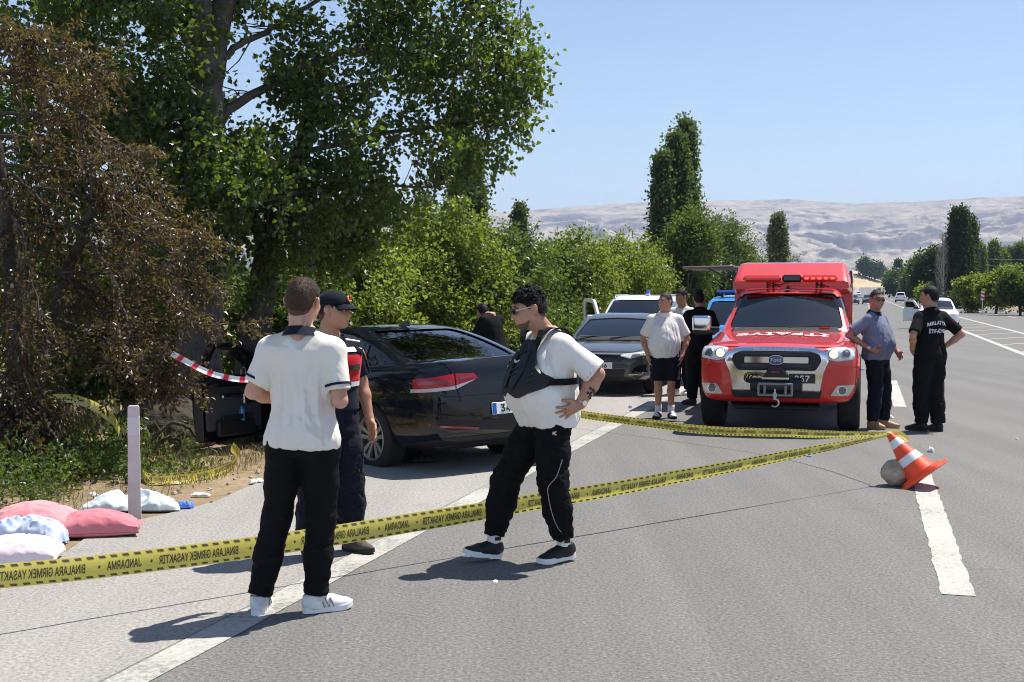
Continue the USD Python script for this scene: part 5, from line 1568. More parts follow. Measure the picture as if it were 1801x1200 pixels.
def traffic(name, label, px, dist, paint, rear=False, low=low_s, house=house_s, w3=(ws_s, rw_s, sw_s), group=None, r=.31, axles=(1.33, -1.25)):
    rz = HEAD + (math.pi if rear else 0)
    x = (px - 900.5) / FPX * dist
    c = thing(name, label, "car", (x, dist, float(road_z(UV((x, dist))[0]))), rz, group)
    s_ = plain_car(c, low, house, paint, *w3, axles, r, half_w=.88, steer=None)
    if rear:
        lamp_pair(c, s_, [(.50, .78), (.82, .78), (.82, .90), (.50, .90)], "tail_lamp", tail_red, -2.6, -1.6)
    else:
        lamp_pair(c, s_, [(.45, .62), (.74, .66), (.78, .76), (.48, .72)], "headlight", lamp_clear, 1.5, 2.6)
        obj("grille", patch(s_, end_prism([(-.38, .5), (.38, .5), (.40, .66), (-.40, .66)], 1.7, 2.6), .006, .02), plastic, c)
    for s in (1, -1):
        door_mirror(c, (.72, s * .98, 1.0), s, paint if name != "white_sedan" else plastic, (.1, .2, .13))
    return c, s_


wc, wsh = traffic("white_sedan", "white sedan stopped in the passing lane behind the uniformed firefighter", 1648, 58.5, white_paint)
open_door(wc, wsh, -1, .72, -.3, .34, 1.36, white_paint, math.radians(40), .95, .88)
traffic("dark_car", "dark car approaching in the near lane far down the highway", 1500, 182, far_dark_paint)
traffic("dark_car", "dark car approaching in the passing lane far down the highway", 1527, 184, far_dark_paint)
traffic("white_car", "tiny white car following the two approaching dark cars", 1510, 430, white_paint)
traffic("pale_van", "pale high van driving away on the opposite carriageway", 1583, 222, white_paint, True, [(a, b * 1.1, c * 1.08, d, e, f * 1.05) for a, b, c, d, e, f in suv_low], [(z * 1.22 - .2, a, b, c) for z, a, b, c in suv_house],
        ([(a, b * 1.15 - .08) for a, b in suv_ws], [(a, b * 1.15 - .1) for a, b in suv_rw], [(a, b * 1.1 - .04) for a, b in suv_sw]), r=.33)
traffic("small_dark_car", "tiny dark car driving away near the crest of the opposite carriageway", 1546, 640, far_dark_paint, True)
# ------------------------------------------------------------------ people: the kit
class Field:
    """a signed distance field on a grid, built from smooth unions"""

    def __init__(self, lo, hi, h):
        self.lo, self.h = np.asarray(lo, float), h
        n = np.ceil((np.asarray(hi, float) - self.lo) / h).astype(int) + 1
        self.d = np.full(n, 1.0, np.float32)

    def box(self, lo, hi, pad):
        a = np.maximum(np.floor((np.asarray(lo) - pad - self.lo) / self.h).astype(int), 0)
        b = np.minimum(np.ceil((np.asarray(hi) + pad - self.lo) / self.h).astype(int) + 1, self.d.shape)
        if np.any(b <= a):
            return None, None
        g = [(self.lo[k] + self.h * np.arange(a[k], b[k])).astype(np.float32) for k in range(3)]
        return tuple(slice(i, j) for i, j in zip(a, b)), (g[0][:, None, None], g[1][None, :, None], g[2][None, None, :])

    def add(self, prim, k=0.02, cut=None, sub=False):
        fn, lo, hi = prim
        sl, g = self.box(lo, hi, k + 2.5 * self.h)
        if sl is None:
            return
        b = fn(*g)
        if cut is not None:
            b = np.maximum(b, cut(*g))
        a = self.d[sl]
        if sub:
            b = -b
            w = np.maximum(k - np.abs(a - b), 0) / k
            self.d[sl] = np.maximum(a, b) + w * w * k * 0.25
        else:
            w = np.maximum(k - np.abs(a - b), 0) / k
            self.d[sl] = np.minimum(a, b) - w * w * k * 0.25

    def clip(self, fn):
        g = [(self.lo[k] + self.h * np.arange(self.d.shape[k])).astype(np.float32) for k in range(3)]
        self.d = np.maximum(self.d, fn(g[0][:, None, None], g[1][None, :, None], g[2][None, None, :])).astype(np.float32)

    def mesh(self):
        d = self.d
        d[[0, -1]] = np.maximum(d[[0, -1]], 0.01)
        d[:, [0, -1]] = np.maximum(d[:, [0, -1]], 0.01)
        d[:, :, [0, -1]] = np.maximum(d[:, :, [0, -1]], 0.01)
        s = d < 0
        nx, ny, nz = d.shape
        cnt = np.zeros((nx - 1, ny - 1, nz - 1), np.uint8)
        for i, j, k in np.ndindex(2, 2, 2):
            cnt += s[i:nx - 1 + i, j:ny - 1 + j, k:nz - 1 + k]
        cells = np.argwhere((cnt > 0) & (cnt < 8))
        idx = np.full(cnt.shape, -1, np.int64)
        idx[tuple(cells.T)] = np.arange(len(cells))
        corners = list(np.ndindex(2, 2, 2))
        val = np.stack([d[cells[:, 0] + i, cells[:, 1] + j, cells[:, 2] + k] for i, j, k in corners], 1)
        P, N = np.zeros((len(cells), 3)), np.zeros((len(cells), 1))
        for a in range(8):
            for b in range(a + 1, 8):
                if sum(abs(x - y) for x, y in zip(corners[a], corners[b])) == 1:
                    va, vb = val[:, a], val[:, b]
                    m = (va < 0) != (vb < 0)
                    t = np.where(m, va / np.where(m, va - vb, 1), 0)[:, None]
                    q = np.array(corners[a]) + t * (np.array(corners[b]) - np.array(corners[a]))
                    P += np.where(m[:, None], q, 0)
                    N += m[:, None]
        V = self.lo + self.h * (cells + P / N)
        F = []
        for ax in range(3):
            u, v = [(1, 2), (2, 0), (0, 1)][ax]
            lo_ = [slice(None)] * 3
            hi_ = [slice(None)] * 3
            lo_[ax], hi_[ax] = slice(0, -1), slice(1, None)
            A, B = s[tuple(lo_)], s[tuple(hi_)]
            e = np.argwhere(A != B)
            e = e[(e[:, u] > 0) & (e[:, v] > 0) & (e[:, u] < d.shape[u] - 1) & (e[:, v] < d.shape[v] - 1)]
            du, dv = np.eye(3, dtype=int)[u], np.eye(3, dtype=int)[v]
            q = np.stack([idx[tuple((e - o).T)] for o in (0 * du, du, du + dv, dv)], 1)
            ins = A[tuple(e.T)]
            q[~ins] = q[~ins][:, ::-1]
            F.append(np.concatenate([q[:, [0, 1, 2]], q[:, [0, 2, 3]]]))
        m = trimesh.Trimesh(V, np.concatenate(F), process=False)
        if m.volume < 0:
            m.invert()
        return m


def cone(p0, r0, p1, r1):
    p0, p1 = np.asarray(p0, float), np.asarray(p1, float)
    a = p1 - p0
    L = float(a @ a) + 1e-12
    r = max(r0, r1)

    def fn(x, y, z):
        t = np.clip(((x - p0[0]) * a[0] + (y - p0[1]) * a[1] + (z - p0[2]) * a[2]) / L, 0, 1)
        return np.sqrt((x - p0[0] - t * a[0]) ** 2 + (y - p0[1] - t * a[1]) ** 2 + (z - p0[2] - t * a[2]) ** 2) - (r0 + t * (r1 - r0))
    return fn, np.minimum(p0, p1) - r, np.maximum(p0, p1) + r


def ellipsoid(c, r, R=None):
    c, r = np.asarray(c, float), np.asarray(r, float)
    R = np.eye(3) if R is None else np.asarray(R)

    def fn(x, y, z):
        X, Y, Z = x - c[0], y - c[1], z - c[2]
        u = [X * R[0, k] + Y * R[1, k] + Z * R[2, k] for k in range(3)]
        k0 = np.sqrt(sum((a / b) ** 2 for a, b in zip(u, r)))
        k1 = np.sqrt(sum((a / b ** 2) ** 2 for a, b in zip(u, r))) + 1e-9
        return k0 * (k0 - 1) / k1
    m = np.full(3, r.max())
    return fn, c - m, c + m


def stack(rows, grow=0.0, top=0.0):
    """elliptic cross-sections (z, x, y, depth radius, width radius) from the bottom to the top"""
    rows = np.asarray(rows, float)
    zz = np.linspace(rows[0, 0], rows[-1, 0], 64)
    tab = [PchipInterpolator(rows[:, 0], rows[:, k])(zz) for k in range(1, 5)]

    def fn(x, y, z):
        zc = np.clip(z, zz[0], zz[-1])
        cx, cy, rx, ry = (np.interp(zc, zz, t) for t in tab)
        rx, ry = rx + grow, ry + grow
        f = np.sqrt(((x - cx) / rx) ** 2 + ((y - cy) / ry) ** 2)
        rad = (f - 1) * np.minimum(rx, ry)
        dz = np.maximum(zz[0] - z, z - zz[-1])
        return np.maximum(rad, dz)
    m = max(rows[:, 3].max(), rows[:, 4].max()) + grow
    return fn, np.array([rows[:, 1].min() - m, rows[:, 2].min() - m, rows[0, 0]]), np.array([rows[:, 1].max() + m, rows[:, 2].max() + m, rows[-1, 0]])


def stack_loft(rows, grow, z0, z1, n=40, m=64):
    rows = np.asarray(rows, float)
    zz = np.linspace(z0, z1, n)
    cx, cy, rx, ry = (PchipInterpolator(rows[:, 0], rows[:, k])(np.clip(zz, rows[0, 0], rows[-1, 0])) for k in range(1, 5))
    a = np.linspace(0, 2 * np.pi, m, endpoint=False)
    return rings_to_mf(np.stack([np.column_stack([cx[i] + (rx[i] + grow) * np.cos(a), cy[i] + (ry[i] + grow) * np.sin(a), np.full(m, zz[i])]) for i in range(n)]))


def vnormals(m):
    v, f, n = meshkit.arrays(m, True)
    return n


def wrinkle(m, amp, freq, seed, skew=0.35, stretch=0.22, region=None):
    """pushes the cloth in and out along ridged folds that run mostly downwards"""
    v = m.vertices
    q = np.stack([(v[:, 0] - skew * v[:, 2]) * freq, (v[:, 1] + skew * v[:, 2]) * freq, v[:, 2] * freq * stretch], 1)
    w = fbm(v * 1.6 + seed, 2, seed + 5)[:, None] * 1.1
    r = 1 - np.abs(2 * fbm(q + w, 3, seed) - 1)
    a = amp if region is None else amp * region(v)
    m.vertices = v + vnormals(m) * ((r - 0.72) * a * 2.2)[:, None] if np.ndim(a) else v + vnormals(m) * ((r - 0.72) * amp * 2.2)[:, None]
    return m


def skin_mat(name, color):
    return usdkit.material(stage, f"/World/Looks/{name}", {
        "tc": ("texture_coordinate", {}), "n": ("noise_texture", {"scale": 22.0, "detail": 4.0, "roughness": 0.6}),
        "r": ("rgb_ramp", {"ramp": [(0.3, np.array(color) * [0.9, 0.84, 0.82]), (0.7, np.array(color) * [1.06, 1.04, 1.02])]}),
        "b": ("bump", {"strength": 0.12, "distance": 0.002}), "n2": ("noise_texture", {"scale": 260.0, "detail": 2.0}),
        "p": ("principled_bsdf", {"roughness": 0.5, "specular_ior_level": 0.4, "subsurface_weight": 0.12, "subsurface_scale": 0.012, "subsurface_radius": (1.0, 0.35, 0.2)})},
        [("tc.object", "n.vector"), ("tc.object", "n2.vector"), ("n.fac", "r.fac"), ("r.color", "p.base_color"), ("n2.fac", "b.height"), ("b.normal", "p.normal")], surface="p.BSDF")


def cloth_mat(name, color, rough=0.9, amt=0.10, weave=420.0, sheen=0.1, strength=0.25):
    return usdkit.material(stage, f"/World/Looks/{name}", {
        "tc": ("texture_coordinate", {}), "n": ("noise_texture", {"scale": 7.0, "detail": 5.0, "roughness": 0.6}),
        "r": ("rgb_ramp", {"ramp": [(0.3, np.array(color) * (1 - amt)), (0.7, np.clip(np.array(color) * (1 + amt), 0, 0.95))]}),
        "n2": ("noise_texture", {"scale": weave, "detail": 2.0}), "n3": ("noise_texture", {"scale": 26.0, "detail": 3.0}), "ad": ("math", {"math_type": "multiply_add", "value2": 4.0}),
        "b": ("bump", {"strength": strength, "distance": 0.002}),
        "p": ("principled_bsdf", {"roughness": rough, "specular_ior_level": 0.12, "sheen_weight": sheen, "sheen_roughness": 0.4})},
        [("tc.object", "n.vector"), ("tc.object", "n2.vector"), ("tc.object", "n3.vector"), ("n.fac", "r.fac"), ("r.color", "p.base_color"), ("n3.fac", "ad.value1"), ("n2.fac", "ad.value3"),
         ("ad.value", "b.height"), ("b.normal", "p.normal")], surface="p.BSDF")


def hair_mat(name, color):
    return usdkit.material(stage, f"/World/Looks/{name}", {
        "tc": ("texture_coordinate", {}), "n": ("noise_texture", {"scale": 120.0, "detail": 4.0, "roughness": 0.7}), "b": ("bump", {"strength": 0.9, "distance": 0.006}),
        "r": ("rgb_ramp", {"ramp": [(0.3, np.array(color) * 0.55), (0.75, np.array(color) * 1.7)]}), "p": ("principled_bsdf", {"roughness": 0.5, "specular_ior_level": 0.22})},
        [("tc.object", "n.vector"), ("n.fac", "r.fac"), ("r.color", "p.base_color"), ("n.fac", "b.height"), ("b.normal", "p.normal")], surface="p.BSDF")


skin_tan = skin_mat("skin_tan", (0.44, 0.235, 0.15))
skin_light = skin_mat("skin_light", (0.52, 0.30, 0.205))
skin_brown = skin_mat("skin_brown", (0.36, 0.185, 0.115))
hair_black = hair_mat("hair_black", (0.006, 0.0055, 0.0055))
hair_brown = hair_mat("hair_brown", (0.045, 0.024, 0.014))
hair_grey = hair_mat("hair_grey", (0.05, 0.045, 0.042))
fade_dark = hair_mat("hair_fade_dark", (0.10, 0.058, 0.040))
stubble = hair_mat("stubble", (0.14, 0.078, 0.052))
cream_cloth = cloth_mat("cream_cloth", (0.76, 0.715, 0.64), 0.85, 0.03)
white_cloth = cloth_mat("white_cloth", (0.78, 0.745, 0.685), 0.85, 0.03)
black_cloth = cloth_mat("black_cloth", (0.006, 0.006, 0.0066), 0.85, 0.2, sheen=0.0)
navy_cloth = cloth_mat("navy_cloth", (0.010, 0.011, 0.019), 0.85, 0.2, sheen=0.05)
night_cloth = cloth_mat("night_cloth", (0.010, 0.012, 0.023), 0.85, 0.2, sheen=0.05)
uniform_black = cloth_mat("uniform_black", (0.0075, 0.0078, 0.0088), 0.85, 0.2, sheen=0.03)
check_cloth = cloth_mat("blue_grey_cloth", (0.165, 0.185, 0.265), 0.85, 0.16)
shoe_white = mat("shoe_white", (0.70, 0.70, 0.67), 0.6, 0.4, vary=(14, 0.08))
shoe_black = mat("shoe_black", (0.006, 0.006, 0.0066), 0.5, 0.4)
shoe_dusty = mat("shoe_dusty", (0.10, 0.085, 0.075), 0.85, 0.2, vary=(16, 0.25))
shoe_tan = mat("shoe_tan", (0.42, 0.25, 0.14), 0.6, 0.4)
sole_white = mat("sole_white", (0.75, 0.75, 0.73), 0.6, 0.3)
sole_dark = mat("sole_dark", (0.02, 0.02, 0.02), 0.7, 0.3)
eye_white = mat("eye_white", (0.6, 0.57, 0.54), 0.2, 0.5)
eye_dark = mat("eye_dark", (0.02, 0.012, 0.008), 0.1, 0.5)
lip_mat = mat("lips", (0.36, 0.13, 0.10), 0.45, 0.4)
lens_dark = mat("dark_lens", (0.012, 0.012, 0.014), 0.06, 0.6, coat=1)
armour = mat("armour_plastic", (0.006, 0.006, 0.0066), 0.42, 0.4)
webbing = mat("webbing", (0.007, 0.007, 0.0076), 0.8, 0.2, bump=(300, .3, .001))


def unit(v):
    v = np.asarray(v, float)
    return v / np.linalg.norm(v)


def hand_prims(w, d, n, thumb, curl=0.35, spread=0.06, scale=1.0):
    """w wrist, d along the hand, n palm normal, thumb = the side of the thumb"""
    d = unit(d)
    n = np.asarray(n, float)
    n = unit(n - d * (n @ d))
    t = np.cross(n, d)
    t = t if t @ np.asarray(thumb, float) > 0 else -t
    R = np.stack([d, t, n], 1)
    s = scale
    out = [(ellipsoid(w + d * .048 * s, (.054 * s, .042 * s, .0175 * s), R), .012), (cone(w - d * .02, .026 * s, w + d * .03 * s, .026 * s), .02)]
    for off, ln, c in ((.031, .070, .9), (.0105, .080, 1.0), (-.0105, .075, 1.1), (-.030, .058, 1.25)):
        p = w + d * (.088 - abs(off - .005) * .25) * s + t * off * s
        dd = unit(d + t * off / .031 * spread * 3)
        r = .0092 * s
        for q, seg in enumerate((.44, .32, .26)):
            a = curl * c * (0.55 + 0.5 * q)
            dd = unit(dd * math.cos(a) + n * math.sin(a))
            p2 = p + dd * ln * seg * s
            out.append((cone(p, r, p2, r * .92), .006))
            p, r = p2, r * .92
    p = w + d * .022 * s + t * .026 * s
    d1 = unit(t * .85 + d * .75 + n * .25)
    p2 = p + d1 * .042 * s
    out.append((cone(p, .0145 * s, p2, .0115 * s), .012))
    d2 = unit(d * .9 + t * .35 + n * .35)
    p3 = p2 + d2 * .032 * s
    out.append((cone(p2, .0115 * s, p3, .0105 * s), .006))
    out.append((cone(p3, .0105 * s, p3 + unit(d2 + n * .3) * .022 * s, .009 * s), .005))
    return out


def head_prims(c, R, s=1.0, jaw=1.0, full=0.0):
    H = lambda *v: c + R @ (np.array(v, float) * s)
    E = lambda p, r, Q=None: ellipsoid(H(*p), np.array(r) * s, R if Q is None else R @ Q)
    f = full
    pr = [(E((-.012, 0, .030), (.099, .077, .096)), .0), (E((.030, 0, -.015), (.070, .062 + f * .6, .088)), .03), (E((.034, 0, -.058), (.062 + f * .3, .054 * jaw + f, .055)), .03),
          (E((.070, 0, -.088), (.024, .026 * jaw, .020)), .025), (E((.0, .0, -.045), (.06, .062 + f, .05)), .03),
          (E((.082, 0, .038), (.016, .05, .012)), .018), (cone(H(.090, 0, .022), .0085 * s, H(.113, 0, -.024), .0115 * s), .010), (E((.106, 0, -.029), (.015, .0175, .0095)), .007),
          (E((.063, .040, -.022), (.025, .024, .026)), .02), (E((.063, -.040, -.022), (.025, .024, .026)), .02),
          (E((.092, 0, -.054), (.010, .024, .0065)), .007), (E((.090, 0, -.068), (.010, .021, .0075)), .007), (E((.084, 0, -.061), (.012, .02, .012)), .01)]
    for sg in (1, -1):
        Q = rot_axis([0, 0, 1], sg * -.68) @ rot_axis([0, 1, 0], -.2)
        pr.append((E((-.014, sg * .088, .002), (.022, .0095, .034), Q), .008))
        pr.append((E((-.006, sg * .080, -.024), (.011, .008, .014), Q), .006))
    subs = [(E((.094, sg * .032, .016), (.015, .020, .012)), .014) for sg in (1, -1)] + [(E((-.004, sg * .101, .005), (.009, .008, .017), rot_axis([0, 0, 1], sg * -.35)), .006) for sg in (1, -1)]
    subs.append((E((.104, 0, -.0612), (.012, .019, .0022)), .003))
    eyes = [H(.079, sg * .032, .013) for sg in (1, -1)]
    return pr, subs, eyes


def person(label, pos, rz, H=1.75, h=0.012, fat=1.0, lean=0.0, sway=0.0, skin=skin_tan, hip=(0, 0), elbows=None, wrists=None, hands=None, knees=None, ankles=None, feet=((0.12, 0.0), (-0.12, 0.0)),
           head=(0.0, 0.0, 0.0), head_at=None, shirt=None, pants=None, shoes=None, hair=None, detail=False, belly=0.0, seed=1, group=None, arm=1.0, z=0.0, full=0.0, nohands=False):
    """local frame: +x forward, +y the person's left. feet: (yaw, pitch) of the left and the right one"""
    t = thing("person", label, "person", (pos[0], pos[1], z), rz, group)
    s = H / 1.75
    up = lambda zz: np.array([hip[0] + lean * max(zz - .95 * s, 0) , hip[1] + sway * max(zz - .95 * s, 0), zz])
    f = fat
    raw = [(.84, 0, .105, .165), (.92, -.012, .118 * f, .178), (1.0, -.004 + belly * .3, .112 * f + belly * .6, .168 * (.4 + .6 * f)), (1.08, .002 + belly * .55, .106 * f + belly, .158 * f), (1.20, .004 + belly * .3, .112 * f + belly * .5, .166 * (.4 + .6 * f)),
           (1.31, .004, .118 * (.5 + .5 * f), .180 * (.6 + .4 * f)), (1.37, -.004, .106, .172), (1.42, -.014, .084, .122), (1.455, -.018, .068, .086), (1.49, -.018, .058, .062)]
    rows = []
    for zz, x, rx, ry in raw:
        zz, x, rx, ry = zz * s, x * s, rx * s, ry * s
        o = up(zz)
        rows.append((zz, x + o[0], o[1], rx, ry))
    rows = np.array(rows)
    J = {}
    for i, sg in enumerate((1, -1)):
        J["sh", i] = up(1.385 * s) + np.array([-.01, sg * .176 * s * (.75 + .25 * f), 0])
        J["hip", i] = np.array([hip[0], hip[1] + sg * .092 * s, .90 * s])
        J["ank", i] = np.array(ankles[i], float) if ankles else np.array([-.02, sg * .11, .085])
        mid = (J["hip", i] + J["ank", i]) / 2
        J["knee", i] = np.array(knees[i], float) if knees else np.array([mid[0] + .03, mid[1], mid[2] + .02])
        J["elb", i] = np.array(elbows[i], float) if elbows else J["sh", i] + [-.02, sg * .055, -.29 * s]
        J["wri", i] = np.array(wrists[i], float) if wrists else J["elb", i] + [.05, sg * .0, -.255 * s]
    neck = up(1.50 * s)
    hc = (up(1.635 * s) + [.028, 0, 0]) if head_at is None else np.array(head_at, float)
    yaw, pitch, roll = head
    Rh = rot_axis([0, 0, 1], yaw) @ rot_axis([0, 1, 0], pitch) @ rot_axis([1, 0, 0], roll)
    pts = np.array(list(J.values()) + [hc + [.13, .12, .14], hc - [.13, .12, .15], [0, 0, 0]])
    if hands is None:
        hands = []
        for i, sg in enumerate((1, -1)):
            hands.append((unit(J["wri", i] - J["elb", i]) + np.array([.12, 0, 0]), (0, -sg, .1), (1, 0, 0), .35, .03))
    for i in (0, 1):
        pts = np.vstack([pts, J["wri", i] + unit(hands[i][0]) * .23])
    lo, hi = pts.min(0) - [.16, .14, 0.0], pts.max(0) + [.16, .14, .04]
    lo[2] = -.03
    # ---- body
    F = Field(lo, hi, h)
    F.add(stack(rows), .0 + 1e-4)
    F.add(cone(up(1.44 * s) + [-.015, 0, 0], .066 * s, hc + Rh @ np.array([-.022, 0, -.06]), .060 * s + full * .4), .05)
    for i, sg in enumerate((1, -1)):
        F.add(cone(J["sh", i] + [0, -sg * .03, 0], .060 * s, J["sh", i], .055 * s), .05)
        F.add(cone(up(1.445 * s) + [-.02, sg * .055 * s, 0], .040 * s, J["sh", i] + [-.005, -sg * .03, .012 * s], .042 * s), .04)
        am = (J["sh", i] + J["elb", i]) / 2
        F.add(cone(J["sh", i], .056 * s * arm, am, .051 * s * arm), .03)
        F.add(cone(am, .051 * s * arm, J["elb", i], .038 * s * arm), .02)
        fm = J["elb", i] + (J["wri", i] - J["elb", i]) * .35
        F.add(cone(J["elb", i], .037 * s * arm, fm, .041 * s * arm), .02)
        F.add(cone(fm, .041 * s * arm, J["wri", i], .0275 * s * arm), .02)
        F.add(cone(J["hip", i] + [0, 0, .02], .096 * s, (J["hip", i] + J["knee", i]) / 2, .080 * s), .05)
        F.add(cone((J["hip", i] + J["knee", i]) / 2, .080 * s, J["knee", i], .055 * s), .03)
        ax = unit(J["ank", i] - J["knee", i])
        cm = J["knee", i] + (J["ank", i] - J["knee", i]) * .32 - np.array([.018, 0, 0])
        F.add(cone(J["knee", i], .053 * s, cm, .055 * s), .03)
        F.add(cone(cm, .055 * s, J["ank", i], .035 * s), .03)
        fy, fp = feet[i]
        Rf_ = rot_axis([0, 0, 1], fy) @ rot_axis([0, 1, 0], fp)
        an = J["ank", i]
        F.add(cone(an + [0, 0, .0], .036, an + Rf_ @ np.array([-.02, 0, -.035]), .036), .02)
        F.add(cone(an + Rf_ @ np.array([.0, 0, -.03]), .038, an + Rf_ @ np.array([.13, 0, -.05]), .030), .03)
        if not nohands:
            for p_, k_ in hand_prims(J["wri", i], *hands[i], scale=s):
                F.add(p_, max(k_, 1e-3))
    pr, subs, eyes = head_prims(hc, Rh, 1.0 * s, 1.0 + full * 2, full)
    first = True
    for p_, k_ in pr:
        F.add(p_, max(k_, 1e-3) if not first else .03)
        first = False
    for p_, k_ in subs:
        F.add(p_, k_, sub=True)
    bm = F.mesh()
    if pants:                                       # cloth never lets the leg through
        v_ = bm.vertices
        e_z = max(J["knee", i][2] + (J["ank", i][2] - J["knee", i][2]) * pants.get("end", 1.0) for i in (0, 1)) if pants.get("end", 1.0) > 0 else .56
        dist = np.min([np.linalg.norm(v_ - J[k_, i], axis=1) for k_ in ("wri",) for i in (0, 1)], 0)
        w_ = np.clip((v_[:, 2] - e_z - .03) / .04, 0, 1) * np.clip((.93 - v_[:, 2]) / .05, 0, 1) * (dist > .24)
        bm.vertices = v_ - vnormals(bm) * (.016 * w_)[:, None]
    obj("body", bm, skin, t, smooth=True)
    hd = lambda *v: hc + Rh @ (np.array(v, float) * s)
    if detail:
        for e in eyes:
            ep = obj("eye", as_tm(trimesh.creation.icosphere(2, .0135 * s)).apply_translation(e), eye_white, t, smooth=True)
            obj("iris", as_tm(trimesh.creation.icosphere(2, .0072 * s)).apply_translation(e + Rh @ np.array([.0078, 0, -.001]) * s), eye_dark, ep, smooth=True)
        lip = []
        for zc, rr in ((-.0545, (.0085, .0225, .0055)), (-.0675, (.009, .019, .006))):
            m_ = trimesh.creation.icosphere(2, 1.0)
            m_.vertices = (m_.vertices * rr + [.0945, 0, zc]) * s @ Rh.T + hc
            lip.append(m_)
        obj("lip", lip[0], lip_mat, t, smooth=True)
        obj("lip", lip[1], lip_mat, t, smooth=True)
    for sg in (1, -1):
        b_ = tube(curve([hd(.094, sg * .012, .035), hd(.097, sg * .03, .041), hd(.082, sg * .052, .034)], 8), np.array([.003, .0045, .005, .005, .0045, .004, .003, .002]) * s, 6)
        if hair:
            obj("eyebrow", b_, hair["m"], t, smooth=True)
    # ---- hair: the skull a little larger, cut along the hairline
    if hair:
        g = hair.get("grow", .012)
        Fh = Field(hc - .2, hc + .2, min(h, .007))
        Fh.add(ellipsoid(hd(-.014, 0, .031), np.array([.099 + g * .7, .0775 + g * hair.get('sides', .45), .096 + g * hair.get("top", 1.2)]) * s, Rh), 1e-3)
        Fh.add(ellipsoid(hd(-.050, 0, -.005), np.array([.060 + g * .5, .066 + g * .4, .072]) * s, Rh), .03)
        fl, sl_, bl_ = hair.get("front", .072), hair.get("side", .012), hair.get("back", -.055)

        def hairline(x, y, z):
            X, Y, Z = x - hc[0], y - hc[1], z - hc[2]
            u = [(X * Rh[0, k] + Y * Rh[1, k] + Z * Rh[2, k]) / s for k in range(3)]
            lim = np.interp(u[0], [-.12, -.075, -.045, -.034, .0, .012, .026, .034, .055, .085, .12], [bl_, bl_ + .004, -.030, .030, .036, sl_ - .006, sl_ + .004, sl_ + .030, fl - .006, fl, fl])
            return (lim - u[2]) * 0.8
        Fh.clip(hairline)
        hm = Fh.mesh()
        q = (hm.vertices - hc) @ Rh
        amp = hair.get("amp", .004)
        fr = hair.get("freq", 55)
        hm.vertices += vnormals(hm) * ((fbm(q * fr, 3, seed) - .45) * amp * 2)[:, None]
        ho = obj("hair", hm, hair["m"], t, smooth=True)
        Ff = Field(hc - .2, hc + .2, min(h, .007))
        Ff.add(ellipsoid(hd(-.014, 0, .031), np.array([.0995, .078, .097]) * s, Rh), 1e-3)
        Ff.add(ellipsoid(hd(-.050, 0, -.008), np.array([.0625, .068, .078]) * s, Rh), .03)
        Ff.clip(lambda x, y, z: hairline(x, y, z) - .019)
        obj("hair_fade", Ff.mesh(), hair.get("fade", fade_dark), ho, smooth=True, label="close cropped edge of the hair")
        # loose strands over the skull, and curls on top
        rg = np.random.default_rng(seed)
        nrm_ = vnormals(hm)
        q = (hm.vertices - hc) @ Rh / s
        okv = np.where((nrm_ @ (hm.vertices - hc).mean(0) > -9) & (np.einsum("ij,ij->i", nrm_, hm.vertices - hc) > .0))[0]
        ns = hair.get("strands", 2600)
        i = rg.choice(okv, ns)
        p0, n0 = hm.vertices[i] + rg.normal(size=(ns, 3)) * .003, nrm_[i]
        comb = (-(p0 - hd(*hair.get("whorl", (-.05, 0, .12)))))
        comb = -(comb - n0 * (comb * n0).sum(1, keepdims=True))
        comb /= np.maximum(np.linalg.norm(comb, axis=1, keepdims=True), 1e-6)
        topness = np.clip((q[i, 2] - .02) / .06, .15, 1)[:, None]
        dirn = comb * 1.0 + n0 * .28 + rg.normal(size=(ns, 3)) * hair.get("mess", .35)
        ln = hair.get("len", .016) * topness * rg.uniform(.5, 1.3, (ns, 1))
        sd = np.cross(dirn, n0)
        sd /= np.maximum(np.linalg.norm(sd, axis=1, keepdims=True), 1e-6)
        vv_ = np.stack([p0 - sd * .0012 - n0 * .002, p0 + sd * .0012 - n0 * .002, p0 + dirn * ln], 1).reshape(-1, 3)
        obj("strands", trimesh.Trimesh(vv_, np.arange(3 * ns).reshape(-1, 3), process=False), hair["m"], ho, smooth=False, kind="stuff")
        if hair.get("curls"):
            ct = okv[q[okv, 2] > .055]
            cm_ = []
            for j in rg.choice(ct, hair["curls"]):
                a_ = np.linspace(0, rg.uniform(4, 8), 12)
                rr_ = rg.uniform(.006, .011)
                hx_ = np.stack([rr_ * np.cos(a_), rr_ * np.sin(a_), a_ * .0018], 1) @ frame_to(nrm_[j] + rg.normal(size=3) * .7).T
                cm_.append(tube(hm.vertices[j] + nrm_[j] * .002 + hx_, np.linspace(.0042, .0022, 12), 5, False))
            obj("curls", cat_(*cm_), hair["m"], ho, smooth=True, kind="stuff")
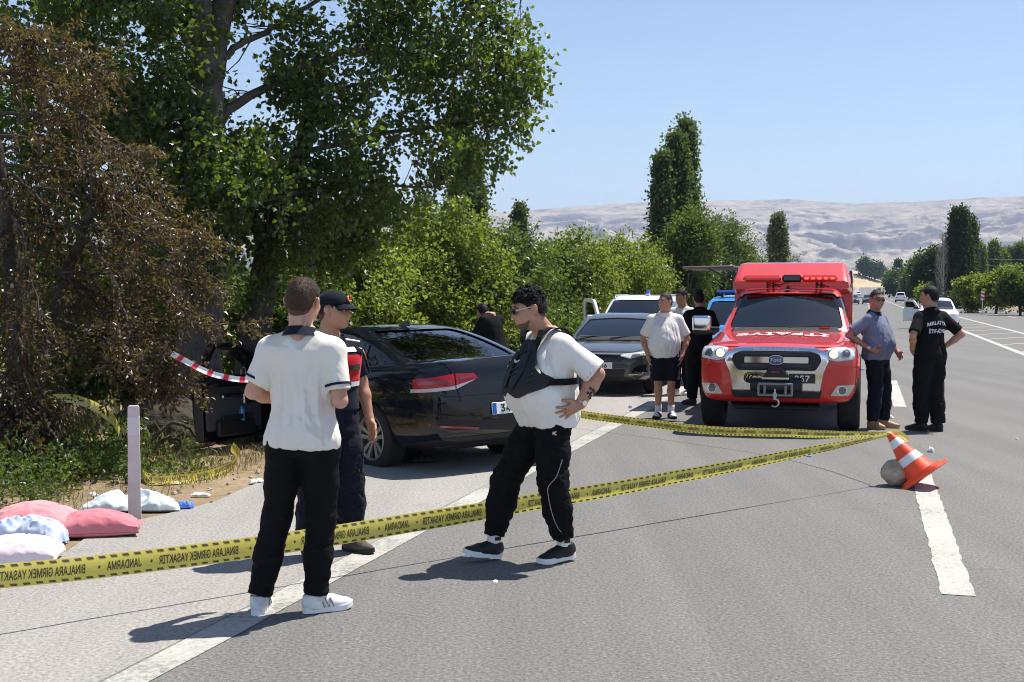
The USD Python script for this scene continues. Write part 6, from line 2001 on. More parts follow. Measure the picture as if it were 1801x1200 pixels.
    # ---- trousers or shorts
    if pants:
        ea = pants.get("ease", .018)
        Fp = Field(lo, hi, max(h, .008))
        wz = pants.get("waist", 1.0) * s
        Fp.add(stack(rows[:4], ea * .8), 1e-3, cut=lambda x, y, z: z - wz)
        for i in (0, 1):
            k_, a_ = J["knee", i], J["ank", i]
            m_ = (J["hip", i] + k_) / 2
            end = pants.get("end", 1.0)
            Fp.add(cone(J["hip", i] + [0, 0, .0], .096 * s + ea * .5, m_, .084 * s + ea), .05)
            e_ = k_ + (a_ - k_) * end if end > 0 else m_ + (k_ - m_) * (1 + end)
            if end > 0:
                Fp.add(cone(m_, .084 * s + ea, k_, .069 * s + ea), .03)
                ax = unit(a_ - k_)
                stop = e_ + ax * .0
                cutf = (lambda S, A: (lambda x, y, z: (x - S[0]) * A[0] + (y - S[1]) * A[1] + (z - S[2]) * A[2]))(stop, ax)
                cm = (k_ + e_) / 2
                r_end = pants.get("hem", .058)
                Fp.add(cone(k_, .069 * s + ea, cm, .066 * s + ea), .03)
                Fp.add(cone(cm, .066 * s + ea, e_ + ax * .03, r_end), .03, cut=cutf)
                if pants.get("cuff"):
                    Fp.add(cone(e_ - ax * .05, r_end + .012, e_ - ax * .02, r_end + .004), .012, cut=cutf)
            else:
                ax = unit(k_ - m_)
                cutf = (lambda S, A: (lambda x, y, z: (x - S[0]) * A[0] + (y - S[1]) * A[1] + (z - S[2]) * A[2]))(e_, ax)
                Fp.add(cone(m_, .088 * s + ea, e_ + ax * .03, .082 * s + ea * 1.3), .03, cut=cutf)
        pm_ = Fp.mesh()
        lowz = J["ank", 0][2]
        reg = lambda v: np.interp(v[:, 2], [0.05, .22, .45, .55, .75, .95], [1.5, 1.1, .8, 1.1, .5, .35])
        wrinkle(pm_, pants.get("amp", .007), 15, seed + 3, skew=.5, stretch=1.15, region=reg)
        wrinkle(pm_, pants.get("amp", .007) * .7, 9, seed + 4, skew=.15, stretch=.25, region=reg)
        obj(pants.get("name", "trousers"), pm_, pants["m"], t, smooth=True)
    # ---- shirt
    if shirt:
        ea = shirt.get("ease", .02)
        Fs = Field(lo, hi, max(h, .0075))
        hz = shirt.get("hem", .88) * s
        flare = shirt.get("flare", .012)
        srows = rows.copy()
        srows[:, 3:] += np.interp(srows[:, 0], [hz, hz + .25, 1.3 * s, 1.475 * s], [ea + flare, ea, ea * .7, ea * .45])[:, None]
        Fs.add(stack(srows), 1e-3, cut=lambda x, y, z: hz - z + 0.03 * np.sin(8 * y) * .15)
        sl = shirt.get("sleeve", .62)
        cuffs = []
        for i, sg in enumerate((1, -1)):
            a_, e_ = J["sh", i], J["elb", i]
            ax = unit(e_ - a_)
            E_ = a_ + (e_ - a_) * min(sl, 1.0)
            r1 = (.050 * arm * s + shirt.get("sl_ease", .022))
            cutf = (lambda S, A: (lambda x, y, z: (x - S[0]) * A[0] + (y - S[1]) * A[1] + (z - S[2]) * A[2]))(E_, ax)
            Fs.add(cone(a_ + [0, -sg * .035, .002], .062 * s + ea * .3, a_, .058 * s + ea * .3), .05)
            Fs.add(cone(up(1.442 * s) + [-.02, sg * .055 * s, 0], .040 * s + .008, a_ + [-.005, -sg * .03, .012 * s], .042 * s + .012), .04)
            Fs.add(cone(a_, .058 * s + ea * .35, E_ + ax * .03, r1), .035, cut=cutf)
            if h < .009:
                Fs.add(cone(E_ - ax * .012, r1 - .014, E_ + ax * .05, r1 - .013), .004, sub=True)
            cuffs.append((E_, ax, r1))
        nk = shirt.get("neck", (.058, .064))
        Fs.add(ellipsoid(up(1.535 * s) + [.016, 0, 0], (nk[0] * s, nk[1] * s, .068 * s)), .008, sub=True)
        sm = Fs.mesh()
        reg = lambda v: np.interp(v[:, 2], [hz, hz + .1, 1.25 * s, 1.45 * s], [1.25, 1.2, .9, .35]) * np.interp(np.abs(v[:, 1]), [.19, .26], [1, .35])
        wrinkle(sm, shirt.get("amp", .008), shirt.get("freq", 9), seed + 1, skew=shirt.get("skew", .35), stretch=.12, region=reg)
        wrinkle(sm, shirt.get("amp", .008) * .35, shirt.get("freq", 9) * 2.1, seed + 2, skew=-.4, stretch=.35, region=reg)
        th_ = np.arctan2(sm.vertices[:, 1] - rows[3, 2], sm.vertices[:, 0] - rows[3, 1])
        ff = shirt.get("flutes", 3.2)
        zz_ = sm.vertices[:, 2]
        fl_ = fbm(np.stack([np.cos(th_) * ff, np.sin(th_) * ff, zz_ * 1.4 + .35 * np.sin(th_ * 2)], -1) + seed, 3, seed + 8)
        fl_ = 1 - np.abs(2 * fl_ - 1)
        mk = np.interp(zz_, [hz, hz + .12, 1.28 * s, 1.40 * s], [.5, 1.0, .7, .0]) * np.interp(np.abs(sm.vertices[:, 1]), [.17, .25], [1, .0])
        sm.vertices = sm.vertices + vnormals(sm) * (np.maximum((fl_ - .68) * shirt.get("fold", .022), -.006) * mk)[:, None]
        so = obj("shirt", sm, shirt["m"], t, smooth=True)
        if shirt.get("cuff"):
            for E_, ax, r1 in cuffs:
                Rc = frame_to(ax)
                for off, wd, mm, nm in shirt["cuff"]:
                    obj(nm, place(revolve([(r1 - .003, -wd / 2), (r1 + .006, -wd / 2), (r1 + .006, wd / 2), (r1 - .003, wd / 2), (r1 - .003, -wd / 2)], 32, "z"), Rc, E_ - ax * off), mm, so)
        if shirt.get("collar"):
            c_ = up(1.478 * s) + [-.012, 0, 0]
            tilt = rot_axis([0, 1, 0], .26)
            pr_ = [(.084, -.030), (.098, -.030), (.077, .020), (.064, .023), (.064, .0), (.084, -.030)]
            cm = revolve(pr_, 40, "z")
            cm.vertices = cm.vertices * [1.0, 1.08, 1]
            obj("collar", place(cm, tilt, c_ + [0.004, 0, 0]), shirt["collar"], so, smooth=40)
    else:
        so, sm = None, None
    # ---- shoes
    if shoes:
        for i, sg in enumerate((1, -1)):
            fy, fp = feet[i]
            an = J["ank", i]
            Rs = rot_axis([0, 0, 1], fy) @ rot_axis([0, 1, 0], fp)
            L = shoes.get("len", 1.0)
            o = an + Rs @ np.array([.0, 0, -.085])
            S = lambda *v: o + Rs @ np.array(v, float)
            outl = np.array([(-.075, 0), (-.065, .028), (-.02, .034), (.06, .040), (.12, .048), (.17, .040), (.203, .012), (.203, -.012), (.17, -.040), (.12, -.047), (.06, -.036), (-.02, -.033), (-.065, -.028)]) * [L, 1]
            th = shoes.get("sole_h", .028)
            outl = chaikin(np.vstack([outl, outl[:1]]), 1)[:-1]
            sole = as_tm(poly_cs(outl).extrude(th, 4, 0))
            sole.vertices[:, 2] += np.clip((sole.vertices[:, 0] - .12) / .09, 0, 1) ** 2 * .018
            so_ = place(sole, Rs, o)
            Fu = Field(S(.06, 0, .05) - .22, S(.06, 0, .05) + .22, min(h, .008))
            R3 = Rs
            Fu.add(ellipsoid(S(-.02, 0, .055), (.060, .036, .055), R3), 1e-3)
            Fu.add(ellipsoid(S(.09 * L, 0, .035), (.112 * L, .044, .036), R3), .03)
            Fu.add(cone(S(-.005, 0, .05), .040, S(-.012, 0, .095 + shoes.get("high", 0)), .041), .03)
            Fu.add(cone(S(.02, 0, .07), .032, S(.09, 0, .052), .030), .03)
            top = .098 + shoes.get("high", 0)
            nz_ = Rs[:, 2]
            Fu.clip(lambda x, y, z: (x - o[0]) * nz_[0] + (y - o[1]) * nz_[1] + (z - o[2]) * nz_[2] - top)
            Fu.clip(lambda x, y, z: -((x - o[0]) * nz_[0] + (y - o[1]) * nz_[1] + (z - o[2]) * nz_[2]) + th * .6)
            sh_o = obj("shoe", Fu.mesh(), shoes["m"], t, smooth=True)
            obj("sole", so_, shoes["sole"], sh_o, smooth=30)
            if shoes.get("stripes"):
                for q in range(3):
                    for sd in (1, -1):
                        a0, a1 = S(.035 + .026 * q, sd * .043, .030), S(.012 + .026 * q, sd * .0365, .075)
                        obj("stripe", tube([a0, (a0 + a1) / 2 + Rs @ np.array([0, sd * .003, 0]), a1], .0055, 5), shoes["stripes"], sh_o)
            if shoes.get("laces"):
                for q in range(4):
                    obj("lace", tube(curve([S(.035 + .022 * q, -.02, .083 - .008 * q), S(.04 + .022 * q, 0, .092 - .008 * q), S(.035 + .022 * q, .02, .083 - .008 * q)], 6), .004, 5), shoes["laces"], sh_o)
    return dict(t=t, J=J, rows=rows, up=up, hc=hc, Rh=Rh, s=s, hd=hd, shirt=so, shirt_mesh=sm)


def wrap(P, mesh, side, lift=.004):
    """lays a flat drawing (x across, y up) on the front (+1) or the back (-1) of the shirt; x runs to the onlooker's right"""
    v = P["shirt_mesh"].vertices
    n = vnormals(P["shirt_mesh"])
    k = n[:, 0] * side > .25
    tr_ = cKDTree(v[k][:, 1:])
    m = mesh.subdivide_to_size(.02) if len(mesh.faces) < 4000 else mesh.copy()
    y, z_ = side * m.vertices[:, 0], m.vertices[:, 1]
    d, i = tr_.query(np.column_stack([y, z_]), k=16)
    x = v[k][i, 0]
    x = x.mean(1)
    out = trimesh.Trimesh(np.column_stack([x + side * (lift + m.vertices[:, 2]), y, z_]), m.faces, process=False)
    if side < 0:
        pass
    return out


def at_xy(mesh, x, y):
    m = mesh.copy()
    m.apply_translation([x, y, 0])
    return m
# ------------------------------------------------------------------ the people
def spot(px, py):
    return G(px, py)[:2]


navy_trim = cloth_mat("navy_trim", (0.012, 0.016, 0.03), 0.8, 0.1)
# man with his back to us, cream polo with dark collar
p1c = np.array([-1.09, 6.50])
P1 = person("man seen from behind in cream polo with navy collar and black trousers", p1c, math.radians(82), 1.745, .0065, fat=.86, lean=-.01, skin=skin_light, hip=(0, 0),
            elbows=[(-.04, .258, 1.165), (-.06, -.218, 1.125)], wrists=[(.19, .17, 1.10), (.20, -.10, 1.13)],
            hands=[((.9, -.5, .1), (0, -1, -.5), (0, 0, 1), .5, .03), ((.9, .4, .1), (0, 1, -.4), (0, 0, 1), .5, .03)],
            ankles=[(-.03, .235, .088), (.03, -.055, .088)], knees=[(.02, .150, .50), (.05, -.080, .50)], feet=((.10, 0), (-.95, 0)), head=(-.16, .05, .07), arm=.98,
            shirt=dict(m=cream_cloth, hem=.885, ease=.014, flare=.006, sleeve=.80, sl_ease=.014, amp=.010, freq=7, fold=.040, flutes=2.6, skew=.42, collar=navy_trim, cuff=[(.030, .012, navy_trim, "cuff_band")]),
            pants=dict(m=black_cloth, ease=.006, hem=.060, end=.97, amp=.006), shoes=dict(m=shoe_white, sole=sole_white, stripes=mat("grey_stripe", (.22, .23, .24), .6), laces=sole_white), hair=dict(m=hair_brown, grow=.008, top=.5, sides=.7, amp=.002, freq=70, back=-.075, side=.0, len=.012, strands=4200), seed=3, belly=.01)
t = P1["t"]
obj("phone", box(.014, .075, .15, (.30, .03, 1.17), .006, rot_axis([0, 1, 0], -.6)), gloss_black, t) if False else None

# uniformed man in cap and red-fronted vest, half behind him
p2c = np.array([-1.172, 7.98])
P2 = person("uniformed man in navy cap and red fronted vest, half hidden by the cream polo", p2c, math.radians(-52), 1.68, .0075, fat=1.0, skin=skin_tan, detail=True,
            elbows=[(-.03, .265, 1.10), (.0, -.25, 1.09)], wrists=[(.05, .275, .85), (.10, -.22, .86)],
            ankles=[(.0, .16, .088), (.03, -.17, .088)], knees=[(.04, .13, .49), (.05, -.14, .49)], feet=((.25, 0), (-.2, 0)), head=(.62, .06, -.02), head_at=(.045, .02, 1.565),
            shirt=dict(m=night_cloth, hem=.90, ease=.02, sleeve=.80, sl_ease=.022, amp=.006), pants=dict(m=navy_cloth, ease=.024, hem=.072, end=.90, amp=.012, cuff=True),
            shoes=dict(m=shoe_dusty, sole=sole_dark, high=.05), hair=dict(m=hair_black, grow=.004, amp=.0012), seed=9)
t, rows, hd, s = P2["t"], P2["rows"], P2["hd"], P2["s"]
def body_shell(rows, g0, g1, z0, z1):
    return stack_loft(rows, g1, z0, z1) - stack_loft(rows, g0, z0 - .1, z1 + .1)
vest_cut = end_prism(rpoly([(-.20, .93), (.20, .93), (.215, 1.20), (.175, 1.30), (.165, 1.45), (.085, 1.45), (.07, 1.36), (-.07, 1.36), (-.085, 1.45), (-.165, 1.45), (-.175, 1.30), (-.215, 1.20)], .03), -.5, .5)
vest = body_shell(rows, .015, .045, .93, 1.415) ^ vest_cut
vo = obj("vest", vest, night_cloth, t, smooth=40, label="padded navy vest with red front panel")
ve2 = stack_loft(rows, .051, .93, 1.41) - stack_loft(rows, .040, .8, 1.5)
red_cloth = cloth_mat("red_cloth", (0.55, 0.012, 0.02), .7, .08)
refl = mat("reflective_strip", (0.72, 0.73, 0.72), .35, .5)
obj("red_panel", ve2 ^ end_prism([(-.16, 1.12), (.20, 1.12), (.20, 1.285), (-.16, 1.285)], 0, .5), red_cloth, vo, smooth=40)
for zz, mm, nm in ((1.085, refl, "reflective_strip"), (1.305, refl, "reflective_strip")):
    obj(nm, ve2 ^ end_prism([(-.19, zz), (.21, zz), (.21, zz + .03), (-.19, zz + .03)], 0, .5), mm, vo, smooth=40)
ve3 = stack_loft(rows, .058, .93, 1.41) - stack_loft(rows, .045, .8, 1.5)
obj("name_tape", ve3 ^ end_prism([(.06, 1.19), (.16, 1.19), (.16, 1.225), (.06, 1.225)], 0, .5), gloss_black, vo, smooth=40)
for i, sg in enumerate((1, -1)):
    sh0 = P2["J"]["sh", i]
    pad = as_tm(Manifold.batch_hull([Manifold.sphere(.03, 16).translate(tuple(sh0 + np.array(o))) for o in ((.06, -sg * .09, .045), (.06, sg * .02, .028), (-.07, -sg * .09, .045), (-.07, sg * .02, .028), (.10, -sg * .07, -.02), (.095, sg * .0, -.03))]))
    so_ = obj("shoulder_pad", pad, night_cloth, vo, smooth=50)
    for q in (0, .045):
        obj("reflective_bar", as_tm(Manifold.batch_hull([Manifold.sphere(.008, 8).translate(tuple(sh0 + np.array(o))) for o in ((.088 + q * .5, -sg * .085, .052 - q), (.085 + q * .5, sg * .012, .036 - q))])), refl, so_)
    E_ = sh0 + (P2["J"]["elb", i] - sh0) * .33
    ax = unit(P2["J"]["elb", i] - sh0)
    outw = unit(np.array([.35, sg * 1.0, 0]))
    outw = unit(outw - ax * (outw @ ax))
    Rb = np.stack([np.cross(ax, outw), -ax, outw], 1)
    bd = obj("arm_badge", place(place(ring_disc(.036, .006), np.diag([1, 1.1, 1])), Rb, E_ + outw * .066), mat("badge_orange", (.62, .2, .08), .6), t, smooth=30)
    obj("badge_field", place(ring_disc(.026, .003), Rb, E_ + outw * .0725), night_cloth, bd)
    obj("badge_mark", place(cat_(box(.022, .012, .002), box(.01, .03, .002)), Rb, E_ + outw * .0755), refl, bd)
    E2 = sh0 + (P2["J"]["elb", i] - sh0) * .62
    ap = obj("arm_patch", place(box(.075, .085, .006, r=.002), Rb, E2 + outw * .067), gloss_black, t)
    obj("patch_strip", place(box(.05, .014, .003), Rb, E2 + outw * .0715), red_cloth, ap)
# cap
hc, Rh = P2["hc"], P2["Rh"]
Fc = Field(hc - .2, hc + .22, .006)
Fc.add(ellipsoid(hd(-.012, 0, .045), np.array([.116, .094, .092]) * s, Rh), 1e-3)
Fc.clip(lambda x, y, z: .048 * s - ((x - hc[0]) * Rh[0, 2] + (y - hc[1]) * Rh[1, 2] + (z - hc[2]) * Rh[2, 2]) - .10 * (((x - hc[0]) * Rh[0, 0] + (y - hc[1]) * Rh[1, 0]) + .0) * -.2)
cap = obj("cap", Fc.mesh(), night_cloth, t, smooth=True)
aa = np.linspace(-1.15, 1.15, 15)
top_ = []
for r_, zz in ((.088, .052), (.135, .045), (.178, .026)):
    top_.append([hd(-.012 + r_ * math.cos(a) * (1.0 if r_ < .1 else 1.02), (.078 + (r_ - .088) * .12) * math.sin(a) / math.sin(1.15), zz - .018 * math.sin(a) ** 2 * (1 if r_ > .1 else .3)) for a in aa])
top_ = np.array(top_)
brim = grid_mesh(top_[..., 0], top_[..., 1], top_[..., 2])
b2 = brim.copy()
b2.vertices = b2.vertices - Rh[:, 2] * .006
b2.invert()
obj("brim", cat_(brim, b2), night_cloth, cap, smooth=40)
obj("cap_emblem", place(cat_(tube(curve([(0, -.022, 0), (.018, -.010, .0), (.016, .008, 0), (.0, .016, 0), (-.016, .008, 0), (-.018, -.01, 0), (0, -.022, 0)], 20), .0045, 6)), Rh @ np.array([[0, 0, 1.0], [1, 0, 0], [0, 1, 0]]) @ rot_axis([1, 0, 0], -.35), hd(.100, 0, .088)), mat("emblem_yellow", (.7, .55, .06), .5), cap)
obj("emblem_flame", place(cat_(tube([(0, -.012, 0), (.002, .006, .002), (-.004, .030, 0)], [.011, .008, .002], 8)), Rh @ np.array([[0, 0, 1.0], [1, 0, 0], [0, 1, 0]]) @ rot_axis([1, 0, 0], -.35), hd(.102, 0, .090)), red_cloth, cap)
obj("belt", body_shell(rows, .02, .034, .94, .985), webbing, t, smooth=40)

# man in white tee with black chest armour, walking across
p3c = np.array([.212, 7.84])
vest_man = person("bearded man in white tee and black chest armour walking with hand on hip", p3c, math.radians(210), 1.71, .0055, fat=1.34, belly=.06, lean=.0, skin=skin_tan, detail=True, full=.008, arm=1.18,
            elbows=[(-.185, .305, 1.18), (-.14, -.29, 1.09)], wrists=[(-.085, .262, .995), (-.10, -.24, .86)],
            hands=[((.80, -.22, -.42), (.15, -1, .25), (.35, 0, .9), .16, .13), ((.1, 0, -1), (0, 1, 0), (1, 0, 0), .4, .03)],
            ankles=[(-.06, .125, .10), (.305, -.135, .105)], knees=[(.03, .135, .50), (.21, -.13, .51)], feet=((-.02, .10), (-.05, -.14)), head=(-.26, .22, .0), head_at=(.125, 0, 1.575),
            shirt=dict(m=white_cloth, hem=.865, ease=.024, flare=.014, sleeve=.93, sl_ease=.030, amp=.010, freq=6.5, fold=.030, skew=.25, neck=(.064, .072)),
            pants=dict(m=black_cloth, ease=.022, hem=.056, end=.86, amp=.011, cuff=True), shoes=dict(m=shoe_black, sole=sole_white, sole_h=.034, laces=sole_dark), hair=dict(m=hair_black, grow=.012, top=1.7, amp=.006, freq=30, front=.064, back=-.045, side=.010, curls=230, len=.014, strands=3800, mess=.7), seed=17)
t, rows, hd, s, J = vest_man["t"], vest_man["rows"], vest_man["hd"], vest_man["s"], vest_man["J"]
rows = rows.copy()
out = lambda g: stack_loft(rows, g, 1.02, 1.415, 40, 72)
arm_sh = out(.050) - stack_loft(rows, .030, .9, 1.5)
plate_l = rpoly([(-.012, 1.075), (.085, 1.03), (.215, 1.10), (.225, 1.155), (.165, 1.215), (.105, 1.31), (.085, 1.37), (.035, 1.395), (-.012, 1.37)], .02)
ao = obj("chest_armour", arm_sh ^ end_prism(plate_l, .0, .6), armour, t, smooth=24, label="black moulded chest armour")
obj("armour_half", arm_sh ^ end_prism([(-a, b) for a, b in plate_l], .0, .6), armour, ao, smooth=24)
a2 = out(.059) - out(.04)
for s_ in (1, -1):
    obj("armour_ridge", a2 ^ end_prism(rpoly([(s_ * .015, 1.10), (s_ * .06, 1.085), (s_ * .10, 1.20), (s_ * .075, 1.33), (s_ * .02, 1.30)], .012), 0, .6), armour, ao, smooth=24)
    for q in range(4):
        zz = 1.13 + .035 * q
        obj("vent_slot", (out(.057) - out(.04)) ^ end_prism(rpoly([(s_ * (.13 + .006 * q), zz), (s_ * (.165 - .004 * q), zz + .012), (s_ * (.163 - .004 * q), zz + .024), (s_ * (.128 + .006 * q), zz + .010)], .004), 0, .6), plastic, ao)
a3 = out(.064) - out(.045)
for zz, mm, nm in ((1.245, refl, "chevron"), (1.30, armour, "chevron"), (1.20, armour, "chevron"), (1.165, armour, "chevron")):
    w_ = .03 if mm is refl else .045
    obj(nm, a3 ^ end_prism([(-w_, zz + .014), (0, zz), (w_, zz + .014), (w_, zz + .022), (0, zz + .008), (-w_, zz + .022)], 0, .6), mm, ao)
# straps over the shoulders and round the waist
for s_, i in ((1, 0), (-1, 1)):
    c_ = curve([(.115, s_ * .085, 1.365), (.095, s_ * .105, 1.425), (.03, s_ * .112, 1.462), (-.05, s_ * .115, 1.455), (-.125, s_ * .10, 1.39), (-.165, s_ * .08, 1.28)], 26)
    r_ = []
    for k in range(len(c_)):
        tn = unit(c_[min(k + 1, 25)] - c_[max(k - 1, 0)])
        sd_ = unit(np.cross(tn, unit(np.cross(tn, [0, 1, 0]))))
        sd_ = np.array([0, 1, 0]) - tn * tn[1]
        sd_ = unit(sd_)
        nn_ = np.cross(sd_, tn)
        r_.append([c_[k] + sd_ * .027 + nn_ * .004, c_[k] + sd_ * .027 - nn_ * .004, c_[k] - sd_ * .027 - nn_ * .004, c_[k] - sd_ * .027 + nn_ * .004])
    obj("shoulder_strap", rings_to_mf(np.array(r_)), webbing, ao, smooth=30)
    obj("strap_buckle", place(box(.012, .062, .05, r=.004), rot_axis([0, 1, 0], -.35), c_[5] + [.006, 0, .004]), plastic, ao)
    obj("waist_strap", (stack_loft(rows, .042, 1.115, 1.155, 6, 72) - stack_loft(rows, .032, 1.0, 1.3, 6, 72)) ^ end_prism([(s_ * .12, 1.0), (s_ * .5, 1.0), (s_ * .5, 1.3), (s_ * .12, 1.3)], -.5, .3), webbing, ao, smooth=40)
obj("back_plate", (stack_loft(rows, .055, 1.06, 1.40, 20, 72) - stack_loft(rows, .032, .9, 1.5, 20, 72)) ^ end_prism(rpoly([(-.14, 1.06), (.14, 1.06), (.15, 1.3), (.10, 1.39), (-.10, 1.39), (-.15, 1.3)], .03), -.6, -.02), armour, ao, smooth=24)
# round neckband
cm = revolve([(.070, -.010), (.077, -.010), (.075, .012), (.069, .012), (.070, -.010)], 40, "z")
obj("neckband", place(cm, rot_axis([0, 1, 0], .42), vest_man["up"](1.465 * s) + [.0, 0, 0]), white_cloth, vest_man["shirt"], smooth=40)
# glasses
gm = mat("glasses_frame", (.03, .025, .02), .25, .5, coat=.5)
gm2 = mat("glasses_arm", (.55, .50, .38), .3, .5)
rim_ = tube([(0, .024 * math.cos(a), .019 * math.sin(a)) for a in np.linspace(0, 2 * np.pi, 25)], .0028, 6, False)
gl_ = obj("glasses", tube([hd(.113, .012, .016), hd(.116, 0, .019), hd(.113, -.012, .016)], .003 * s, 6), gm, t, smooth=True)
for s_ in (1, -1):
    Rg = vest_man["Rh"] @ rot_axis([0, 0, 1], s_ * .18)
    obj("rim", place(rim_, Rg, hd(.108, s_ * .035, .010)), gm, gl_, smooth=True)
    obj("lens", place(revolve([(0, -.001), (.0215, -.001), (.0215, .001), (0, .001)], 24, "z"), Rg @ np.array([[0, 0, 1.0], [1, 0, 0], [0, .82, 0]]), hd(.108, s_ * .035, .010)), lens_dark, gl_)
    obj("temple_arm", tube([hd(.100, s_ * .059, .016), hd(.06, s_ * .074, .018), hd(.0, s_ * .084, .020), hd(-.018, s_ * .086, .010)], [.0045, .005, .004, .003], 6), gm2, gl_, smooth=True)
# beard shadow along the jaw
Fb = Field(hc - .0, hc + .0 + .01, .01)
hcb, Rb_ = vest_man["hc"], vest_man["Rh"]
Fb = Field(hcb - .17, hcb + .17, .005)
prb, _, _ = head_prims(hcb, Rb_, s, 1.016, .008)
for q in (1, 2, 3, 4):
    Fb.add(prb[q][0], .03)
def jawmask(x, y, z):
    X, Y, Z = x - hcb[0], y - hcb[1], z - hcb[2]
    u = [(X * Rb_[0, k] + Y * Rb_[1, k] + Z * Rb_[2, k]) / s for k in range(3)]
    side = np.interp(u[0], [-.02, .0, .03, .06, .12], [.01, .0, -.052, -.070, -.078])
    return np.maximum((u[2] - side) * .8, -(u[0] - .004))
Fb.clip(jawmask)
bm_ = Fb.mesh()
bm_.vertices += vnormals(bm_) * (.0015 + .002 * (fbm((bm_.vertices) * 90, 2, 4) - .5))[:, None]
obj("beard", bm_, stubble, t, smooth=True)
# watch and forearm tattoo
w0, e0 = J["wri", 0], J["elb", 0]
ax = unit(e0 - w0)
Rw = frame_to(ax, (0, 1, 0))
wc_ = w0 + ax * .022
wa = obj("wristwatch", place(revolve([(.031, -.010), (.0345, -.010), (.0345, .010), (.031, .010), (.031, -.010)], 32, "z"), Rw, wc_), satin_metal, t, smooth=30)
outn = unit(np.array([-.25, 1.0, .35]))
outn = unit(outn - ax * (outn @ ax))
Rd_ = np.stack([np.cross(ax, outn), ax, outn], 1)
obj("watch_case", place(ring_disc(.021, .010), Rd_, wc_ + outn * .031), mat("gold_case", (.75, .58, .25), .2, metal=1.0), wa, smooth=30)
obj("watch_dial", place(ring_disc(.016, .002), Rd_, wc_ + outn * .0405), mat("dial", (.85, .83, .75), .3), wa)
tat = []
rngt = np.random.default_rng(5)
for q in range(8):
    a_, b_ = rngt.uniform(-.5, .6), rngt.uniform(.30, .55)
    c0 = w0 + (e0 - w0) * b_
    nn_ = unit(outn * math.cos(a_) + np.cross(ax, outn) * math.sin(a_))
    rr_ = .0282 * s * 1.18 + (.0435 - .0282) * s * 1.18 * min(b_ / .65, 1)
    Rt = np.stack([np.cross(ax, nn_), ax, nn_], 1)
    tat.append(place(place(trimesh.creation.icosphere(2, 1.0), np.diag([rngt.uniform(.007, .012), rngt.uniform(.008, .015), .0028])), Rt @ rot_axis([0, 0, 1], q * 1.1), c0 + nn_ * (rr_ + .0008)))
tat.append(tube([w0 + (e0 - w0) * .26 + outn * .036, w0 + (e0 - w0) * .34 + outn * .039], .003, 5))
obj("tattoo", cat_(*tat), mat("tattoo_ink", (.05, .045, .045), .6, .3), t, smooth=True, kind="stuff")
# socks, seam piping, small chest print
for i in (0, 1):
    a_ = J["ank", i]
    k_ = J["knee", i]
    so_ = obj("sock", cone_mesh(a_ + (k_ - a_) * .0, .041, a_ + (k_ - a_) * .17, .043) if False else tube([a_ - [0, 0, .01], a_ + (k_ - a_) * .10, a_ + (k_ - a_) * .2], [.043, .044, .044], 20), white_cloth, t, smooth=True)
    for q in range(3):
        d_ = unit(np.array([.2 - .35 * q, (1 if i == 0 else 1), 0]))
        obj("sock_print", box(.006, .018, .022, a_ + (k_ - a_) * .09 + d_ * .0445, .001, rot_axis([0, 0, 1], math.atan2(d_[1], d_[0]))), ink, so_)
hk = (J["hip", 0] + J["knee", 0]) / 2
pp_ = [J["hip", 0] + [.025, .145, -.22], J["knee", 0] + [.035, .100, .06], J["knee", 0] + [.082, .072, -.02], (J["knee", 0] + J["ank", 0]) / 2 + [.080, .066, 0], J["ank", 0] + [.058, .060, .10]]
obj("piping", tube(curve(pp_, 24), .0024, 6), mat("grey_piping", (.35, .35, .35), .5), t, smooth=True)
pr_t = text_c("essential", .018, .0015, True, .085)
obj("chest_print", wrap(vest_man, at_xy(pr_t, -.135 * 1, 1.285), 1), ink, vest_man["shirt"], smooth=False) if True else None
lg = cat_(*[as_tm(poly_cs(line_side(*a, *b, .006)).extrude(.002)) for a, b in (((-.012, -.02), (-.012, .02)), ((-.012, 0), (.014, .02)), ((-.012, 0), (.014, -.02)), ((-.018, .0), (-.03, .012)), ((-.018, 0), (-.03, -.012)))])
Rl = np.stack([unit([-.85, .55, 0]), [0, 0, 1.0], unit([.55, .85, 0])], 1)
obj("pocket_logo", place(place(lg, np.eye(3) * .6), Rl, J["hip", 0] + np.array([.055, .112, -.06])), white_ink, t, smooth=False)

# the rest stand further back
def back_print(P, words, m, lift=.006):
    parts_ = []
    for txt, z_, hgt, wid, arc in words:
        m_ = text_c(txt, hgt, .002, True, wid).subdivide_to_size(.012)
        if arc:
            x = m_.vertices[:, 0]
            m_.vertices[:, 1] += -arc * (x / (wid / 2)) ** 2
        parts_.append(wrap(P, at_xy(m_, 0, z_), -1, lift))
    for q in parts_:
        obj("lettering", q, m, P["shirt"], smooth=False)


P5 = person("stout man in white polo and dark shorts with socks and slippers beside the red truck", (2.05, 16.75), math.radians(263), 1.665, .011, fat=1.24, belly=.05, skin=skin_tan, seed=21, full=.006,
            elbows=[(-.07, .30, 1.06), (-.07, -.30, 1.06)], wrists=[(.05, .225, .84), (.05, -.225, .84)], hands=[((.3, -.15, -1), (0, -1, 0), (1, 0, 0), .4, .02), ((.3, .15, -1), (0, 1, 0), (1, 0, 0), .4, .02)],
            ankles=[(.0, .085, .085), (.0, -.085, .085)], feet=((.25, 0), (-.25, 0)), head=(-.75, .02, 0),
            shirt=dict(m=white_cloth, hem=.86, ease=.022, sleeve=.80, sl_ease=.025, amp=.009, collar=white_cloth), pants=dict(m=navy_cloth, ease=.022, end=-.06, name="shorts", amp=.006),
            shoes=dict(m=shoe_white, sole=sole_dark, len=1.02), hair=dict(m=hair_grey, grow=.006, amp=.002, front=.085))
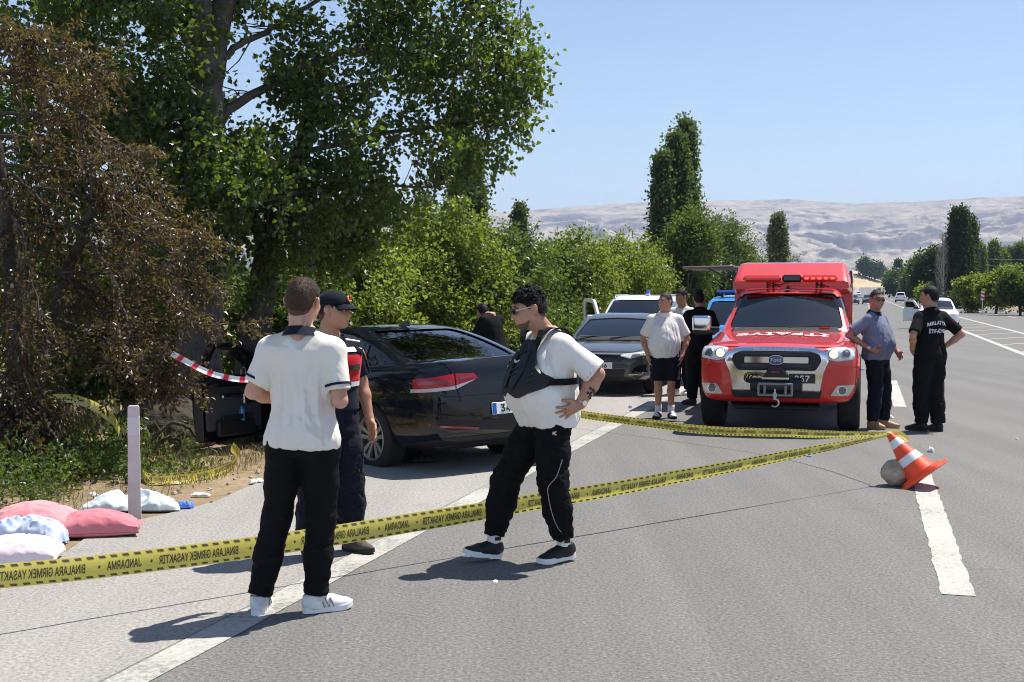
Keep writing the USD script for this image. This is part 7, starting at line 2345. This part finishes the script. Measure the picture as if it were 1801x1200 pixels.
for i in (0, 1):
    a_, k_ = P5["J"]["ank", i], P5["J"]["knee", i]
    obj("sock", tube([a_ - [0, 0, .01], a_ + (k_ - a_) * .12, a_ + (k_ - a_) * .22], [.046, .044, .046], 16), white_cloth, P5["t"], smooth=True)
    obj("slipper_strap", tube(curve([a_ + [.10, .045, -.06], a_ + [.10, 0, -.012], a_ + [.10, -.045, -.06]], 8), .014, 6), shoe_black, P5["t"], smooth=True)

P8 = person("man in blue grey checked shirt and sunglasses, hand on hip, next to the red truck", (4.53, 15.5), math.radians(-42), 1.70, .010, fat=1.12, belly=.055, lean=-.06, skin=skin_brown, seed=23, full=.004,
            elbows=[(.02, .30, 1.10), (-.22, -.335, 1.16)], wrists=[(.16, .24, .93), (.03, -.235, .985)], hands=[((.6, -.4, -.5), (0, -1, 0), (1, 0, 0), .4, .05), ((.75, .5, -.3), (.1, 1, .2), (.4, 0, .9), .2, .1)],
            ankles=[(.05, .10, .085), (.0, -.11, .085)], feet=((.15, 0), (-.25, 0)), head=(-.62, .06, -.05),
            shirt=dict(m=check_cloth, hem=.885, ease=.022, sleeve=.80, sl_ease=.026, amp=.009, collar=navy_trim), pants=dict(m=navy_cloth, ease=.016, end=.96, hem=.06, amp=.008),
            shoes=dict(m=shoe_tan, sole=shoe_tan), hair=dict(m=hair_grey, grow=.006, amp=.002, front=.085))
hd, s = P8["hd"], P8["s"]
sg_ = obj("sunglasses", tube([hd(.108, .012, .016), hd(.112, 0, .018), hd(.108, -.012, .016)], .004, 6), gloss_black, P8["t"], smooth=True)
for s_ in (1, -1):
    obj("lens", place(place(trimesh.creation.icosphere(2, 1.0), np.diag([.008, .027, .021])), P8["Rh"] @ rot_axis([0, 0, 1], s_ * .2), hd(.103, s_ * .035, .010)), lens_dark, sg_, smooth=True)
    obj("temple_arm", tube([hd(.095, s_ * .06, .016), hd(.0, s_ * .083, .018)], .004, 5), gloss_black, sg_)
w0, e0 = P8["J"]["wri", 1], P8["J"]["elb", 1]
ax = unit(e0 - w0)
obj("wristwatch", place(revolve([(.028, -.016), (.034, -.016), (.034, .016), (.028, .016), (.028, -.016)], 24, "z"), frame_to(ax), w0 + ax * .03), satin_metal, P8["t"], smooth=30)

P9 = person("firefighter in black uniform standing on the open lane, seen from behind, hands on hips", (5.07, 15.15), math.radians(112), 1.745, .010, fat=1.03, skin=skin_tan, seed=27,
            elbows=[(-.10, .345, 1.165), (-.14, -.355, 1.175)], wrists=[(.06, .215, 1.0), (.05, -.22, 1.0)], hands=[((.7, -.45, -.45), (0, -1, .2), (-.4, 0, .9), .2, .08), ((.7, .45, -.45), (0, 1, .2), (-.4, 0, .9), .2, .08)],
            ankles=[(.04, .085, .085), (-.06, -.085, .085)], feet=((.55, 0), (-.05, 0)), head=(.55, .04, 0),
            shirt=dict(m=uniform_black, hem=.90, ease=.018, sleeve=.82, sl_ease=.02, amp=.007, collar=uniform_black), pants=dict(m=uniform_black, ease=.024, end=.95, hem=.075, amp=.010), shoes=dict(m=shoe_black, sole=sole_dark, high=.04),
            hair=dict(m=hair_black, grow=.008, amp=.0025))
back_print(P9, [("MALATYA", 1.318, .044, .27, .022), ("İTFAİYE", 1.222, .042, .23, 0)], white_ink)
P7 = person("firefighter in black uniform by the truck's chrome mirror, facing away", (2.80, 18.7), math.radians(98), 1.70, .012, fat=1.08, skin=skin_tan, seed=29, ankles=[(.0, .10, .085), (.02, -.12, .085)], feet=((.6, 0), (-.1, 0)), head=(-.15, .05, 0),
            elbows=[(.02, .28, 1.12), (.02, -.28, 1.12)], wrists=[(.16, .16, 1.02), (.16, -.16, 1.02)],
            shirt=dict(m=uniform_black, hem=.90, ease=.02, sleeve=.82, amp=.007, collar=uniform_black), pants=dict(m=uniform_black, ease=.024, end=.95, hem=.075, amp=.010), shoes=dict(m=shoe_black, sole=sole_dark, high=.04), hair=dict(m=hair_black, grow=.012, amp=.003))
back_print(P7, [("MALATYA", 1.285, .044, .27, .022), ("İTFAİYE", 1.19, .042, .23, 0)], white_ink)
P6 = person("man with dark hair standing just behind the shorts wearer, mostly hidden", (2.80, 20.6), math.radians(235), 1.72, .013, skin=skin_brown, seed=31, head=(-.4, .1, 0),
            shirt=dict(m=white_cloth, hem=.90, ease=.02, sleeve=.8, amp=.006), pants=dict(m=black_cloth, end=.96, amp=.006), shoes=dict(m=shoe_white, sole=sole_white), hair=dict(m=hair_black, grow=.01, amp=.003))
P4 = person("man in black tee bending forward behind the black sedan's boot", (-.27, 17.4), math.radians(140), 1.66, .012, fat=1.05, lean=.22, skin=skin_tan, seed=33, head=(-.35, .35, 0), hip=(-.06, 0), head_at=(.19, 0, 1.425), elbows=[(.18, .27, .98), (.18, -.27, .98)], wrists=[(.36, .16, .98), (.36, -.16, .98)],
            shirt=dict(m=black_cloth, hem=.88, ease=.02, sleeve=.8, amp=.008), pants=dict(m=navy_cloth, end=.96, amp=.006), shoes=dict(m=shoe_black, sole=sole_dark), hair=dict(m=hair_black, grow=.006, amp=.002), z=-0.02)
# ------------------------------------------------------------------ barrier tape, cone, rock, post, pillows, litter
tape_mat = usdkit.material(stage, "/World/Looks/tape_film", {
    "d": ("principled_bsdf", {"base_color": (0.72, 0.62, 0.13), "roughness": 0.32, "specular_ior_level": 0.5}), "t": ("translucent_bsdf", {"color": (0.82, 0.73, 0.16)}),
    "m": ("mix_closure", {"fac": 0.42})}, [("d.BSDF", "m.closure1"), ("t.BSDF", "m.closure2")], surface="m.closure")
tape_ink = mat("tape_ink", (0.075, 0.065, 0.028), 0.5, 0.4)


class Ribbon:
    """a strip along a curve: p(s) its middle, w(s) the unit vector across it"""

    def __init__(self, pts, ups, width, n=260, flutter=0.0, seed=0):
        c = curve(pts, n)
        u = curve(ups, n)
        L = np.concatenate([[0], np.cumsum(np.linalg.norm(np.diff(c, axis=0), axis=1))])
        u /= np.linalg.norm(u, axis=1, keepdims=True)
        tn = np.gradient(c, axis=0)
        tn /= np.linalg.norm(tn, axis=1, keepdims=True)
        u = u - tn * (u * tn).sum(1, keepdims=True)
        u /= np.linalg.norm(u, axis=1, keepdims=True)
        if flutter:
            nn = np.cross(tn, u)
            c = c + nn * ((fbm(np.stack([L * 2.2, 0 * L, 0 * L + seed], -1), 3, seed) - .5) * flutter)[:, None]
        self.c, self.u, self.L, self.w = c, u, L, (np.full(n, width) if np.ndim(width) == 0 else curve(np.asarray(width)[:, None].repeat(3, 1), n)[:, 0])
        self.n = np.cross(tn, u)

    def at(self, s, y, lift=0.0):
        P = np.stack([np.interp(s, self.L, self.c[:, k]) for k in range(3)], 1)
        U = np.stack([np.interp(s, self.L, self.u[:, k]) for k in range(3)], 1)
        N = np.stack([np.interp(s, self.L, self.n[:, k]) for k in range(3)], 1)
        W_ = np.interp(s, self.L, self.w)
        curl = 0.10 * W_ * (2 * y) ** 2
        return P + U * (y * W_)[:, None] + N * (lift + curl)[:, None]

    def film(self, m=9, th=0.0006):
        y = np.linspace(-.5, .5, m)
        S, Y = np.meshgrid(self.L, y, indexing="ij")
        A = self.at(S.ravel(), Y.ravel()).reshape(len(self.L), m, 3)
        return grid_mesh(A[..., 0], A[..., 1], A[..., 2])

    def flat(self, mesh, s0, scale, flip=False, lift=.0012):
        """a flat drawing (x along the strip, y across in units of the width) laid on both faces"""
        m = mesh.subdivide_to_size(.03) if len(mesh.faces) < 3000 else mesh
        s = s0 + m.vertices[:, 0] * scale * (-1 if flip else 1)
        out = []
        for lf in (lift, -lift):
            v = self.at(s, m.vertices[:, 1], lf)
            out.append(trimesh.Trimesh(v, m.faces, process=False))
        return trimesh.util.concatenate(out)


def flat_text(t_, h, width=None, bold=True):
    m = meshkit.text_mesh(t_, h, 0.001, bold)
    f = m.faces[np.all(m.vertices[m.faces][:, :, 2] > .0005, axis=1)]
    v, inv = np.unique(f, return_inverse=True)
    m = trimesh.Trimesh(m.vertices[v] * [1, 1, 0], inv.reshape(-1, 3), process=False)
    if width:
        m.vertices[:, 0] *= width / m.extents[0]
    m.apply_translation([-m.bounds[0][0], -m.bounds[0][1] - m.extents[1] / 2, 0])
    return m


def dash_rects(L, pitch, ln, y, hgt, slant=.25):
    out = []
    for k in range(int(L / pitch)):
        a = k * pitch + .01
        v = np.array([(a, y - hgt / 2, 0), (a + ln, y - hgt / 2, 0), (a + ln + slant * ln, y + hgt / 2, 0), (a + slant * ln, y + hgt / 2, 0)], float)
        out.append(trimesh.Trimesh(v, [[0, 1, 2], [0, 2, 3]], process=False))
    return trimesh.util.concatenate(out)


TXT1, TXT2 = flat_text("BiNALARA GiRMEK YASAKTIR", .40), flat_text("JANDARMA", .40)
DOT = trimesh.Trimesh(np.array([(0, 0, 0)] + [(.07 * math.cos(a), .07 * math.sin(a), 0) for a in np.linspace(0, 2 * np.pi, 13)[:-1]]), [[0, 1 + i, 1 + (i + 1) % 12] for i in range(12)], process=False)


def barrier_tape(name, label, rb, words=(), period=.86, dashes=True, s_start=.05, flip=True, film_mat=tape_mat, h=.36):
    t = obj(name, rb.film(), film_mat, None, smooth=True, label=label, cat="tape")
    Lt = rb.L[-1]
    if dashes:
        for y in (-.40, .40):
            obj("edge_dashes", rb.flat(dash_rects(Lt - .05, period / 13.5, .034, y, .10), 0, 1), tape_ink, t, smooth=False, kind="stuff")
    s = s_start
    unit_l = period
    while s < Lt - .2:
        a = TXT1.copy()
        a.vertices *= [unit_l * .535 / TXT1.extents[0], h / .40, 1]
        b = TXT2.copy()
        b.vertices *= [unit_l * .215 / TXT2.extents[0], h / .40, 1]
        d = DOT.copy()
        d.vertices *= [unit_l * .1, 1, 1]
        pieces = [(a, 0.0), (d, .585), (b, .65), (d, .915)] if True else []
        if s + unit_l < Lt:
            w_ = [rb.flat(m_, s + off * unit_l if not flip else s + unit_l - off * unit_l, 1, flip) for m_, off in pieces]
            obj("lettering", trimesh.util.concatenate(w_), tape_ink, t, smooth=False, kind="stuff")
        s += unit_l
    return t


TIP = np.array([3.30, 10.90, .445])                  # the leaning cone's tip
toS = lambda a, z: a
p_ = lambda px, y: (px - 900.5) / FPX * y
near_line = lambda px: (lambda t_: np.array([3.17 + 5.66 * t_, 10.8 + 4.71 * t_]))(-(3.17 - (px - 900.5) / FPX * 10.8) / (5.66 - (px - 900.5) / FPX * 4.71))
tp = [TIP]
for px, z in ((1300, .345), (1010, .288), (720, .262), (480, .252), (230, .262), (0, .29), (-260, .335)):
    q = near_line(px)
    tp.append(np.array([q[0], q[1], z]))
ups = [(0, .3, 1), (0.12, -.2, 1), (0.1, -.15, 1), (0, 0, 1), (0, 0, 1), (0, 0, 1), (0, 0, 1), (0, 0, 1)]
rb1 = Ribbon(tp, ups, [.03, .10, .117, .12, .122, .122, .122, .122], 320, .02, 2)
barrier_tape("barrier_tape", "yellow lettered barrier tape stretched low across the foreground to the cone", rb1, period=.86, s_start=.25, flip=False)
tq = [TIP + [.0, .01, .0], np.array([2.45, 12.6, .42]), np.array([1.62, 14.35, .42]), np.array([.90, 16.0, .50]), np.array([.52, 15.2, .60]), np.array([.10, 13.6, .66])]
tq = [TIP + [.0, .01, .0], D(1400, 762, 12.6), D(1200, 752, 14.1), D(1010, 727, 15.6), D(930, 700, 16.4), D(870, 690, 17.0)]
rb2 = Ribbon(tq, [(0, .5, 1)] + [(0.2, .45, 1)] * 5, [.03, .085, .095, .10, .10, .10], 300, .02, 5)
barrier_tape("barrier_tape", "yellow lettered barrier tape running from the cone back past the black sedan", rb2, period=.86, s_start=.12, flip=False)
# loose end knotted at the cone's tip
lo_ = [TIP, TIP + [.06, -.02, .01], TIP + [.13, -.03, -.03], TIP + [.15, -.03, -.06]]
kn = obj("tape_knot", Ribbon(lo_, [(0, .4, 1)] * 4, .05, 40).film(5), tape_mat, None, smooth=True, label="short loose tail of yellow tape knotted at the cone's tip", cat="tape")
obj("knot", place(trimesh.creation.icosphere(2, 1.0), np.diag([.035, .03, .022]), TIP), tape_mat, kn, smooth=True)
# the tape that lies along the dirt at the left
gt = [(205, 760, .33), (228, 800, .16), (250, 838, .03), (268, 853, .012), (300, 852, .012), (340, 848, .014), (380, 838, .02), (408, 826, .02), (418, 812, .06), (408, 803, .1)]
pts = []
for px, py, z in gt:
    g = G(px, py, 0.0) + [0, 0, z if z > .06 else .045]
    pts.append(g)
pts = np.array(pts)
up_ = [(0, 0.2, 1)] * 3 + [(0, .5, .8), (.1, .6, .75), (.1, .4, .9), (.1, .7, .7), (.2, .5, .8), (.3, .2, 1), (.3, 0, 1)]
rb3 = Ribbon(pts, up_, .10, 160, .04, 7)
barrier_tape("ground_tape", "slack yellow tape lying on the dirt verge behind the white marker post", rb3, period=.86, s_start=.03, flip=False)
rb4 = Ribbon([D(-40, 706, 15.2), D(60, 704, 14.8), D(130, 702, 14.2), D(195, 735, 12.4), D(206, 762, 11.0)], [(0, .3, 1)] * 5, .10, 90, .05, 8)
obj("hanging_tape", rb4.film(), tape_mat, None, smooth=True, label="yellow tape strung under the plum tree boughs", cat="tape")
# red and white tape at the open door
rw_mat = mat("white_tape", (.78, .76, .75), .35, .5)
rw_red = mat("red_tape_band", (.65, .02, .05), .35, .5)
rb5 = Ribbon([D(302, 622, 11.6), D(335, 640, 11.6), D(380, 660, 11.7), D(430, 668, 11.8), D(470, 664, 11.9)], [(0, .3, 1)] * 5, .055, 120, .01, 9)
rt = obj("red_white_tape", rb5.film(), rw_mat, None, smooth=True, label="red and white striped tape crossing in front of the open car door", cat="tape")
for k in range(8):
    s0 = .06 + k * .155
    v = np.array([(s0, -.505, 0), (s0 + .05, -.505, 0), (s0 + .06, .505, 0), (s0 + .01, .505, 0)])
    if s0 + .07 < rb5.L[-1]:
        obj("red_band", rb5.flat(trimesh.Trimesh(v, [[0, 1, 2], [0, 2, 3]], process=False), 0, 1, lift=.001), rw_red, rt, smooth=False)

# cone, tilted against the rock
cone_orange = mat("cone_orange", (0.78, 0.075, 0.018), 0.45, 0.5, vary=(14, 0.12))
cone_white = mat("cone_white", (0.72, 0.74, 0.75), 0.35, 0.5, vary=(20, 0.06))
base_c = G(1621, 857) + [0, 0, .07]
ax = unit(TIP - (base_c + [0, 0, .035]))
axis_len = np.linalg.norm(TIP - (base_c + [0, 0, .035]))
Rk = frame_to(ax, (0.6, -.8, 0.2))
cn = thing("traffic_cone", "orange cone with two white bands leaning on a rock", "traffic cone", base_c)
r_at = lambda q: .150 + (.028 - .150) * q
secs = [(0, .30, cone_orange, "cone_section"), (.30, .47, cone_white, "white_band"), (.47, .70, cone_orange, "cone_section"), (.70, .86, cone_white, "white_band"), (.86, 1.0, cone_orange, "cone_section")]
o_ = np.array([0, 0, .035])
for a_, b_, mm, nm in secs:
    z0, z1 = a_ * axis_len, b_ * axis_len
    pr_ = [(0, z0), (r_at(a_) + (.0015 if mm is cone_white else 0), z0), (r_at(b_) + (.0015 if mm is cone_white else 0), z1), (0, z1)]
    obj(nm, place(revolve(pr_, 40, "z"), Rk, o_), mm, cn, smooth=30)
octo = .86 * rpoly([(-.25, -.17), (-.17, -.25), (.17, -.25), (.25, -.17), (.25, .17), (.17, .25), (-.17, .25), (-.25, .17)], .03)
bm_ = as_tm(poly_cs(octo).extrude(.035)) if False else cat_(as_tm(poly_cs(octo).extrude(.03)), place(as_tm(poly_cs(octo * .80).extrude(.025)), t=(0, 0, .029)))
obj("base", place(bm_, Rk @ rot_axis([0, 0, 1], .3), o_ - ax * .03), cone_orange, cn, smooth=25)
ck = trimesh.creation.icosphere(4, 1.0)
ck.vertices *= (1 + .30 * (fbm(ck.vertices * 1.6 + 3, 3, 4) - .5) + .07 * (fbm(ck.vertices * 6, 3, 6) - .5))[:, None]
ck.vertices *= [.125, .115, .118]
rp = G(1577, 856)
ck.apply_translation([0, 0, -ck.bounds[0][2] - .008])
rock_m = mat("rock_stone", (.44, .36, .27), .95, .15, vary=(9, .35), bump=(24, .9, .012))
obj("rock", place(ck, t=rp + [0.01, .06, 0]), rock_m, None, smooth=True, label="rounded brown rock propping up the leaning cone", cat="rock")

# white marker post
post_m = mat("post_concrete", (.56, .505, .475), .85, .2, vary=(6, .12), bump=(60, .3, .003))
pb_ = G(237, 911)
po = thing("marker_post", "slim white marker post standing at the edge of the asphalt", "post", pb_, .25)
hp = 1.68 - (714 - 515) / FPX * pb_[1]
pp = as_tm(Manifold.hull_points(np.array([(x, y, z) for z, w_, d_ in ((-.1, .047, .03), (hp - .01, .040, .028), (hp, .032, .022)) for x in (-w_, w_) for y in (-d_, d_)])))
obj("shaft", pp, post_m, po)
obj("reflector_band", box(.086, .062, .14, (0, 0, hp - .15), .004), mat("post_band", (.60, .575, .58), .4, .5), po)

# pillows and cloths
def pillow(label, px, py, L, Wd, T, yaw, m, seed, tilt=0.0):
    g = G(px, py)
    n = 64
    u, v = np.meshgrid(np.linspace(-1, 1, n), np.linspace(-1, 1, n), indexing="ij")
    sx = u * (1 - .10 * (1 - v ** 2) * 0 - .08 * np.abs(v) ** 3 * 0) 
    pin = 1 - .10 * (1 - v ** 2) ** 1
    X = L / 2 * u * (1 - .09 * (1 - np.abs(u)) * 0) * (1 - .07 * (1 - np.abs(v) ** 2) * np.abs(u) ** 4)
    Y = Wd / 2 * v * (1 - .09 * (1 - np.abs(u) ** 2) * np.abs(v) ** 4)
    prof = ((1 - u ** 2) * (1 - v ** 2)).clip(0) ** .42
    q = np.stack([X * 5, Y * 5, 0 * X + seed], -1)
    fold = (1 - np.abs(2 * fbm(q * [1.3, 2.6, 1] + .7 * fbm(q, 2, seed + 3)[..., None], 4, seed) - 1) - .62) * .075 * (1 - prof * .5) * (prof > 0)
    top = T * prof * (.8 + .4 * fbm(q * .6, 2, seed + 1)) + fold * (prof > .02)
    bot = -T * .35 * prof
    a = grid_mesh(X, Y, top + .02)
    b = grid_mesh(X, Y, bot + .018)
    b.invert()
    mm = cat_(a, b)
    mm.vertices[:, 2] -= mm.bounds[0][2] + .01
    R = rot_axis([0, 0, 1], yaw) @ rot_axis([0, 1, 0], tilt)
    return obj("pillow", place(mm, R, g), m, None, smooth=True, label=label, cat="pillow")


def stained(name, a, b, dirt, cut):
    return usdkit.material(stage, f"/World/Looks/{name}", {
        "tc": ("texture_coordinate", {}), "n": ("noise_texture", {"scale": 2.4, "detail": 4.0, "roughness": 0.6}), "n2": ("noise_texture", {"scale": 4.6, "detail": 6.0, "roughness": 0.65}),
        "r": ("rgb_ramp", {"ramp": [(0.3, a), (0.7, b)]}), "r2": ("rgb_ramp", {"ramp": [(cut, (0, 0, 0)), (cut + .07, (1, 1, 1))]}), "m": ("mix", {"mix_type": "mix", "color2": dirt}),
        "n3": ("noise_texture", {"scale": 11.0, "detail": 4.0}), "b": ("bump", {"strength": .5, "distance": .02}), "p": ("principled_bsdf", {"roughness": .9, "specular_ior_level": .2, "sheen_weight": .1})},
        [("tc.object", "n.vector"), ("tc.object", "n2.vector"), ("tc.object", "n3.vector"), ("n.fac", "r.fac"), ("n2.fac", "r2.fac"), ("r2.color", "m.fac"), ("r.color", "m.color1"), ("m.color", "p.base_color"), ("n3.fac", "b.height"), ("b.normal", "p.normal")], surface="p.BSDF")


pink = stained("pink_cotton", (.60, .235, .25), (.68, .31, .33), (.36, .17, .11), .60)
pink2 = stained("rose_cotton", (.58, .17, .205), (.64, .23, .26), (.36, .14, .10), .63)
pale = stained("pale_pink_cotton", (.76, .58, .63), (.78, .72, .72), (.60, .46, .40), .66)
stain = mat("stain_brown", (.34, .16, .10), .95, .1)
pillow("large dusty pink pillow, farther of the pillows on the verge", 62, 938, .66, .46, .15, -.05, pink, 3, .02)
pillow("smaller rose pink pillow lying next to the marker post", 170, 939, .60, .36, .115, .22, pink2, 5)
pillow("pale pinkish white pillow nearest the frame edge on the verge", 30, 992, .52, .40, .13, .2, pale, 8)


def crumpled(name, label, px, py, L, Wd, amp, m, seed, yaw=0.0, cat="cloth", n=56, freq=7.0):
    g = G(px, py)
    u, v = np.meshgrid(np.linspace(-1, 1, n), np.linspace(-1, 1, n), indexing="ij")
    edge = 1 + .7 * (fbm(np.stack([np.arctan2(v, u) * 1.5, 0 * u, 0 * u + seed], -1), 3, seed) - .5)
    X, Y = L / 2 * u * edge, Wd / 2 * v * edge
    q = np.stack([X * freq, Y * freq, 0 * X + seed], -1)
    prof = ((1 - u ** 2) * (1 - v ** 2)).clip(0) ** .5
    rg_ = 1 - np.abs(2 * fbm(q + .8 * fbm(q * .7, 2, seed + 2)[..., None], 4, seed) - 1)
    Z = min(.012, amp * .4) + amp * prof ** .7 * (.05 + 1.6 * rg_ ** 2.2)
    a = grid_mesh(X, Y, Z)
    b = grid_mesh(X, Y, Z * 0 + .002)
    b.invert()
    return obj(name, place(cat_(a, b), rot_axis([0, 0, 1], yaw), g), m, None, smooth=True, label=label, cat=cat)


sheet = mat("printed_sheet", (.66, .70, .70), .9, .2, vary=(7, .0), color2=(.52, .64, .66))
bluec = mat("blue_cloth", (.36, .50, .78), .9, .2, vary=(11, .0), color2=(.74, .78, .84))
crumpled("crumpled_sheet", "crumpled white and mint sheet behind the marker post", 233, 893, .62, .36, .085, sheet, 11, .1)
crumpled("blue_cloth", "light blue patterned cloth draped between the pillows", 48, 951, .50, .26, .10, bluec, 14, -.1)
paper = mat("paper", (.78, .78, .76), .8, .2)
bluep = mat("blue_wrap", (.10, .22, .72), .5, .4)
lit = [("white tissue on the dirt beside the slack tape", 352, 872, .15, .06, .014, paper), ("small blue wrapper on the dirt by the asphalt edge", 323, 895, .13, .06, .035, bluep), ("white paper scrap near the trouser leg of the cream polo", 452, 849, .13, .06, .02, paper),
       ("small white scrap in the dark grass behind the pillows", 164, 873, .06, .05, .018, paper), ("blue wrapper on the lane below the stretched tape", 1424, 803, .11, .05, .015, bluep), ("white crumpled tissue on the lane beyond the cone", 1636, 795, .10, .06, .03, paper),
       ("flat white wrapper on the asphalt beneath the walking man", 871, 1024, .045, .03, .006, paper), ("white tissue by the tan shoes next to the truck", 1558, 735, .22, .08, .03, paper), ("blue scrap on the shoulder between grey sedan and shorts wearer", 1108, 718, .05, .04, .02, bluep),
       ("small pale pebble of litter on the open lane", 1788, 773, .03, .03, .012, paper), ("blue scrap on the lane behind the man in the checked shirt", 1514, 651, .16, .06, .02, bluep)]
for i, (lb, px, py, a_, b_, c_, m_) in enumerate(lit):
    crumpled("litter_scrap", lb, px, py, a_, b_, c_, m_, 20 + i, .3 * i, "litter", 30, 32.0)
# dark mat under the sedan's bumper
mv = crumpled("black_scrap", "dark bumper fragment lying under the sedan's rear corner", 740, 812, .24, .20, .05, plastic, 50, .2, "car fragment", 24, 8.0)

# stones and clods along the verge, dry stalks
rng = np.random.default_rng(140)
st = []
for k in range(260):
    u_, v_ = rng.uniform(5, 22), rng.uniform(-7.2, -5.0)
    r_ = rng.uniform(.008, .03)
    m_ = trimesh.creation.icosphere(1, 1.0)
    m_.vertices *= rng.uniform(.6, 1.2, 3) * r_
    m_.vertices *= (1 + .4 * (rng.uniform(size=(len(m_.vertices), 1)) - .5))
    p0 = W(u_, v_)
    p0[2] = max(float(ground_z(u_, v_)), 0 if v_ > -5.1 else -9) + r_ * .2
    st.append(place(m_, t=p0))
obj("pebbles", cat_(*st), mat("pebble", (.33, .28, .21), .95, .1, vary=(6, .3), coords="geo"), None, smooth=False, kind="stuff")
# roots and broken boughs at the foot of the poplar
rng = np.random.default_rng(141)
for k, (a_, b_, c_, lb) in enumerate([((262, 800), (300, 770), (330, 810), "first bare broken bough in the dark under the poplar"), ((270, 770), (310, 745), (345, 770), "second bare bough arching over the poplar's roots")]):
    pts = [D(*a_, 13.0), D(*b_, 13.1), D(*c_, 13.3)]
    m_, _ = limb(pts, .028, .012, 6, 12, .01, rng)
    obj("fallen_bough", m_, bark_dark, None, smooth=True, label=lb, cat="branch")
st2 = []
sm_ = trimesh.creation.icosphere(4, 1.0)
sm_.vertices *= (1 + .5 * (fbm(sm_.vertices * 1.7, 4, 8) - .5) + .14 * (fbm(sm_.vertices * 7, 3, 9) - .5))[:, None]
obj("root_mound", place(sm_, np.diag([.62, .5, .52]), D(295, 790, 14.2) * [1, 1, 0] + [0, 0, -.02]), bark_dark, None, smooth=True, label="dark root mound at the foot of the big poplar", cat="tree stump")

# road signs across the highway
def road_sign(label, px, y, kind):
    b = D(px, 545, y)
    b[2] = gz(b[0], b[1])
    t_ = thing("road_sign", label, "road sign", b, 0)
    top = D(px, 518, y)[2] - b[2]
    obj("post", cyl((0, .03, -.2), (0, .03, top + .3), .035), satin_metal, t_)
    if kind == 0:
        w_, h_ = .26, .62
        obj("panel", box(w_, .03, h_, (0, 0, top - .1), .006), mat("sign_white", (.75, .75, .75), .4), t_)
        for q in range(2):
            z0 = top - .37 + q * .28
            obj("chevron", as_tm(poly_cs([(.13, z0), (.13, z0 + .15), (-.13, z0 + .26), (-.13, z0 + .11)]).extrude(.006).transform(np.array([[1, 0, 0, 0], [0, 0, -1, -.0155], [0, 1, 0, 0]], float))), rw_red, t_)
    else:
        obj("panel", place(revolve([(0, -.012), (.55, -.012), (.55, .012), (0, .012)], 24, "y"), t=(0, 0, top - .1)), mat("sign_red", (.5, .05, .03), .5), t_)
    return t_


road_sign("red and white chevron sign in front of the bright bush across the highway", 1728, 92, 0)
road_sign("round red sign at the foot of the massive dark column", 1697, 108, 1)
# overhead wires far to the right
wires = mat("wire", (.25, .25, .26), .6, .3)
wp = thing("power_line", "thin overhead wires passing in front of the distant poplars", "power line", D(1780, 500, 190) * [1, 1, 0])
off = np.asarray(D(1780, 500, 190) * [1, 1, 0])
for q, py in enumerate((449, 461, 473)):
    a_, b_ = D(1715, py + 6, 215), D(2050, py - 14, 150)
    mid_ = (a_ + b_) / 2 - [0, 0, .6]
    obj("wire", place(tube(curve([a_, mid_, b_], 20), .028, 4), t=-off), wires, wp)
for px, y in ((1715, 215), (2050, 150)):
    b_ = D(px, 500, y)
    b_[2] = gz(b_[0], b_[1])
    t_ = D(px, 440, y)
    obj("pole", place(cyl(b_, t_, .12, .09), t=-off), bark_grey, wp)
# ------------------------------------------------------------------ the air
haze_mat = usdkit.material(stage, "/World/Looks/haze_air", {"v": ("principled_volume", {"color": (0.62, 0.74, 1.0), "density": 0.000115, "anisotropy": 0.0})}, [], volume="v.volume")
hz = trimesh.creation.box((24000, 24000, 760))
hz.apply_translation((0, 0, 760 / 2 - 60))
obj("haze", hz, haze_mat, None, smooth=False, kind="stuff")
